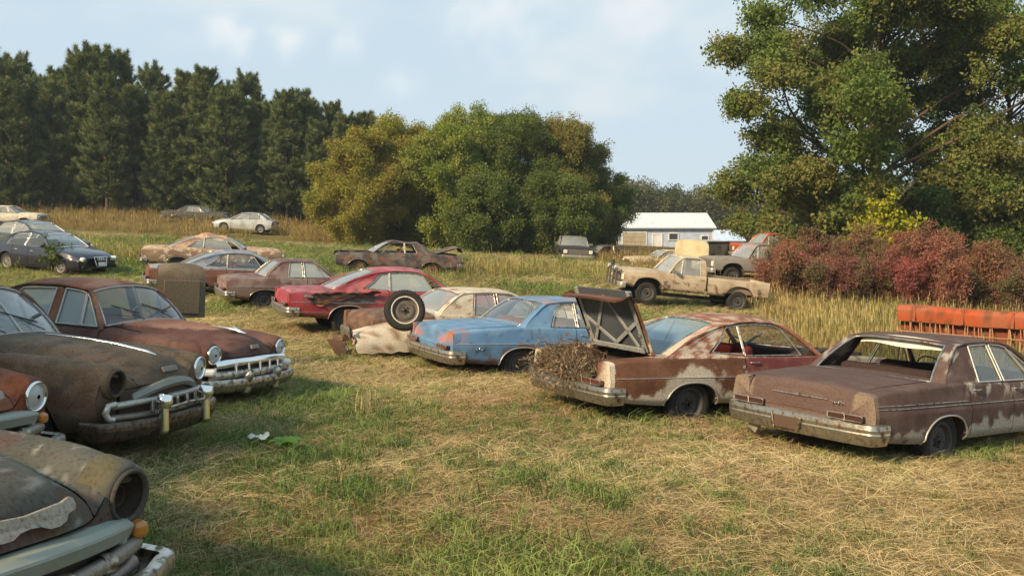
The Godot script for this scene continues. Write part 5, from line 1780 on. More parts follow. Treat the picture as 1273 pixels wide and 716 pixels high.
func paint_r1(p: Vector3) -> Color:
	var c := mix3(Color(0.098, 0.062, 0.054), Color(0.125, 0.084, 0.072), patch(p, 60, 3, -0.3, 0.4))
	c = mix3(c, Color(0.08, 0.045, 0.037), patch(p, 110, 9, 0.05, 0.4) * 0.6)
	# bare grey metal low on the doors and along the sills
	var low := n3(p, 120, 4) * 0.16 + n3(p, 300, 14) * 0.06
	if p.x > 1.8: c = mix3(c, Color(0.40, 0.385, 0.34), ss(0.52, 0.47, p.y + low) * 0.9)
	elif p.y < 0.6: c = mix3(c, Color(0.37, 0.34, 0.29), ss(0.43, 0.39, p.y + low) * 0.8)
	# worn blotches on the roof pillar, the door edge and the tail corner
	if absf(p.z) > 0.55: c = mix3(c, Color(0.42, 0.39, 0.35), patch(p, 130, 21, 0.18, 0.34) * ss(0.95, 1.1, p.y) * (1.0 - ss(2.1, 2.5, p.x)) * 0.85)
	c = mix3(c, Color(0.42, 0.40, 0.35), patch(p, 170, 31, 0.22, 0.34) * ss(0.7, 0.9, p.y) * ss(1.7, 1.9, p.x) * (1.0 - ss(0.95, 1.0, p.y)))
	if p.x < 0.16 and absf(p.z) > 0.66: c = mix3(c, Color(0.33, 0.27, 0.21), 0.45 + 0.4 * n3(p, 150, 5))
	return c

func paint_r2(p: Vector3) -> Color:
	var c := mix3(Color(0.135, 0.062, 0.036), Color(0.175, 0.09, 0.053), patch(p, 70, 3, -0.3, 0.4))
	c = mix3(c, Color(0.11, 0.045, 0.025), patch(p, 150, 9, 0.1, 0.4) * 0.6)
	var w := Color(0.50, 0.46, 0.38)
	var low := n3(p, 130, 4) * 0.12 + n3(p, 320, 14) * 0.06
	var side := absf(p.z) > 0.8 and p.y < 0.9
	if side:
		c = mix3(c, w, ss(0.47, 0.43, p.y + low))
		var r := Vector2(p.x - 1.37, p.y - 0.28).length()
		c = mix3(c, w, ss(0.55, 0.49, r + low * 0.6) * 0.9)
		if p.x < 0.17: c = mix3(c, Color(0.62, 0.58, 0.5), 0.9)
		c = mix3(c, w, patch(p, 150, 50, 0.2, 0.36) * ss(1.5, 2.2, p.x) * 0.8)
	if p.y > 0.9:
		c = mix3(Color(0.235, 0.10, 0.062), Color(0.30, 0.15, 0.10), patch(p, 70, 13, -0.2, 0.3))
		c = mix3(c, Color(0.52, 0.44, 0.36), patch(p, 190, 22, 0.12, 0.24) * 0.85)
		if absf(p.z) > 0.5 and p.x < 2.0: c = mix3(c, Color(0.50, 0.44, 0.36), patch(p, 110, 29, -0.12, 0.12))
	if p.x > 3.9: c = mix3(Color(0.55, 0.51, 0.42), Color(0.3, 0.2, 0.13), patch(p, 110, 2, 0.1, 0.35))
	elif p.x > 2.28 and side: c = mix3(Color(0.15, 0.045, 0.045), Color(0.20, 0.08, 0.07), patch(p, 90, 2, -0.2, 0.3))
	return c

func paint_r3(p: Vector3) -> Color:
	var c := mix3(Color(0.088, 0.185, 0.335), Color(0.115, 0.22, 0.375), patch(p, 30, 3, -0.3, 0.4))
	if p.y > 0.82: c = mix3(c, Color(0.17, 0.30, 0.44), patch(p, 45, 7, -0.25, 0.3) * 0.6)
	if p.y > 1.3: c = mix3(c, Color(0.33, 0.20, 0.13), patch(p, 80, 17, 0.02, 0.2) * 0.7)
	if p.x < 0.5 and p.z > 0.45: c = mix3(c, Color(0.42, 0.15, 0.08), patch(p, 90, 5, -0.08, 0.16) * ss(0.5, 0.1, p.x) * ss(0.62, 0.72, p.y))
	c = mix3(c, Color(0.06, 0.09, 0.13), patch(p, 160, 11, 0.38, 0.5) * 0.6)
	return edge_rust(c, p)

func paint_red(p: Vector3) -> Color:
	var c := mix3(Color(0.27, 0.026, 0.036), Color(0.34, 0.05, 0.058), patch(p, 40, 3, -0.3, 0.4))
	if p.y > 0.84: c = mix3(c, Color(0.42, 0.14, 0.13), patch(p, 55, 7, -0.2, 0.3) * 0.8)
	c = mix3(c, Color(0.13, 0.05, 0.045), patch(p, 120, 5, 0.22, 0.42) * 0.8)
	# torn and rusted quarter panel
	if p.y < 0.95 and p.z > 0.5:
		var r := Vector2((p.x - 1.25) / 0.9, (p.y - 0.72) / 0.2).length() + 0.35 * n3(p, 160, 8)
		c = mix3(c, Color(0.085, 0.05, 0.04), ss(1.0, 0.8, r) * ss(0.5, 0.62, p.x))
	return edge_rust(c, p)

func paint_white(p: Vector3) -> Color:
	var c := mix3(Color(0.58, 0.54, 0.44), Color(0.50, 0.43, 0.33), patch(p, 60, 3, -0.2, 0.4))
	if p.x > 0.0 and p.x < 1.3 and p.z < 0.995: c = mix3(Color(0.11, 0.065, 0.045), Color(0.18, 0.115, 0.08), patch(p, 120, 15, -0.2, 0.2))
	return mix3(c, Color(0.22, 0.12, 0.07), patch(p, 130, 5, 0.2, 0.4) * 0.85)

func paint_r6(p: Vector3) -> Color:
	var c := mix3(Color(0.145, 0.09, 0.085), Color(0.215, 0.165, 0.155), patch(p, 50, 3, -0.2, 0.3))
	if p.y < 0.64: c = mix3(c, Color(0.17, 0.125, 0.095), 0.7)
	return edge_rust(mix3(c, Color(0.34, 0.26, 0.23), patch(p, 110, 5, 0.2, 0.4) * 0.5), p, 0.8)

func paint_r7(p: Vector3) -> Color:
	var c := mix3(Color(0.145, 0.062, 0.042), Color(0.19, 0.10, 0.07), patch(p, 50, 3, -0.3, 0.4))
	if p.y > 0.86: c = mix3(Color(0.17, 0.21, 0.28), Color(0.28, 0.31, 0.36), patch(p, 60, 5, -0.2, 0.3))
	if p.y > 0.86: c = mix3(c, Color(0.30, 0.13, 0.07), patch(p, 70, 15, 0.2, 0.35) * ss(1.6, 1.2, p.x))
	return c

func paint_r8(p: Vector3) -> Color:
	var c := mix3(Color(0.20, 0.14, 0.095), Color(0.27, 0.19, 0.13), patch(p, 50, 3, -0.3, 0.4))
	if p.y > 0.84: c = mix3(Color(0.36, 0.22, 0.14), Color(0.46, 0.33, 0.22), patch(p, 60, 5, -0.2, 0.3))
	return edge_rust(mix3(c, Color(0.55, 0.47, 0.38), patch(p, 110, 9, 0.2, 0.3)), p)

func paint_wreck(p: Vector3) -> Color:
	var c := mix3(Color(0.062, 0.052, 0.055), Color(0.15, 0.135, 0.13), patch(p, 60, 3, -0.3, 0.4))
	return mix3(c, Color(0.20, 0.10, 0.06), patch(p, 100, 9, 0.1, 0.35) * 0.8)

func paint_c(p: Vector3) -> Color:
	var c := mix3(Color(0.105, 0.05, 0.042), Color(0.14, 0.078, 0.063), patch(p, 50, 3, -0.3, 0.4))
	c = mix3(c, Color(0.065, 0.033, 0.027), patch(p, 100, 6, 0.1, 0.4) * 0.6)
	if p.y > 1.05: c = mix3(Color(0.27, 0.105, 0.055), Color(0.33, 0.18, 0.125), patch(p, 45, 8, -0.2, 0.3))
	if p.y > 1.3: c = mix3(c, Color(0.11, 0.055, 0.042), patch(p, 55, 28, 0.1, 0.3) * 0.8)
	return c

func paint_b(p: Vector3) -> Color:
	var c := mix3(Color(0.12, 0.092, 0.06), Color(0.165, 0.118, 0.08), patch(p, 40, 3, -0.3, 0.4))
	c = mix3(c, Color(0.115, 0.062, 0.042), patch(p, 60, 16, 0.05, 0.4) * 0.7)
	return mix3(c, Color(0.055, 0.046, 0.036), patch(p, 120, 6, 0.15, 0.4) * 0.6)

func paint_a(p: Vector3) -> Color:
	var c := mix3(Color(0.078, 0.078, 0.062), Color(0.112, 0.108, 0.085), patch(p, 45, 3, -0.3, 0.4))
	c = mix3(c, Color(0.115, 0.10, 0.05), patch(p, 55, 16, 0.1, 0.35) * 0.7)
	c = mix3(c, Color(0.105, 0.06, 0.045), patch(p, 60, 26, 0.15, 0.4) * 0.8)
	return mix3(c, Color(0.26, 0.25, 0.22), patch(p, 260, 6, 0.36, 0.42) * 0.8)

func paint_a2(p: Vector3) -> Color:
	var c := mix3(Color(0.19, 0.055, 0.024), Color(0.25, 0.09, 0.045), patch(p, 50, 3, -0.3, 0.4))
	return mix3(c, Color(0.10, 0.04, 0.025), patch(p, 90, 6, 0.1, 0.4) * 0.7)

func paint_truck(p: Vector3) -> Color:
	var c := mix3(Color(0.42, 0.345, 0.245), Color(0.50, 0.43, 0.32), patch(p, 40, 3, -0.3, 0.4))
	if p.y > 1.6: c = mix3(c, Color(0.56, 0.53, 0.40), 0.7)
	if p.y < 0.92: c = mix3(c, Color(0.09, 0.06, 0.04), patch(p, 120, 9, 0.14, 0.26) * ss(0.95, 0.8, p.y) * 0.95)
	return mix3(c, Color(0.30, 0.2, 0.13), patch(p, 90, 19, 0.25, 0.45) * 0.6)

func solid(col: Color, var_ := 0.15, rust := 0.0) -> Callable:
	return func(p: Vector3) -> Color:
		var c := col * (1.0 + var_ * n3(p, 45, 3))
		return mix3(c, Color(0.2, 0.1, 0.06), patch(p, 90, 9, 0.2, 0.4) * rust)

# ------------------------------------------------------------------ scene
func _ready() -> void:
	rng.seed = 11
	nz.seed = 4; nz.frequency = 0.01; nz.fractal_octaves = 3
	nz2.seed = 8; nz2.frequency = 0.03; nz2.fractal_octaves = 3
	# camera, sky, sun, exposure
	var cam := Camera3D.new()
	cam.name = "camera"
	cam.fov = rad_to_deg(2.0 * atan(358.0 / 1170.0))
	cam.position = Vector3(0, EYE, 0)
	cam.rotation_degrees = Vector3(-3.2, 0, 0)
	cam.far = 1500.0
	cam.near = 0.1
	add_child(cam)
	cam.current = true
	var env := Environment.new()
	env.background_mode = Environment.BG_SKY
	env.sky = make_sky()
	env.tonemap_mode = Environment.TONE_MAPPER_LINEAR
	env.tonemap_exposure = 2.4
	env.ambient_light_source = Environment.AMBIENT_SOURCE_SKY
	env.sdfgi_enabled = true; env.ssao_enabled = true; env.ssil_enabled = true
	env.fog_enabled = true
	env.fog_density = 0.00035
	env.fog_light_color = Color(0.78, 0.84, 0.90)
	var we := WorldEnvironment.new()
	we.name = "environment"
	we.environment = env
	add_child(we)
	var sun := DirectionalLight3D.new()
	sun.name = "sun"
	sun.light_color = Color(1.0, 0.89, 0.72)
	sun.light_energy = 0.98
	sun.light_angular_distance = 7.0
	sun.shadow_enabled = true
	add_child(sun)
	sun.look_at_from_position(Vector3(-0.70, 0.60, 0.65) * 50.0, Vector3.ZERO)
	make_materials()
	mat("rust_plate", Color(0.085, 0.055, 0.04), 0.9, 0.3)
	mat("brush_steel", Color(0.10, 0.075, 0.055), 0.7, 0.5, 0.3)
	mat("straw_stalk", Color(0.58, 0.47, 0.25), 0.85, 0.2)
	var m := mat("rusty_bumper", Color(0.16, 0.12, 0.09), 0.75, 0.5, 0.5)
	tri_tex(m, (M.chrome as StandardMaterial3D).albedo_texture, 1.1, null, 0, (M.chrome as StandardMaterial3D).roughness_texture)
	ground()
	print("ground ", Time.get_ticks_msec())
	cars()
	print("cars ", Time.get_ticks_msec())
	buildings()
	print("buildings ", Time.get_ticks_msec())
	woods()
	print("woods ", Time.get_ticks_msec())
	grass()
	print("grass ", Time.get_ticks_msec())

func make_sky() -> Sky:
	var W := 1024
	var H := 512
	var im := Image.create(W, H, false, Image.FORMAT_RGBF)
	var c := FastNoiseLite.new()
	c.seed = 6; c.frequency = 1.0; c.fractal_octaves = 5; c.fractal_gain = 0.5
	var lowc := Color(0.29, 0.328, 0.352)
	var highc := Color(0.19, 0.29, 0.365)
	var puffs := []
	var pg := RandomNumberGenerator.new()
	pg.seed = 2
	for q in [[285, 52, 0.036, 0.8], [358, 56, 0.028, 0.65], [432, 58, 0.026, 0.4], [500, 105, 0.03, 0.3], [620, 14, 0.08, 0.45], [790, 18, 0.06, 0.4]]:
		puffs.append([atan((q[0] - 636.5) / 1170.0) , atan((292.6 - q[1]) / 1170.0), q[2], q[3]])
	for i in 22: puffs.append([pg.randf() * TAU, pg.randf_range(0.15, 0.5), pg.randf_range(0.03, 0.08), pg.randf_range(0.2, 0.7)])
	for i in range(6, puffs.size()):
		if absf(wrapf(puffs[i][0], -PI, PI)) < 0.65: puffs[i][3] = 0.0
	for y in H:
		var el := PI * (0.5 - (y + 0.5) / H)
		var se := sin(el)
		for x in W:
			if se < -0.02:
				im.set_pixel(x, y, Color(0.16, 0.15, 0.12))
				continue
			var az := TAU * (x + 0.5) / W
			var col := lowc.lerp(highc, pow(clampf(se, 0, 1), 0.55) * 0.95)
			var dir := Vector3(sin(az) * cos(el), se, cos(az) * cos(el))
			var dq := dir / (se + 0.22)
			var n := c.get_noise_3d(dq.x * 1.1, 0.0, dq.z * 1.1)
			var v := ss(-0.02, 0.5, n + 0.25 * c.get_noise_3d(dq.x * 4.0, 9.0, dq.z * 4.0)) * 0.5
			col = col.lerp(Color(0.36, 0.368, 0.372), v)
			# low heaps
			for q in puffs:
				var da: float = wrapf(az - q[0], -PI, PI) * cos(el)
				var de: float = el - q[1]
				if absf(da) > q[2] * 3.0 or absf(de) > q[2] * 3.0: continue
				var r := Vector2(da / q[2], de / (q[2] * (0.6 if de > 0.0 else 0.9))).length()
				var k := 1.0 - r + 0.55 * c.get_noise_3d(da * 40.0 + q[0] * 9.0, de * 40.0, 5.0)
				col = col.lerp(Color(0.42, 0.415, 0.41), ss(0.0, 1.1, k) * q[3])
			im.set_pixel(x, y, col)
	var pm := PanoramaSkyMaterial.new()
	pm.panorama = ImageTexture.create_from_image(im)
	var s := Sky.new()
	s.sky_material = pm
	return s

func foot(tr: Transform3D, x0: float, x1: float, hw: float) -> void:
	var t := tr
	t.origin.y = 0.0
	feet.append([t, x0, x1, hw])

func cars() -> void:
	var tr: Transform3D
	# --- right row, tails towards us
	tr = stand(3.02, 10.1, 35.6, -0.10)
	foot(tr, 0.2, 5.2, 0.95)
	var r1 := full_car("brown_sedan", "matte brown four-door sedan with white headliner showing through its empty rear window", tr, paint_r1, M.rust_paint,
		{"style": "sedan4", "seed": 10, "dx": 0.022, "ns": 22, "wheel_kind": "dark", "rw": {"open": true}, "house": {"liner": Color(0.62, 0.60, 0.54), "side_glass": M.grey_glass, "frame_mat": M.dull_metal}, "seat_col": Color(0.05, 0.035, 0.03), "lamp_col": Color(0.055, 0.024, 0.02), "lip": M.dull_metal, "wheel_y": 0.29})
	dress_r1(r1)
	tr = stand(0.63, 12.15, 28.8, -0.10)
	foot(tr, 0.2, 5.2, 0.95)
	var r2 := full_car("fastback_coupe", "rust-brown fastback coupe with trunk lid up and dead weeds in the trunk", tr, paint_r2, M.rust_paint,
		{"style": "fast", "seed": 20, "dx": 0.022, "ns": 22, "wheel_kind": "dark", "trunk_open": 68.0, "no_hood": true, "no_front": false, "house": {"no_side_glass": true}, "rw": {"glass": M.teal_glass}, "lip": M.dull_metal, "wheel_y": 0.30, "seat_col": Color(0.14, 0.03, 0.03)})
	dress_r2(r2)
	tr = stand(-1.51, 15.9, 28.0, -0.12)
	foot(tr, 0.2, 5.2, 0.95)
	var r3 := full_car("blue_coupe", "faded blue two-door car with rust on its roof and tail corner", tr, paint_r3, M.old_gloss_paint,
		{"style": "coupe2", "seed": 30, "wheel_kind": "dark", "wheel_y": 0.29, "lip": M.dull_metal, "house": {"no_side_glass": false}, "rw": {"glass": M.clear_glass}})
	stripe(r3, last_skin, 0.12, 5.2, 0.655, 0.007, M.dull_metal)
	script_mark(r3, last_skin, Vector3(0.42, 0.58, 1.0), 0.22, true)
	# white car crushed between the blue and the red one
	tr = stand(-3.1, 18.0, 27.0, -0.16)
	foot(tr, 0.2, 5.2, 0.95)
	var r4 := full_car("white_sedan", "cream white crushed sedan between the blue and the red car", tr, paint_white, M.rust_paint,
		{"style": "sedan4", "seed": 40, "wheel_kind": "rusty", "wheel_y": 0.3, "dent": 0.012, "lamps": false, "skip_side": {}})
	crushed_quarter(r4)
	tr = stand(-5.22, 20.7, 23.5, 0.06)
	foot(tr, 0.2, 5.2, 0.95)
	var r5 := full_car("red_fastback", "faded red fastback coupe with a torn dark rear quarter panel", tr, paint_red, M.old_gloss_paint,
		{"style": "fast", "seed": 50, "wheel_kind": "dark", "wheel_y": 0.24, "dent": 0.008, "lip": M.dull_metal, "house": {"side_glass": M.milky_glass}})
	stripe(r5, last_skin, 0.12, 2.2, 0.655, 0.008, M.chrome)
	stripe(r5, last_skin, 0.12, 1.0, 0.44, 0.008, M.chrome)
	torn_panel(r5)
	tr = stand(-8.05, 25.6, 25.0, -0.06)
	full_car("maroon_compact", "dusty maroon compact sedan just left of the red fastback", tr, paint_r6, M.rust_paint,
		{"style": "sedan4", "seed": 60, "scale": 0.80, "wheel_kind": "dark", "house": {"side_glass": M.milky_glass}})
	stripe(last_car(), last_skin, 0.12, 4.0, 0.66, 0.01, M.chrome)
	tr = stand(-11.1, 28.2, 24.0, -0.06)
	full_car("brown_hardtop", "brown hardtop coupe with a bluish grey roof and an orange rust patch", tr, paint_r7, M.rust_paint,
		{"style": "fast", "seed": 70, "wheel_kind": "dark", "house": {"side_glass": M.clear_glass}, "glass": M.dusty_glass})
	tr = stand(-14.3, 36.0, 20.0, -0.05)
	full_car("tan_coupe", "tan and orange coupe with its roof sheet buckled and peeling", tr, paint_r8, M.rust_paint,
		{"style": "fast", "seed": 80, "wheel_kind": "dark", "house": {"crush": func(x, s): return 0.10 * ss(0.2, 0.9, s) + 0.05 * sin(x * 7.0)}})
	# --- the wreck in the middle distance, nose to the left
	tr = stand(-2.2, 40.0, 192.0, -0.05)
	var w := full_car("stripped_wreck", "stripped dark wreck with exposed nose and raised trunk edge in tall grass", tr, paint_wreck, M.rust_paint,
		{"style": "coupe2", "seed": 90, "wheel_kind": "rusty", "no_hood": true, "no_front": true, "trunk_open": 20.0, "house": {"no_side_glass": true, "crush": func(x, s): return 0.07 * ss(-0.2, 0.8, s) + 0.03 * sin(x * 6.0)}, "dent": 0.02})
	engine_bay(w, 4.0)
	# --- left row, noses towards the lane
	old_row()
	# --- newer cars far left
	tr = stand(-18.3, 34.2, -24.0, 0.0)
	foot(tr, 0.0, 4.6, 0.9)
	modern("black_saloon", "black saloon with four-ring grille badge and vines on its bonnet pillar", tr, solid(Color(0.022, 0.022, 0.030), 0.1), M.gloss_paint, {"rings": true})
	tr = stand(-20.6, 37.6, -24.0, 0.15)
	modern("green_saloon", "dark green saloon close behind the black saloon with a pale trunk lid", tr, func(p: Vector3) -> Color: return Color(0.55, 0.52, 0.42) if p.x < 0.9 and p.y > 0.6 else Color(0.045, 0.055, 0.045), M.gloss_paint, {})
	tr = stand(-17.0, 68.0, 178.0, 0.1)
	modern("silver_saloon", "pale silver saloon half sunk in brown grass below the pines", tr, solid(Color(0.42, 0.44, 0.44), 0.1), M.gloss_paint, {})
	tr = stand(-38.8, 67.0, 4.0, -0.1)
	full_car("white_wagon", "white car roof showing above the weeds at the far left edge", tr, solid(Color(0.6, 0.58, 0.5), 0.1, 0.4), M.rust_paint, {"style": "sedan4", "seed": 5, "wheel_kind": "dark", "dx": 0.1})
	tr = stand(-28.2, 76.0, 2.0, 0.0)
	full_car("grey_sedan", "dark grey sedan hidden in grass under the pines", tr, solid(Color(0.07, 0.075, 0.07), 0.1, 0.3), M.rust_paint, {"style": "sedan4", "seed": 6, "wheel_kind": "dark", "dx": 0.1})
	# --- far middle
	tr = stand(3.5, 62.0, -85.0, -0.35)
	pickup("dark_pickup", "dark pickup with a bright bumper parked facing us before the round trees", tr, solid(Color(0.035, 0.037, 0.045), 0.1, 0.2), M.old_gloss_paint, {"dx": 0.1})
	tr = stand(8.3, 61.0, 205.0, -0.5)
	full_car("burnt_wreck", "low burnt-looking wreck right of the dark pickup", tr, solid(Color(0.08, 0.085, 0.075), 0.3, 0.6), M.rust_paint, {"style": "coupe2", "seed": 7, "wheel_kind": "rusty", "no_hood": true, "dx": 0.1, "house": {"no_side_glass": true}})
	tr = stand(11.9, 56.0, 190.0, -0.45)
	full_car("cream_sedan", "cream sedan roof showing behind the tan pickup's windscreen", tr, solid(Color(0.60, 0.52, 0.36), 0.1, 0.5), M.rust_paint, {"style": "sedan4", "seed": 8, "wheel_kind": "dark", "dx": 0.1})
	# --- the tan pickup
	tr = stand(8.4, 32.2, 188.0, -0.12, 0.0, 3.5)
	tr.basis = tr.basis.scaled(Vector3(0.96, 0.93, 0.96))
	foot(tr, 0.2, 5.2, 0.95)
	var pk := pickup("tan_pickup", "tan pickup with rust holes in its door and a brush guard", tr, paint_truck, M.rust_paint, {"guard": true})
	tr = stand(13.6, 42.0, 190.0, 0.15)
	pickup("grey_pickup", "weathered grey pickup nose just behind the tan pickup's bed", tr, solid(Color(0.25, 0.25, 0.235), 0.15, 0.4), M.rust_paint, {"dx": 0.1})
	tr = stand(17.4, 54.0, 188.0, 0.4)
	pickup("orange_truck", "bright orange truck with its cab against the red bushes", tr, solid(Color(0.52, 0.075, 0.022), 0.12, 0.15), M.old_gloss_paint, {"dx": 0.1})
	camper()
	seeder()
	hood_panel()
	spare_wheel()
	litter()

func last_car() -> Node3D:
	var c: Node3D
	for k in get_children():
		if k is Node3D and k.has_meta("category"): c = k
	return c

# raised cursive mark: a bent wire, too small to read
func script_mark(car: Node3D, s: BodySkin, pos: Vector3, w: float, side: bool) -> void:
	var pts := PackedVector3Array()
	for k in 33:
		var t := k / 32.0
		var a := t * TAU * 4.5
		var u := t * w + 0.012 * sin(a)
		var v := 0.018 * cos(a) * (1.6 if k < 7 or (k > 18 and k < 24) else 0.8)
		if side: pts.append(Vector3(pos.x + u, pos.y + v, pos.z))
		else: pts.append(Vector3(pos.x - v * 0.4, pos.y + v, pos.z + u))
	var mb := MB.new()
	mb.tube(pts, 0.0035, 4, WHITE)
	part(car, "script_badge", mb, M.bright_chrome)

func dress_r1(car: Node3D) -> void:
	var s := last_skin
	stripe(car, s, 0.12, 5.2, 0.70, 0.006, M.chrome)
	stripe(car, s, 0.12, 1.8, 0.735, 0.006, M.chrome)
	# emblem bar on the lid, script to its right, dark block coloured as the shaded plate recess
	var b := MB.new()
	b.tube(PackedVector3Array([Vector3(0.098, 0.73, -0.36), Vector3(0.085, 0.732, -0.1), Vector3(0.085, 0.732, 0.1), Vector3(0.098, 0.73, 0.36)]), 0.008, 6, WHITE)
	b.box(Vector3(0.09, 0.735, 0), Vector3(0.016, 0.035, 0.07), WHITE, Basis(), 0.006)
	part(car, "lid_emblem", b, M.chrome)
	script_mark(car, s, Vector3(0.085, 0.71, 0.42), 0.16, false)
	b = MB.new()
	b.box(Vector3(-0.035, 0.43, -0.05), Vector3(0.03, 0.13, 0.32), WHITE, Basis(), 0.01)
	part(car, "dark_recess_block", b, M.rust_plate)
	b = MB.new()
	for z in [-0.22, 0.12]:
		b = MB.new()
		b.box(Vector3(-0.045, 0.43, z), Vector3(0.04, 0.17, 0.035), Color(0.9, 0.85, 0.75), Basis(Vector3(1, 0, 0), 0.25 * signf(z)), 0.012)
		part(car, "plate_bracket", b, M.chrome)
	# the pale headliner hanging at the top of the empty rear window
	b = MB.new()
	var rows := []
	for i in 4:
		var row := PackedVector3Array()
		for k in 13:
			var t := lerpf(-1, 1, k / 12.0)
			row.append(Vector3(2.06 - 0.05 * (1.0 - t * t) - 0.03 * i, 1.335 + 0.035 * (1.0 - t * t) - i * (0.036 + 0.008 * sin(t * 3.0 + 1.0)), t * 0.54))
		rows.append(row)
	b.grid(rows, Color(0.68, 0.66, 0.60))
	part(car, "sagging_headliner", b, M.plain)
	b = MB.new()
	b.box(Vector3(0.14, 0.29, -0.62), Vector3(0.05, 0.12, 0.14), Color(0.8, 0.74, 0.62), Basis(Vector3(1, 0, 0), 0.5), 0.01)
	part(car, "bent_bracket", b, M.dull_metal)

func dress_r2(car: Node3D) -> void:
	var s := last_skin
	stripe(car, s, 0.14, 2.25, 0.66, 0.006, M.dull_metal)
	engine_bay(car, 4.0)
	# dead weeds spilling out of the boot
	var g := RandomNumberGenerator.new()
	g.seed = 5
	var mb := MB.new()
	for i in 1500:
		var z := g.randf_range(-0.62, 0.45)
		var hp := 0.52 + 0.34 * exp(-pow((z + 0.32) / 0.3, 2.0)) + 0.16 * exp(-pow((z - 0.2) / 0.22, 2.0)) + 0.08 * sin(z * 17.0)
		var p := Vector3(g.randf_range(-0.02, 0.6), lerpf(0.42, hp, sqrt(g.randf())), z - 0.06)
		var d := Vector3(g.randfn() * 0.6 - 0.4, g.randfn() * 0.45 + 0.45, g.randfn() * 0.6).normalized()
		var l := g.randf_range(0.14, 0.42)
		var pts := PackedVector3Array([p, p + d * l * 0.5 + Vector3(0, 0.02, 0), p + d * l - Vector3(0, l * g.randf_range(0.1, 0.55), 0)])
		var c := Color(0.16, 0.11, 0.07).lerp(Color(0.34, 0.26, 0.17), g.randf())
		mb.tube(pts, PackedFloat32Array([0.005, 0.003, 0.001]) if i % 9 else PackedFloat32Array([0.010, 0.007, 0.003]), 3, c, false)
		if i % 2 == 0:
			var e: Vector3 = pts[2]
			for q in 3:
				var f := Vector3(g.randfn(), g.randfn(), g.randfn()) * 0.022
				mb.flat(e, e + f, e + Vector3(f.y, f.z, f.x) * 0.7, c * 1.1)
	single("dead_weeds", mb, M.blade, "clump of dead brown weeds heaped in the open trunk", "weeds", car.transform)

func engine_bay(car: Node3D, x: float) -> void:
	var b := MB.new()
	b.box(Vector3(x + 0.55, 0.62, 0), Vector3(0.7, 0.4, 0.5), Color(0.07, 0.055, 0.045), Basis(), 0.05)
	b.lathe(PackedVector2Array([Vector2(0.0, 0.1), Vector2(0.16, 0.1), Vector2(0.18, 0.06), Vector2(0.18, 0.0)]), Vector3(x + 0.5, 0.82, 0), Vector3.UP, 20, Color(0.05, 0.05, 0.05))
	part(car, "engine", b, M.rust_paint)
	b = MB.new()
	b.box(Vector3(x + 1.12, 0.68, 0), Vector3(0.06, 0.42, 0.75), Color(0.05, 0.045, 0.04), Basis(), 0.01)
	part(car, "radiator", b, M.rust_paint)

# the white car's rear quarter, folded down to the ground
func crushed_quarter(car: Node3D) -> void:
	var mb := MB.new()
	var rows := []
	var g := RandomNumberGenerator.new()
	g.seed = 3
	for i in 15:
		var row := PackedVector3Array()
		var x := -0.35 + 1.75 * i / 14.0
		for j in 9:
			var t := j / 8.0
			var y := 0.84 - 0.22 * t - 0.34 * t * t - 0.20 * pow(1.0 - i / 14.0, 3.0) * (1.0 - t)
			if j >= 7: y += (0.02 * sin(i * 2.3) + 0.10 * pow(i / 14.0, 2.0)) * (j - 6) * 0.5
			row.append(Vector3(x + 0.03 * sin(j * 1.7), y, 1.00 + 0.44 * sin(t * PI * 0.5) + 0.03 * nz2.get_noise_2d(i * 30.0, j * 30.0)))
		rows.append(row)
	mb.grid(rows, paint_white)
	var rows2 := []
	for r in rows:
		var q := PackedVector3Array()
		for p in r: q.append(p - Vector3(0, 0.02, 0.05))
		rows2.append(q)
	mb.grid(rows2, func(p): return Color(0.14, 0.09, 0.06), -1.0)
	part(car, "folded_quarter_panel", mb, M.rust_paint)
	mb = MB.new()
	for i in 26:
		var p := Vector3(g.randf_range(-0.5, -0.2), g.randf_range(0.3, 0.62), g.randf_range(0.85, 1.25))
		var f := Vector3(g.randfn(), g.randfn(), g.randfn()) * 0.10
		mb.flat(p, p + f, p + Vector3(f.z, f.x, f.y), Color(0.5, 0.42, 0.32) if i % 2 else Color(0.12, 0.07, 0.05))
	part(car, "torn_metal", mb, M.rust_paint)

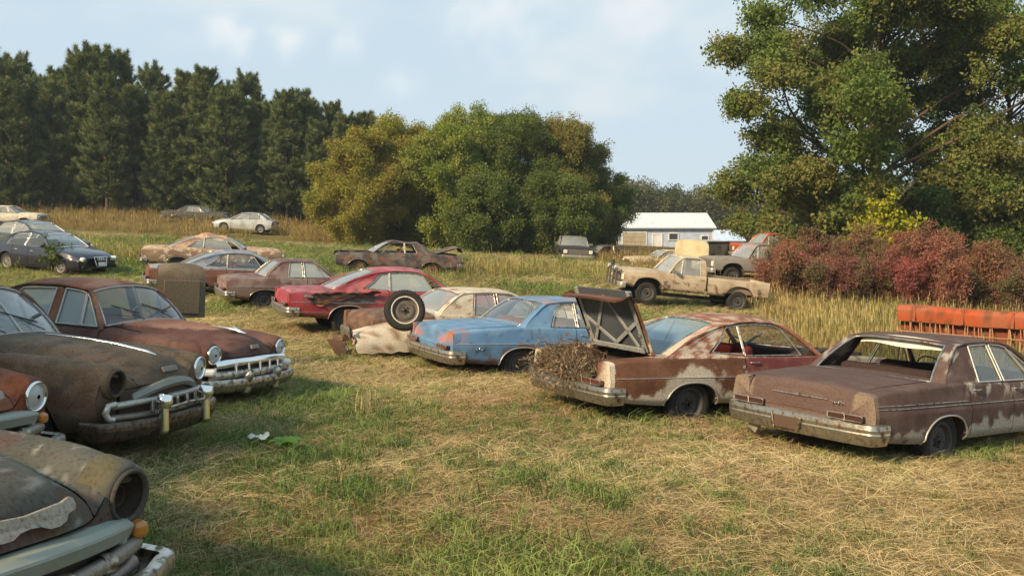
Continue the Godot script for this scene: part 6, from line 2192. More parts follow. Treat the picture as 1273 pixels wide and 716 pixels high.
func torn_panel(car: Node3D) -> void:
	var g := RandomNumberGenerator.new()
	g.seed = 17
	# ragged rusty sheet coloured as a shaded cavity, bent strips of skin round it
	var out := PackedVector2Array([Vector2(0.52, 0.80), Vector2(0.70, 0.86), Vector2(0.95, 0.845), Vector2(1.2, 0.885), Vector2(1.28, 0.85), Vector2(1.62, 0.875), Vector2(1.9, 0.93), Vector2(2.1, 0.90), Vector2(1.85, 0.82), Vector2(1.55, 0.79), Vector2(1.3, 0.735), Vector2(1.05, 0.70), Vector2(0.86, 0.61), Vector2(0.62, 0.60), Vector2(0.56, 0.70)])
	var tris := Geometry2D.triangulate_polygon(out)
	var mb := MB.new()
	for k in range(0, tris.size(), 3):
		var q := []
		for w in 3: q.append(Vector3(out[tris[k + w]].x, out[tris[k + w]].y, 1.004))
		tess(mb, q[0], q[1], q[2], func(p: Vector3) -> Color: return mix3(Color(0.055, 0.035, 0.028), Color(0.17, 0.10, 0.065), patch(p, 170, 7, 0.0, 0.3)), Vector3(0, 0, 1), 0.06)
	for i in mb.v.size(): mb.v[i].z += 0.018 * nz2.get_noise_2d(mb.v[i].x * 220.0, mb.v[i].y * 220.0)
	part(car, "dark_cavity_sheet", mb, M.rust_paint)
	for k in out.size():
		var a := out[k]
		var b := out[(k + 1) % out.size()]
		var c := a.lerp(b, 0.5) + Vector2(g.randfn() * 0.02, g.randfn() * 0.03)
		mb = MB.new()
		mb.flat(Vector3(a.x, a.y, 1.0), Vector3(b.x, b.y, 1.0), Vector3(c.x, c.y, 1.03 + g.randf() * 0.05), paint_red(Vector3(a.x, 0.9, 0)))
		mb.flat(Vector3(a.x, a.y, 0.995), Vector3(b.x, b.y, 0.995), Vector3(c.x, c.y, 1.02 + g.randf() * 0.05), Color(0.12, 0.07, 0.05))
		part(car, "bent_strip", mb, M.rust_paint)
	mb = MB.new()
	mb.box(Vector3(0.50, 0.78, 1.0), Vector3(0.18, 0.06, 0.05), Color(0.6, 0.58, 0.54), Basis(Vector3(0, 0, 1), -0.1), 0.015)
	part(car, "loose_trim", mb, M.dull_metal)

func spare_wheel() -> void:
	var n := thing("spare_wheel", "loose wheel with worn tyre leaning on the white crushed car", "wheel", Transform3D(Basis(Vector3.UP, deg_to_rad(12)) * Basis(Vector3(1, 0, 0), deg_to_rad(-10)), Vector3(-1.92, 0.62, -16.75)))
	var w := wheel(n, Vector3.ZERO, 1.0, "white", 0.36)
	w.name = "wheel_assembly"

func hood_panel() -> void:
	var tr := stand(-5.2, 14.6, -62.0, 0.12)
	var n := thing("hood_panel", "upright olive-brown car hood standing on end behind the maroon-brown sedan", "car hood", tr)
	var rows := []
	var back := []
	for i in 17:
		var t := i / 16.0
		var y := 0.62 + 0.95 * t
		var curl := pow(maxf(0.0, t - 0.66) / 0.34, 2.0)
		var row := PackedVector3Array()
		var rb := PackedVector3Array()
		var hw := 0.36 * (1.0 - 0.12 * pow(t, 6.0))
		for j in 11:
			var s := lerpf(-1, 1, j / 10.0)
			var p := Vector3(0.03 * (1.0 - s * s) - 0.20 * curl, y + 0.08 - 0.10 * curl - 0.05 * curl * s * s, hw * s)
			row.append(p)
			rb.append(p - Vector3(0.09, 0, 0))
		rows.append(row); back.append(rb)
	var pc_ := func(p: Vector3) -> Color: return mix3(Color(0.14, 0.115, 0.08), Color(0.20, 0.16, 0.115), patch(p, 60, 3, -0.2, 0.4))
	var mb := MB.new()
	mb.grid(rows, pc_); mb.grid(back, pc_, -1.0)
	for e in [0, 10]:
		for i in 16: mb.quad(rows[i][e], rows[i + 1][e], back[i + 1][e], back[i][e], Color(0.05, 0.04, 0.03))
	for e in [0, 16]:
		for j in 10: mb.quad(rows[e][j], rows[e][j + 1], back[e][j + 1], back[e][j], Color(0.07, 0.055, 0.04))
	part(n, "panel", mb, M.rust_paint)
	mb = MB.new()
	mb.box(Vector3(0.035, 1.02, 0), Vector3(0.03, 0.52, 0.54), Color(0.16, 0.13, 0.092), Basis(), 0.012)
	part(n, "inset_sheet", mb, M.rust_paint)
	mb = MB.new()
	mb.box(Vector3(0, 0.58, 0), Vector3(0.12, 0.05, 0.86), Color(0.06, 0.05, 0.04), Basis(), 0.015)
	for z in [-0.34, 0.34]: mb.box(Vector3(-0.02, 0.28, z), Vector3(0.06, 0.60, 0.06), Color(0.05, 0.04, 0.035), Basis(), 0.01)
	part(n, "base_rail", mb, M.rust_paint)
	mb = MB.new()
	mb.lathe(PackedVector2Array([Vector2(0.0, 0.08), Vector2(0.09, 0.06), Vector2(0.11, 0.0), Vector2(0.09, -0.06), Vector2(0.0, -0.08)]), Vector3(0.06, 0.60, 0.46), Vector3(0, 0, 1), 16, Color(0.03, 0.028, 0.026))
	part(n, "knob", mb, M.rubber)

func litter() -> void:
	var mb := MB.new()
	var rows := []
	for i in 7:
		var row := PackedVector3Array()
		for j in 6: row.append(Vector3(i * 0.035, 0.04 + 0.03 * sin(i * 1.4) * cos(j * 1.1), j * 0.03 + 0.01 * sin(i * 2.0)))
		rows.append(row)
	mb.grid(rows, Color(0.62, 0.60, 0.52))
	single("paper_scrap", mb, M.plain, "small crumpled white scrap lying in the green grass", "scrap", Transform3D(Basis(Vector3.UP, 0.5), at(-2.62, 9.2, 0.05)))
	var n := thing("broadleaf_weed", "flat green broadleaf weed in the grass right of the white scrap", "weed", Transform3D(Basis(), at(-2.15, 8.9)))
	for k in 7:
		var a := TAU * k / 7.0
		mb = MB.new()
		rows = []
		for i in 6:
			var t := i / 5.0
			var w := 0.05 * sin(PI * clampf(t * 0.92 + 0.06, 0, 1))
			var c := Vector3(cos(a), 0, sin(a)) * 0.2 * t + Vector3(0, 0.05 + 0.09 * sin(t * 2.4), 0)
			var sdv := Vector3(-sin(a), 0, cos(a))
			rows.append(PackedVector3Array([c - sdv * w, c - Vector3(0, 0.012, 0), c + sdv * w]))
		mb.grid(rows, Color(0.10, 0.20, 0.05))
		part(n, "leaf", mb, M.leaf)

func old_row() -> void:
	# nose positions; the frame origin is the tail
	var nose := func(x: float, d: float, yaw: float, up: float) -> Transform3D:
		var a := deg_to_rad(yaw)
		var t := stand(x - 4.99 * cos(a), d - 4.99 * sin(a), yaw, 0.0)
		t.basis = stand(x - 1.0, d + 0.3, yaw).basis
		t.origin = at(x, d, up) - t.basis.x * 4.99
		return t
	var tr: Transform3D
	tr = nose.call(-1.92, 3.69, -21.0, -0.06)
	foot(tr, 0.2, 4.9, 0.9)
	var a := old_car("green_black_sedan", "dark grey-green sedan nose at bottom left with empty headlamp and winged emblem", tr, paint_a, M.rust_paint, {"seed": 1, "dx": 0.03})
	old_front(a, "winged", paint_a)
	tr = nose.call(-3.6, 6.3, -14.0, -0.06)
	foot(tr, 0.2, 4.9, 0.9)
	var a2 := old_car("orange_rust_sedan", "orange-rust sedan at left edge of which one fender and headlamp show", tr, paint_a2, M.rust_paint, {"seed": 2})
	old_front(a2, "plain", paint_a2)
	tr = nose.call(-3.11, 8.65, -11.0, -0.08)
	foot(tr, 0.2, 4.9, 0.9)
	var b := old_car("olive_sedan", "olive-brown rounded sedan with bumper guards and one missing headlamp", tr, paint_b, M.rust_paint, {"seed": 3, "divider": true, "dx": 0.035})
	old_front(b, "guarded", paint_b)
	var hb := MB.new()
	hb.tube(PackedVector3Array([Vector3(3.55, 1.112, 0), Vector3(4.0, 1.092, 0), Vector3(4.3, 1.062, 0), Vector3(4.62, 1.01, 0), Vector3(4.72, 0.985, 0)]), PackedFloat32Array([0.006, 0.010, 0.016, 0.02, 0.008]), 6, WHITE)
	part(b, "hood_strip", hb, M.bright_chrome)
	wipers(b)
	tr = nose.call(-3.21, 11.87, -20.2, -0.16)
	foot(tr, 0.2, 4.9, 0.9)
	var c := old_car("maroon_brown_sedan", "maroon-brown sedan with toothed chrome grille and orange rusted roof", tr, paint_c, M.rust_paint, {"seed": 4, "dx": 0.035, "ws_glass": M.clear_glass, "side_glass": M.milky_glass})
	old_front(c, "toothy", paint_c)
	wipers(c)
	stripe(c, last_skin, 1.4, 4.2, 0.74, 0.007, M.dull_metal)

func wipers(car: Node3D) -> void:
	for z in [-0.32, 0.22]:
		var b := MB.new()
		bar(b, Vector3(3.30, 1.115, z), Vector3(3.16, 1.27, z + 0.30), 0.006, Color(0.08, 0.08, 0.08), 5)
		bar(b, Vector3(3.22, 1.19, z + 0.02), Vector3(3.13, 1.30, z + 0.42), 0.008, Color(0.05, 0.05, 0.05), 5)
		part(car, "wiper", b, M.plain)

# ------------------------------------------------------------------ implements, camper, buildings
func seeder() -> void:
	var p0 := at(8.75, 21.3)
	var p1 := at(13.6, 18.6)
	var ax := (p1 - p0); ax.y = -0.15
	var L := ax.length()
	var tr := Transform3D(Basis(Vector3.UP, atan2(-ax.z, ax.x)) * Basis(Vector3(0, 0, 1), -0.035), p0 - Vector3(0, 0.17, 0))
	var n := thing("orange_seed_drill", "long orange farm seed drill with a row of thin tubes behind the brown sedan", "farm implement", tr)
	var oc := func(p: Vector3) -> Color: return mix3(mix3(Color(0.42, 0.085, 0.03), Color(0.36, 0.12, 0.06), patch(p, 40, 3, -0.2, 0.4)), Color(0.17, 0.075, 0.04), patch(p, 120, 13, 0.12, 0.2) * 0.9)
	var mb := MB.new()
	var rows := []
	for i in 73:
		var x := L * i / 72.0
		var sag := 0.015 * sin(x * 3.0)
		rows.append(PackedVector3Array([Vector3(x, 1.02 + sag, 0.20), Vector3(x, 1.25 + sag, 0.26), Vector3(x, 1.36 + sag, 0.22), Vector3(x, 1.38 + sag, 0.0), Vector3(x, 1.36 + sag, -0.22), Vector3(x, 1.25 + sag, -0.26), Vector3(x, 1.02 + sag, -0.16), Vector3(x, 1.02 + sag, 0.20)]))
	mb.grid(rows, oc)
	part(n, "seed_box", mb, M.rust_paint)
	for e in [0, 72]:
		mb = MB.new()
		var r: PackedVector3Array = rows[e]
		for k in range(1, 6): mb.flat(r[0], r[k], r[k + 1], Color(0.5, 0.1, 0.04))
		part(n, "end_plate", mb, M.old_gloss_paint)
	mb = MB.new()
	bar(mb, Vector3(0, 0.55, 0.22), Vector3(L, 0.55, 0.22), 0.03, Color(0.34, 0.2, 0.13))
	part(n, "lower_rail", mb, M.rust_paint)
	mb = MB.new()
	bar(mb, Vector3(0, 0.80, 0.27), Vector3(L, 0.80, 0.27), 0.015, Color(0.34, 0.2, 0.13))
	part(n, "guard_rail", mb, M.rust_paint)
	mb = MB.new()
	mb.box(Vector3(L * 0.5, 0.75, 0.0), Vector3(L - 0.1, 0.5, 0.05), Color(0.20, 0.055, 0.03))
	part(n, "back_plate", mb, M.rust_paint)
	var K := 46
	var tb := MB.new()
	tb.tube(PackedVector3Array([Vector3(0, 1.03, 0.15), Vector3(0.02, 0.8, 0.24), Vector3(0, 0.5, 0.25), Vector3(0.0, 0.2, 0.22)]), 0.014, 6, Color(0.36, 0.17, 0.10))
	var tm := tb.mesh()
	tm.surface_set_material(0, M.rust_paint)
	for k in K:
		var o := MeshInstance3D.new()
		o.name = "drop_tube"
		o.mesh = tm
		o.position = Vector3(0.08 + (L - 0.16) * k / (K - 1) + rng.randf_range(-0.03, 0.03), 0, 0)
		o.rotation.z = rng.randf_range(-0.13, 0.13)
		n.add_child(o, true)
	for k in 6:
		mb = MB.new()
		mb.box(Vector3(0.35 + (L - 0.7) * k / 5.0, 1.2, 0.255), Vector3(0.06, 0.34, 0.03), Color(0.30, 0.09, 0.04), Basis(Vector3(1, 0, 0), -0.1), 0.008)
		part(n, "bracket", mb, M.rust_paint)
	for x in [0.4, L - 0.4]:
		wheel(n, Vector3(x, 0.36, -0.5), 1.0, "rusty", 0.37).rotation.y = PI / 2

func camper() -> void:
	var tr := stand(9.8, 51.6, 235.0, -0.15)
	var n := thing("truck_camper", "cream and grey camper box with small dark windows behind the tan pickup", "camper", tr)
	# a loft of rounded boxes: the end is cream, the sides grey
	var rows := []
	var sec := PackedVector2Array()
	for q in [[1.0, 0.0], [1.0, 1.45], [0.93, 1.68], [0.75, 1.78], [0.3, 1.82], [-0.3, 1.82], [-0.75, 1.78], [-0.93, 1.68], [-1.0, 1.45], [-1.0, 0.0]]: sec.append(Vector2(q[0], q[1]))
	for i in 9:
		var row := PackedVector3Array()
		for p in sec: row.append(Vector3(-3.0 + 3.0 * i / 8.0, p.y, p.x))
		rows.append(row)
	var mb := MB.new()
	mb.grid(rows, Color(0.42, 0.42, 0.37))
	part(n, "side_wall", mb, M.siding)
	for e in [0, 8]:
		mb = MB.new()
		for k in range(1, sec.size() - 1): mb.flat(rows[e][0], rows[e][k], rows[e][k + 1], Color(0.50, 0.44, 0.29))
		part(n, "end_wall", mb, M.siding)
	mb = MB.new()
	mb.tube(PackedVector3Array([Vector3(-3.0, 1.72, -0.92), Vector3(0.0, 1.72, -0.92)]), 0.07, 6, Color(0.05, 0.05, 0.04))
	part(n, "roof_edge", mb, M.plain)
	for y in [0.5, 0.95, 1.35]:
		mb = MB.new()
		mb.box(Vector3(-1.5, y, -1.005), Vector3(2.98, 0.025, 0.02), Color(0.5, 0.49, 0.43))
		part(n, "side_rib", mb, M.siding)
	for q in [[-0.6, 0.9, 0.5, 0.42], [-1.4, 1.45, 0.36, 0.16], [-2.5, 0.95, 0.5, 0.2]]:
		mb = MB.new()
		mb.box(Vector3(q[0], q[1], -1.01), Vector3(q[2], q[3], 0.05), Color(0.02, 0.025, 0.03), Basis(), 0.015)
		part(n, "window", mb, M.lens)
	mb = MB.new()
	mb.box(Vector3(-1.5, -0.08, 0), Vector3(2.6, 0.2, 1.5), Color(0.06, 0.055, 0.05))
	part(n, "chassis", mb, M.plain)

func shed(called: String, label: String, tr: Transform3D, w: float, dp: float, h: float, rise: float, wall: Color, roof: Color, openings: Array) -> void:
	var n := thing(called, label, "building", tr)
	# x along the front, -z away from us
	var mb := MB.new()
	mb.box(Vector3(w * 0.5, h * 0.5 - 0.5, -dp * 0.5), Vector3(w, h + 1.0, dp), wall)
	part(n, "wall", mb, M.siding)
	mb = MB.new()
	var x0 := -0.3; var x1 := w + 0.3
	for l in [0.02, 0.12]:
		mb.quad(Vector3(x0, h + l - 0.1, 0.4), Vector3(x1, h + l - 0.1, 0.4), Vector3(x1, h + rise + l, -dp * 0.5), Vector3(x0, h + rise + l, -dp * 0.5), roof)
		mb.quad(Vector3(x0, h + l - 0.1, -dp - 0.4), Vector3(x1, h + l - 0.1, -dp - 0.4), Vector3(x1, h + rise + l, -dp * 0.5), Vector3(x0, h + rise + l, -dp * 0.5), roof)
	for x in [x0, x1]:
		mb.quad(Vector3(x, h - 0.08, 0.4), Vector3(x, h + rise + 0.02, -dp * 0.5), Vector3(x, h + rise + 0.12, -dp * 0.5), Vector3(x, h + 0.02, 0.4), roof)
	mb.quad(Vector3(x0, h - 0.08, 0.4), Vector3(x1, h - 0.08, 0.4), Vector3(x1, h + 0.02, 0.4), Vector3(x0, h + 0.02, 0.4), roof * 0.8)
	var rf := part(n, "roof", mb, M.siding)
	for k in int(w / 0.9):
		var rb := MB.new()
		rb.tube(PackedVector3Array([Vector3(0.45 + k * 0.9, h + 0.03, 0.4), Vector3(0.45 + k * 0.9, h + rise + 0.13, -dp * 0.5)]), 0.03, 4, roof)
		part(rf, "seam", rb, M.siding)
	for x in [0.06, w - 0.06]:
		mb = MB.new()
		mb.box(Vector3(x, h * 0.5 - 0.3, 0.02), Vector3(0.16, h + 0.5, 0.06), Color(0.66, 0.66, 0.62))
		part(n, "corner_trim", mb, M.siding)
	for x in [0.0, w]:
		mb = MB.new()
		mb.flat(Vector3(x, h, 0), Vector3(x, h, -dp), Vector3(x, h + rise, -dp * 0.5), wall)
		part(n, "gable", mb, M.siding)
	mb = MB.new()
	mb.box(Vector3(w * 0.5, h - 0.05, 0.36), Vector3(w + 0.5, 0.12, 0.1), Color(0.25, 0.26, 0.30))
	part(n, "gutter", mb, M.plain)
	for q in openings:
		var nm: String = q[4]
		mb = MB.new()
		mb.box(Vector3(q[0], q[1], 0.03), Vector3(q[2], q[3], 0.06), q[5])
		var op := part(n, nm, mb, M.siding if nm != "window" else M.lens)
		mb = MB.new()
		for e in [-1, 1]:
			mb.box(Vector3(q[0] + e * (q[2] * 0.5 + 0.05), q[1], 0.05), Vector3(0.1, q[3] + 0.2, 0.1), Color(0.7, 0.7, 0.66))
			mb.box(Vector3(q[0], q[1] + e * (q[3] * 0.5 + 0.05), 0.052), Vector3(q[2], 0.1, 0.1), Color(0.7, 0.7, 0.66))
		part(op, "frame", mb, M.siding)
		if nm == "garage_door":
			for k in 4:
				mb = MB.new()
				mb.box(Vector3(q[0], q[1] - q[3] * 0.5 + q[3] * (k + 0.5) / 4.0, 0.075), Vector3(q[2] - 0.1, q[3] / 4.0 - 0.06, 0.05), q[5])
				part(op, "panel", mb, M.siding)

func buildings() -> void:
	shed("pole_barn", "white-roofed pale blue barn with tan garage door behind the pickups", Transform3D(Basis(Vector3.UP, 0.03), at(12.4, 110.0, -0.7)), 11.2, 9.0, 2.75, 1.75, Color(0.40, 0.46, 0.60), Color(0.60, 0.62, 0.66),
		[[1.9, 1.1, 2.7, 2.2, "garage_door", Color(0.36, 0.31, 0.23)], [6.5, 1.75, 1.0, 0.7, "window", Color(0.03, 0.035, 0.04)], [10.2, 1.5, 0.75, 0.6, "window", Color(0.03, 0.035, 0.04)], [4.6, 1.0, 1.0, 2.0, "door", Color(0.62, 0.63, 0.66)]])
	shed("low_shed", "small blue-roofed shed standing right of the barn", Transform3D(Basis(Vector3.UP, 0.03), at(26.0, 122.0, -0.8)), 4.0, 6.0, 2.0, 1.3, Color(0.34, 0.38, 0.46), Color(0.46, 0.56, 0.72), [[2.0, 1.0, 0.9, 0.7, "window", Color(0.03, 0.035, 0.04)]])

# ------------------------------------------------------------------ trees and bushes
const OAK := [95, 0.60, 0.165, 0.2, 0.6]
const BUSHY := [95, 0.66, 0.15, 0.1, 0.58]

const ORD := ["first", "second", "third", "fourth", "fifth", "sixth", "seventh", "eighth", "ninth", "tenth", "eleventh", "twelfth", "thirteenth", "fourteenth", "fifteenth", "sixteenth", "seventeenth", "eighteenth", "nineteenth", "twentieth", "twenty-first", "twenty-second", "twenty-third"]

func woods() -> void:
	var g := RandomNumberGenerator.new()
	g.seed = 21
	# pines: a few grown, the rest copies of them
	var protos := []
	for k in 5:
		var n := Node3D.new()
		n.name = "pine_tree"
		pine(n, 10.2 + k * 0.5, 2.0 + 0.25 * (k % 3), 100 + k, [0.04, 0.10, 0.05, 0.14, 0.06][k])
		protos.append(n)
	# rows of the plantation: front row in view, two rows behind to close it
	var spots := []
	for i in 23: spots.append([-49.0 + 1.7 * i + g.randf_range(-0.5, 0.5), 84.0 + g.randf_range(-2.0, 2.5), 0])
	for i in 23: spots.append([-50.0 + 1.85 * i + g.randf_range(-0.5, 0.5), 89.5 + g.randf_range(-1.5, 1.5), 1])
	for i in 17: spots.append([-52.0 + 2.6 * i + g.randf_range(-0.6, 0.6), 95.0 + g.randf_range(-1.5, 1.5), 2])
	var rown := ["front row of the plantation", "second row of the plantation", "back row of the plantation"]
	for i in spots.size():
		var q: Array = spots[i]
		var pr: Node3D = protos[g.randi() % 5]
		var o: Node3D = pr.duplicate()
		o.name = numbered("pine_tree")
		add_child(o, true)
		var top := 1.0 + 0.10 * ss(-24.0, -44.0, q[0]) - 0.16 * ss(-26.0, -14.0, q[0])
		var s := top * g.randf_range(0.80, 1.14)
		o.transform = Transform3D(Basis(Vector3.UP, g.randf() * TAU).scaled(Vector3(s, s, s)), at(q[0], q[1]))
		var lab := "dark green pine in the %s at left" % rown[q[2]]
		if q[2] == 0: lab = "%s pine from the left in the front row of the dark plantation" % ORD[i]
		tag(o, lab, "tree", "pines of the plantation, %s" % rown[q[2]])
	# small pine edge trees
	# the round clump of leafy trees
	var gold := [Color(0.191, 0.217, 0.039), Color(0.319, 0.299, 0.055), Color(0.269, 0.207, 0.055), Color(0.218, 0.269, 0.058)]
	var olive := [Color(0.156, 0.213, 0.040), Color(0.237, 0.277, 0.055), Color(0.308, 0.312, 0.069)]
	var dark := [Color(0.076, 0.114, 0.030), Color(0.125, 0.161, 0.039), Color(0.161, 0.184, 0.053)]  # darker greens put the shade of the clump's right side into the leaves
	var ambr := [Color(0.160, 0.161, 0.041), Color(0.272, 0.217, 0.065), Color(0.144, 0.189, 0.055)]
	var clump := [
		[-10.0, 62.0, 7.6, 3.3, gold, "golden leafy tree at the left end of the round clump"],
		[-7.6, 65.0, 8.7, 3.5, gold, "tall golden-brown tree second from the left in the clump"],
		[-4.9, 63.0, 8.2, 3.2, olive, "olive tree between the golden and the tallest tree"],
		[-3.0, 67.0, 10.4, 4.0, olive, "tallest yellow-green tree in the middle of the clump"],
		[0.2, 64.5, 9.8, 4.0, dark, "dark green dense tree right of the tallest one"],
		[3.6, 66.0, 9.4, 3.8, ambr, "amber-topped tree toward the right of the clump"],
		[5.6, 68.0, 7.8, 3.2, dark, "dark green tree at the right end of the clump"],
		[-1.6, 60.5, 5.2, 2.8, dark, "low dark bushy tree before the middle of the clump"],
		[3.0, 61.5, 5.6, 3.0, dark, "low dark bushy tree behind the dark pickup"],
		[0.8, 69.5, 9.8, 4.4, dark, "dark tree filling the back of the clump behind the tallest one"],
		[-6.0, 70.0, 8.8, 3.8, olive, "olive tree at the back of the clump behind the golden ones"],
		[-11.3, 66.0, 6.0, 2.4, gold, "low golden tree peeking out left of the clump"]]
	for i in clump.size():
		var q: Array = clump[i]
		var n := thing("leafy_tree", q[5], "tree", Transform3D(Basis(), at(q[0], q[1])), "trees of the round clump")
		tree(n, {"h": q[2], "r": q[3], "lobes": 64, "clumps": 1400, "leaf": "bushy", "leaf_spec": BUSHY, "colors": q[4], "low": 0.03, "skew": 0.95, "twigs": 1, "clump": 0.85, "lobe": 0.54, "stray": 0.55}, 300 + i)
	# the big oak at right and its neighbours
	var oakc := [Color(0.098, 0.148, 0.035), Color(0.146, 0.201, 0.049), Color(0.195, 0.181, 0.057), Color(0.162, 0.218, 0.057)]
	var n := thing("oak_tree", "large spreading oak with visible trunk above the red bushes", "tree", Transform3D(Basis(), at(16.8, 44.0)))
	tree(n, {"h": 15.5, "r": 8.6, "lobes": 86, "clumps": 3250, "leaf": "oak", "leaf_spec": OAK, "colors": oakc, "low": 0.20, "skew": 0.75, "twigs": 3, "clump": 1.0, "lobe": 0.44, "stray": 0.16, "flat": 0.5, "trunk": 0.36, "bare": [0.22, 0.62, 1.15]}, 501)
	n = thing("oak_tree", "second oak at the right edge with denser green crown", "tree", Transform3D(Basis(), at(24.6, 46.0)))
	tree(n, {"h": 15.0, "r": 7.6, "lobes": 70, "clumps": 2600, "leaf": "oak", "leaf_spec": OAK, "colors": oakc, "low": 0.12, "skew": 0.8, "twigs": 2, "clump": 1.0, "lobe": 0.5, "stray": 0.18, "flat": 0.5, "trunk": 0.24}, 502)
	n = thing("small_oak", "low green oak left of the big trunk and above the orange truck", "tree", Transform3D(Basis(), at(17.2, 58.0)))
	tree(n, {"h": 6.4, "r": 3.2, "lobes": 18, "clumps": 700, "leaf": "oak", "leaf_spec": OAK, "colors": oakc, "low": 0.05, "skew": 0.9, "twigs": 1, "lobe": 0.9}, 503)
	var under := [[19.5, 42.0, 3.6, 2.6, "green understory tree below the oak, right of the yellow bush"], [23.0, 43.0, 4.4, 3.0, "taller green understory tree below the second oak"], [16.0, 47.0, 4.2, 2.8, "green understory tree behind the yellow bush"], [27.0, 40.0, 3.8, 2.8, "green understory tree at the right frame edge"], [19.0, 50.0, 5.0, 3.2, "shaded understory tree deep behind the oak trunk"]]
	for i in under.size():
		var q: Array = under[i]
		n = thing("understory_tree", q[4], "tree", Transform3D(Basis(), at(q[0], q[1])), "green trees below the oaks")
		tree(n, {"h": q[2], "r": q[3], "lobes": 16, "clumps": 620, "leaf": "bushy", "leaf_spec": BUSHY, "colors": olive if i % 2 else dark, "low": 0.02, "skew": 1.0, "twigs": 0, "lobe": 0.95}, 520 + i)
	n = thing("yellow_bush", "bright yellow-green bush at the foot of the oak", "bush", Transform3D(Basis(), at(15.2, 38.5)))
	shrub(n, 4.0, 1.3, 31, [Color(0.30, 0.30, 0.02), Color(0.38, 0.36, 0.03), Color(0.20, 0.24, 0.03)], "yellow", [26, 0.3, 0.2, 0.3, 0.6], 420)
	# dead branch sticking out of the oak
	# red sumac thicket: four bushes, copied
	var reds := [[Color(0.265, 0.090, 0.074), Color(0.344, 0.147, 0.106), Color(0.250, 0.131, 0.079), Color(0.13, 0.13, 0.045)], [Color(0.374, 0.073, 0.088), Color(0.312, 0.110, 0.097), Color(0.235, 0.102, 0.079), Color(0.13, 0.13, 0.045)], [Color(0.312, 0.160, 0.097), Color(0.235, 0.125, 0.079), Color(0.203, 0.147, 0.079), Color(0.13, 0.13, 0.045)], [Color(0.296, 0.125, 0.106), Color(0.235, 0.088, 0.079), Color(0.187, 0.147, 0.079), Color(0.12, 0.14, 0.045)]]
	var pr := []
	for k in 4:
		var q := Node3D.new()
		q.name = "red_bush"
		shrub(q, 2.7, 1.5, 60 + k, reds[k], "sumac", [46, 0.22, 0.085, 0.3, 0.42], 760)
		pr.append(q)
	var sp := []
	for i in 10: sp.append([9.9 + i * 1.75 + g.randf_range(-0.3, 0.3), 33.5 - 0.35 * i + g.randf_range(-0.6, 0.6), [0, 3, 1, 0, 3, 2, 0, 2, 3, 2][i]])
	for i in 9: sp.append([11.4 + i * 1.9 + g.randf_range(-0.3, 0.3), 36.0 - 0.3 * i + g.randf_range(-0.5, 0.5), g.randi() % 4])
	var word := ["rust-red", "crimson", "brownish", "dull red"]
	for i in sp.size():
		var o: Node3D = pr[sp[i][2]].duplicate()
		o.name = numbered("red_bush")
		add_child(o, true)
		var s := g.randf_range(0.85, 1.12)
		o.transform = Transform3D(Basis(Vector3.UP, g.randf() * TAU).scaled(Vector3(s, s, s)), at(sp[i][0], sp[i][1]))
		tag(o, "%s autumn bush, %s from the left in the %s of the right thicket" % [word[sp[i][2]], ORD[i % 10], "front row" if i < 10 else "back row"], "bush", "autumn bushes of the thicket")
	# wood far behind the barn and behind the oaks
	var fw := Node3D.new()
	fw.name = "distant_woods"
	add_child(fw, true)
	tag(fw, "distant line of grey-green trees behind the barn", "woods", "", "stuff")
	var xf := []; var cols := []
	for i in 9000:
		var x := g.randf_range(-110.0, 150.0)
		var d := 165.0 + g.randf_range(-8.0, 8.0)
		if x < -8.0: d = 108.0 + g.randf_range(-5.0, 5.0)
		if x > 48.0: d = 120.0 + g.randf_range(-8.0, 8.0)
		var top := 9.0 + 1.8 * nz.get_noise_1d(x * 9.0) + 1.2 * nz.get_noise_1d(x * 40.0)
		var y := top * g.randf()
		xf.append(Transform3D(rand_basis(g, g.randf_range(2.0, 3.4)), at(x, d, y)))
		cols.append(Color(0.075, 0.088, 0.035).lerp(Color(0.14, 0.135, 0.06), g.randf()))
	copies(fw, "crowns", leaf_kinds["bushy"], M.leaf, xf, cols)
	# trees beside us, out of the frame, that shade the old sedans
	var left := [[-10.0, 3.4, 5.8, 2.3], [-9.2, -0.8, 5.0, 2.1], [-11.8, 7.5, 5.6, 2.2]]
	for i in left.size():
		var q: Array = left[i]
		n = thing("shade_tree", "leafy tree standing left of the lane outside the picture", "tree", Transform3D(Basis(), at(q[0], q[1])), "shade trees beside the lane")
		tree(n, {"h": q[2], "r": q[3], "lobes": 22, "clumps": 900, "leaf": "bushy", "leaf_spec": BUSHY, "colors": olive, "low": 0.10, "skew": 0.9, "twigs": 1, "lobe": 0.95}, 700 + i)

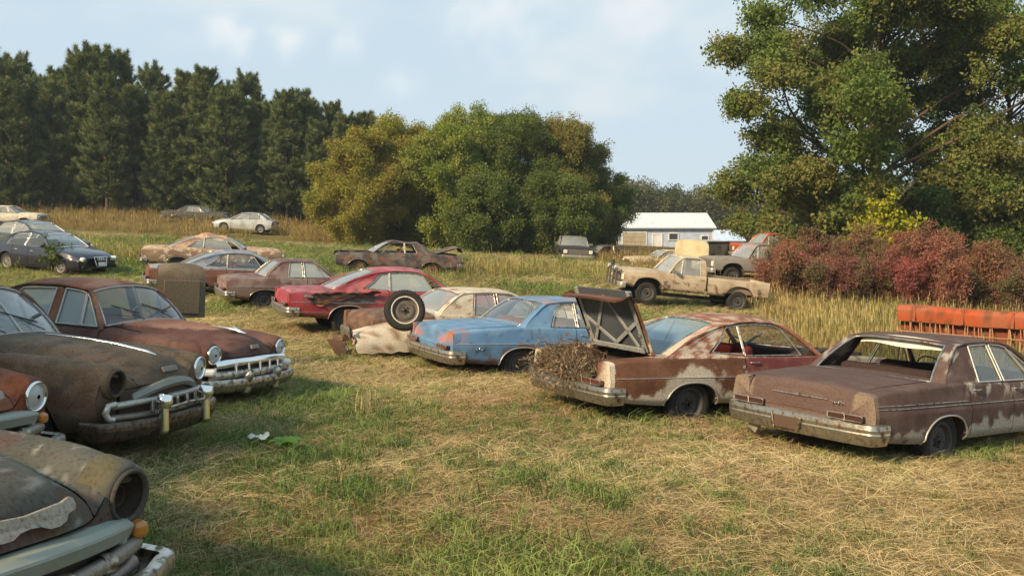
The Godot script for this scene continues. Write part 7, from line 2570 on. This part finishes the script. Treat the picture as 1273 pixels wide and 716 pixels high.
# ------------------------------------------------------------------ grass
func grass() -> void:
	var one := func(x: float, d: float) -> float: return 1.0
	var gm := [tuft(30, 0.18, 0.10, 0.0026, 0.2, 1), tuft(26, 0.25, 0.11, 0.0026, 0.35, 2), tuft(32, 0.13, 0.12, 0.0026, 0.3, 3)]
	var sm := [tuft(30, 0.24, 0.15, 0.0019, 0.82, 4), tuft(26, 0.30, 0.17, 0.0019, 0.9, 5), tuft(26, 0.18, 0.12, 0.0018, 0.55, 6)]
	field("straw", "mown dry straw lying over the field", sm, [[2.6, 8.0, 170, 1.0], [8.0, 14.0, 110, 1.15], [14.0, 22.0, 60, 1.4], [22.0, 34.0, 26, 1.9], [34.0, 60.0, 8, 3.0]],
		func(x, d): return clampf(1.05 - 0.62 * greenness(x, d), 0.25, 1.0) * (0.35 + 0.65 * ss(-0.45, 0.0, nz2.get_noise_2d(x * 30.0 + 40.0, d * 30.0))), straw_col, 5, one)
	field("green_grass", "green grass tufts growing through the straw", gm, [[2.6, 8.0, 230, 1.0], [8.0, 14.0, 120, 1.1], [14.0, 22.0, 60, 1.2], [22.0, 34.0, 30, 1.6], [34.0, 62.0, 9, 2.6]],
		func(x, d): return pow(greenness(x, d), 1.5) * (1.0 - track(x, d)), green_col, 6, func(x, d): return 0.75 + 0.5 * ss(-0.2, 0.5, nz.get_noise_2d(x * 20.0, d * 20.0)))
	var tm := [tuft(44, 0.72, 0.20, 0.0028, 0.16, 11, true), tuft(40, 0.90, 0.22, 0.0028, 0.24, 12, true), tuft(46, 0.52, 0.24, 0.0032, 0.34, 13, true)]
	var gold := func(g: RandomNumberGenerator, x: float, d: float) -> Color:
		var c := Color(0.50, 0.37, 0.16).lerp(Color(0.30, 0.28, 0.09), clampf(0.5 + nz.get_noise_2d(x * 12.0, d * 12.0), 0, 1))
		if d > 50.0: c = c.lerp(Color(0.30, 0.19, 0.08), 0.6)
		return c * g.randf_range(0.8, 1.2)
	field("tall_grass", "tall golden grass with seed heads among the wrecks and bushes", tm, [[15.0, 26.0, 30, 1.0], [26.0, 40.0, 14, 1.1], [40.0, 58.0, 6, 1.3], [58.0, 84.0, 4, 1.5]],
		func(x, d):
			var v := 0.0
			v = maxf(v, ss(6.0, 8.0, x - 0.12 * (d - 18.0)) * ss(15.5, 18.0, d) * (1.0 - ss(33.0, 36.0, d)))
			v = maxf(v, 0.55 * ss(36.0, 38.0, d) * (1.0 - ss(43.0, 47.0, d)) * ss(-5.0, -3.0, x) * ss(0.0, 0.3, nz.get_noise_2d(x * 16.0, d * 16.0) + 0.2))
			v = maxf(v, 0.8 * ss(50.0, 56.0, d) * ss(4.6, 6.0, x) * (1.0 - ss(60.0, 63.0, d)))
			v = maxf(v, 0.55 * ss(62.5, 64.5, d) * (1.0 - ss(-12.0, -8.0, x)) * ss(-0.3, 0.2, nz.get_noise_2d(x * 9.0, d * 20.0)))
			v = maxf(v, 0.2 * ss(50.0, 53.0, d) * (1.0 - ss(57.0, 58.0, d)) * (1.0 - ss(-11.0, -9.0, x)) * ss(0.0, 0.3, nz.get_noise_2d(x * 12.0, d * 12.0)))
			v = maxf(v, 0.10 * (1.0 - ss(1.0, 2.6, Vector2(x + 16.5, d - 31.5).length())))
			v = maxf(v, 0.9 * (1.0 - ss(0.8, 2.2, absf(d - 39.5))) * ss(-21.5, -20.5, x) * (1.0 - ss(-14.0, -12.5, x)))
			return v, gold, 9, one)
	# uncut grass left standing round the cars
	var wg := RandomNumberGenerator.new()
	wg.seed = 77
	var em := [tuft(36, 0.24, 0.13, 0.0019, 0.32, 61), tuft(34, 0.31, 0.15, 0.0019, 0.42, 62)]
	var wx := [[], []]; var wc := [[], []]
	for f in feet:
		var tr: Transform3D = f[0]
		for i in 360:
			var lx: float = lerpf(f[1] - 0.3, f[2] + 0.3, wg.randf())
			var lz: float = (f[3] + wg.randfn() * 0.12) * (1.0 if wg.randf() < 0.5 else -1.0)
			if wg.randf() < 0.25:
				lx = (f[1] - 0.15 if wg.randf() < 0.5 else f[2] + 0.15) + wg.randfn() * 0.1
				lz = wg.randf_range(-f[3], f[3])
			var w := tr * Vector3(lx, 0, lz)
			if nz2.get_noise_2d(w.x * 40.0, w.z * 40.0) < -0.05: continue
			var k := wg.randi() % 2
			var sc := wg.randf_range(0.45, 1.1)
			wx[k].append(Transform3D(Basis(Vector3.UP, wg.randf() * TAU).scaled(Vector3(sc, sc, sc)), at(w.x, -w.z)))
			wc[k].append(green_col(wg, w.x, -w.z) if wg.randf() < 0.45 else straw_col(wg, w.x, -w.z))
	var wn := Node3D.new()
	wn.name = numbered("standing_grass")
	add_child(wn, true)
	tag(wn, "uncut grass standing along the sills and tyres of the old cars", "grass", "", "stuff")
	for k in 2: copies(wn, "blades", em[k], M.blade, wx[k], wc[k])
	# vine on the black saloon
	var vine := thing("vine_shrub", "leafy green vine growing up the black saloon's windscreen pillar", "vine", Transform3D(Basis(), at(-15.75, 32.2)))
	shrub(vine, 1.25, 0.26, 91, [Color(0.07, 0.11, 0.03), Color(0.14, 0.17, 0.05)], "vine", [22, 0.15, 0.08, 0.3, 0.7], 75)
	# single golden stalks standing in the lane
	var n := thing("grass_clump", "lone pale dry grass clump standing in the lane near the old sedans", "grass clump", Transform3D(Basis(), at(-1.75, 11.2)))
	var mb := MB.new()
	var o := MeshInstance3D.new()
	o.name = "stalks"
	var mm := tuft(150, 0.58, 0.17, 0.0022, 0.12, 44)
	mm.surface_set_material(0, M.straw_stalk)
	o.mesh = mm
	n.add_child(o, true)
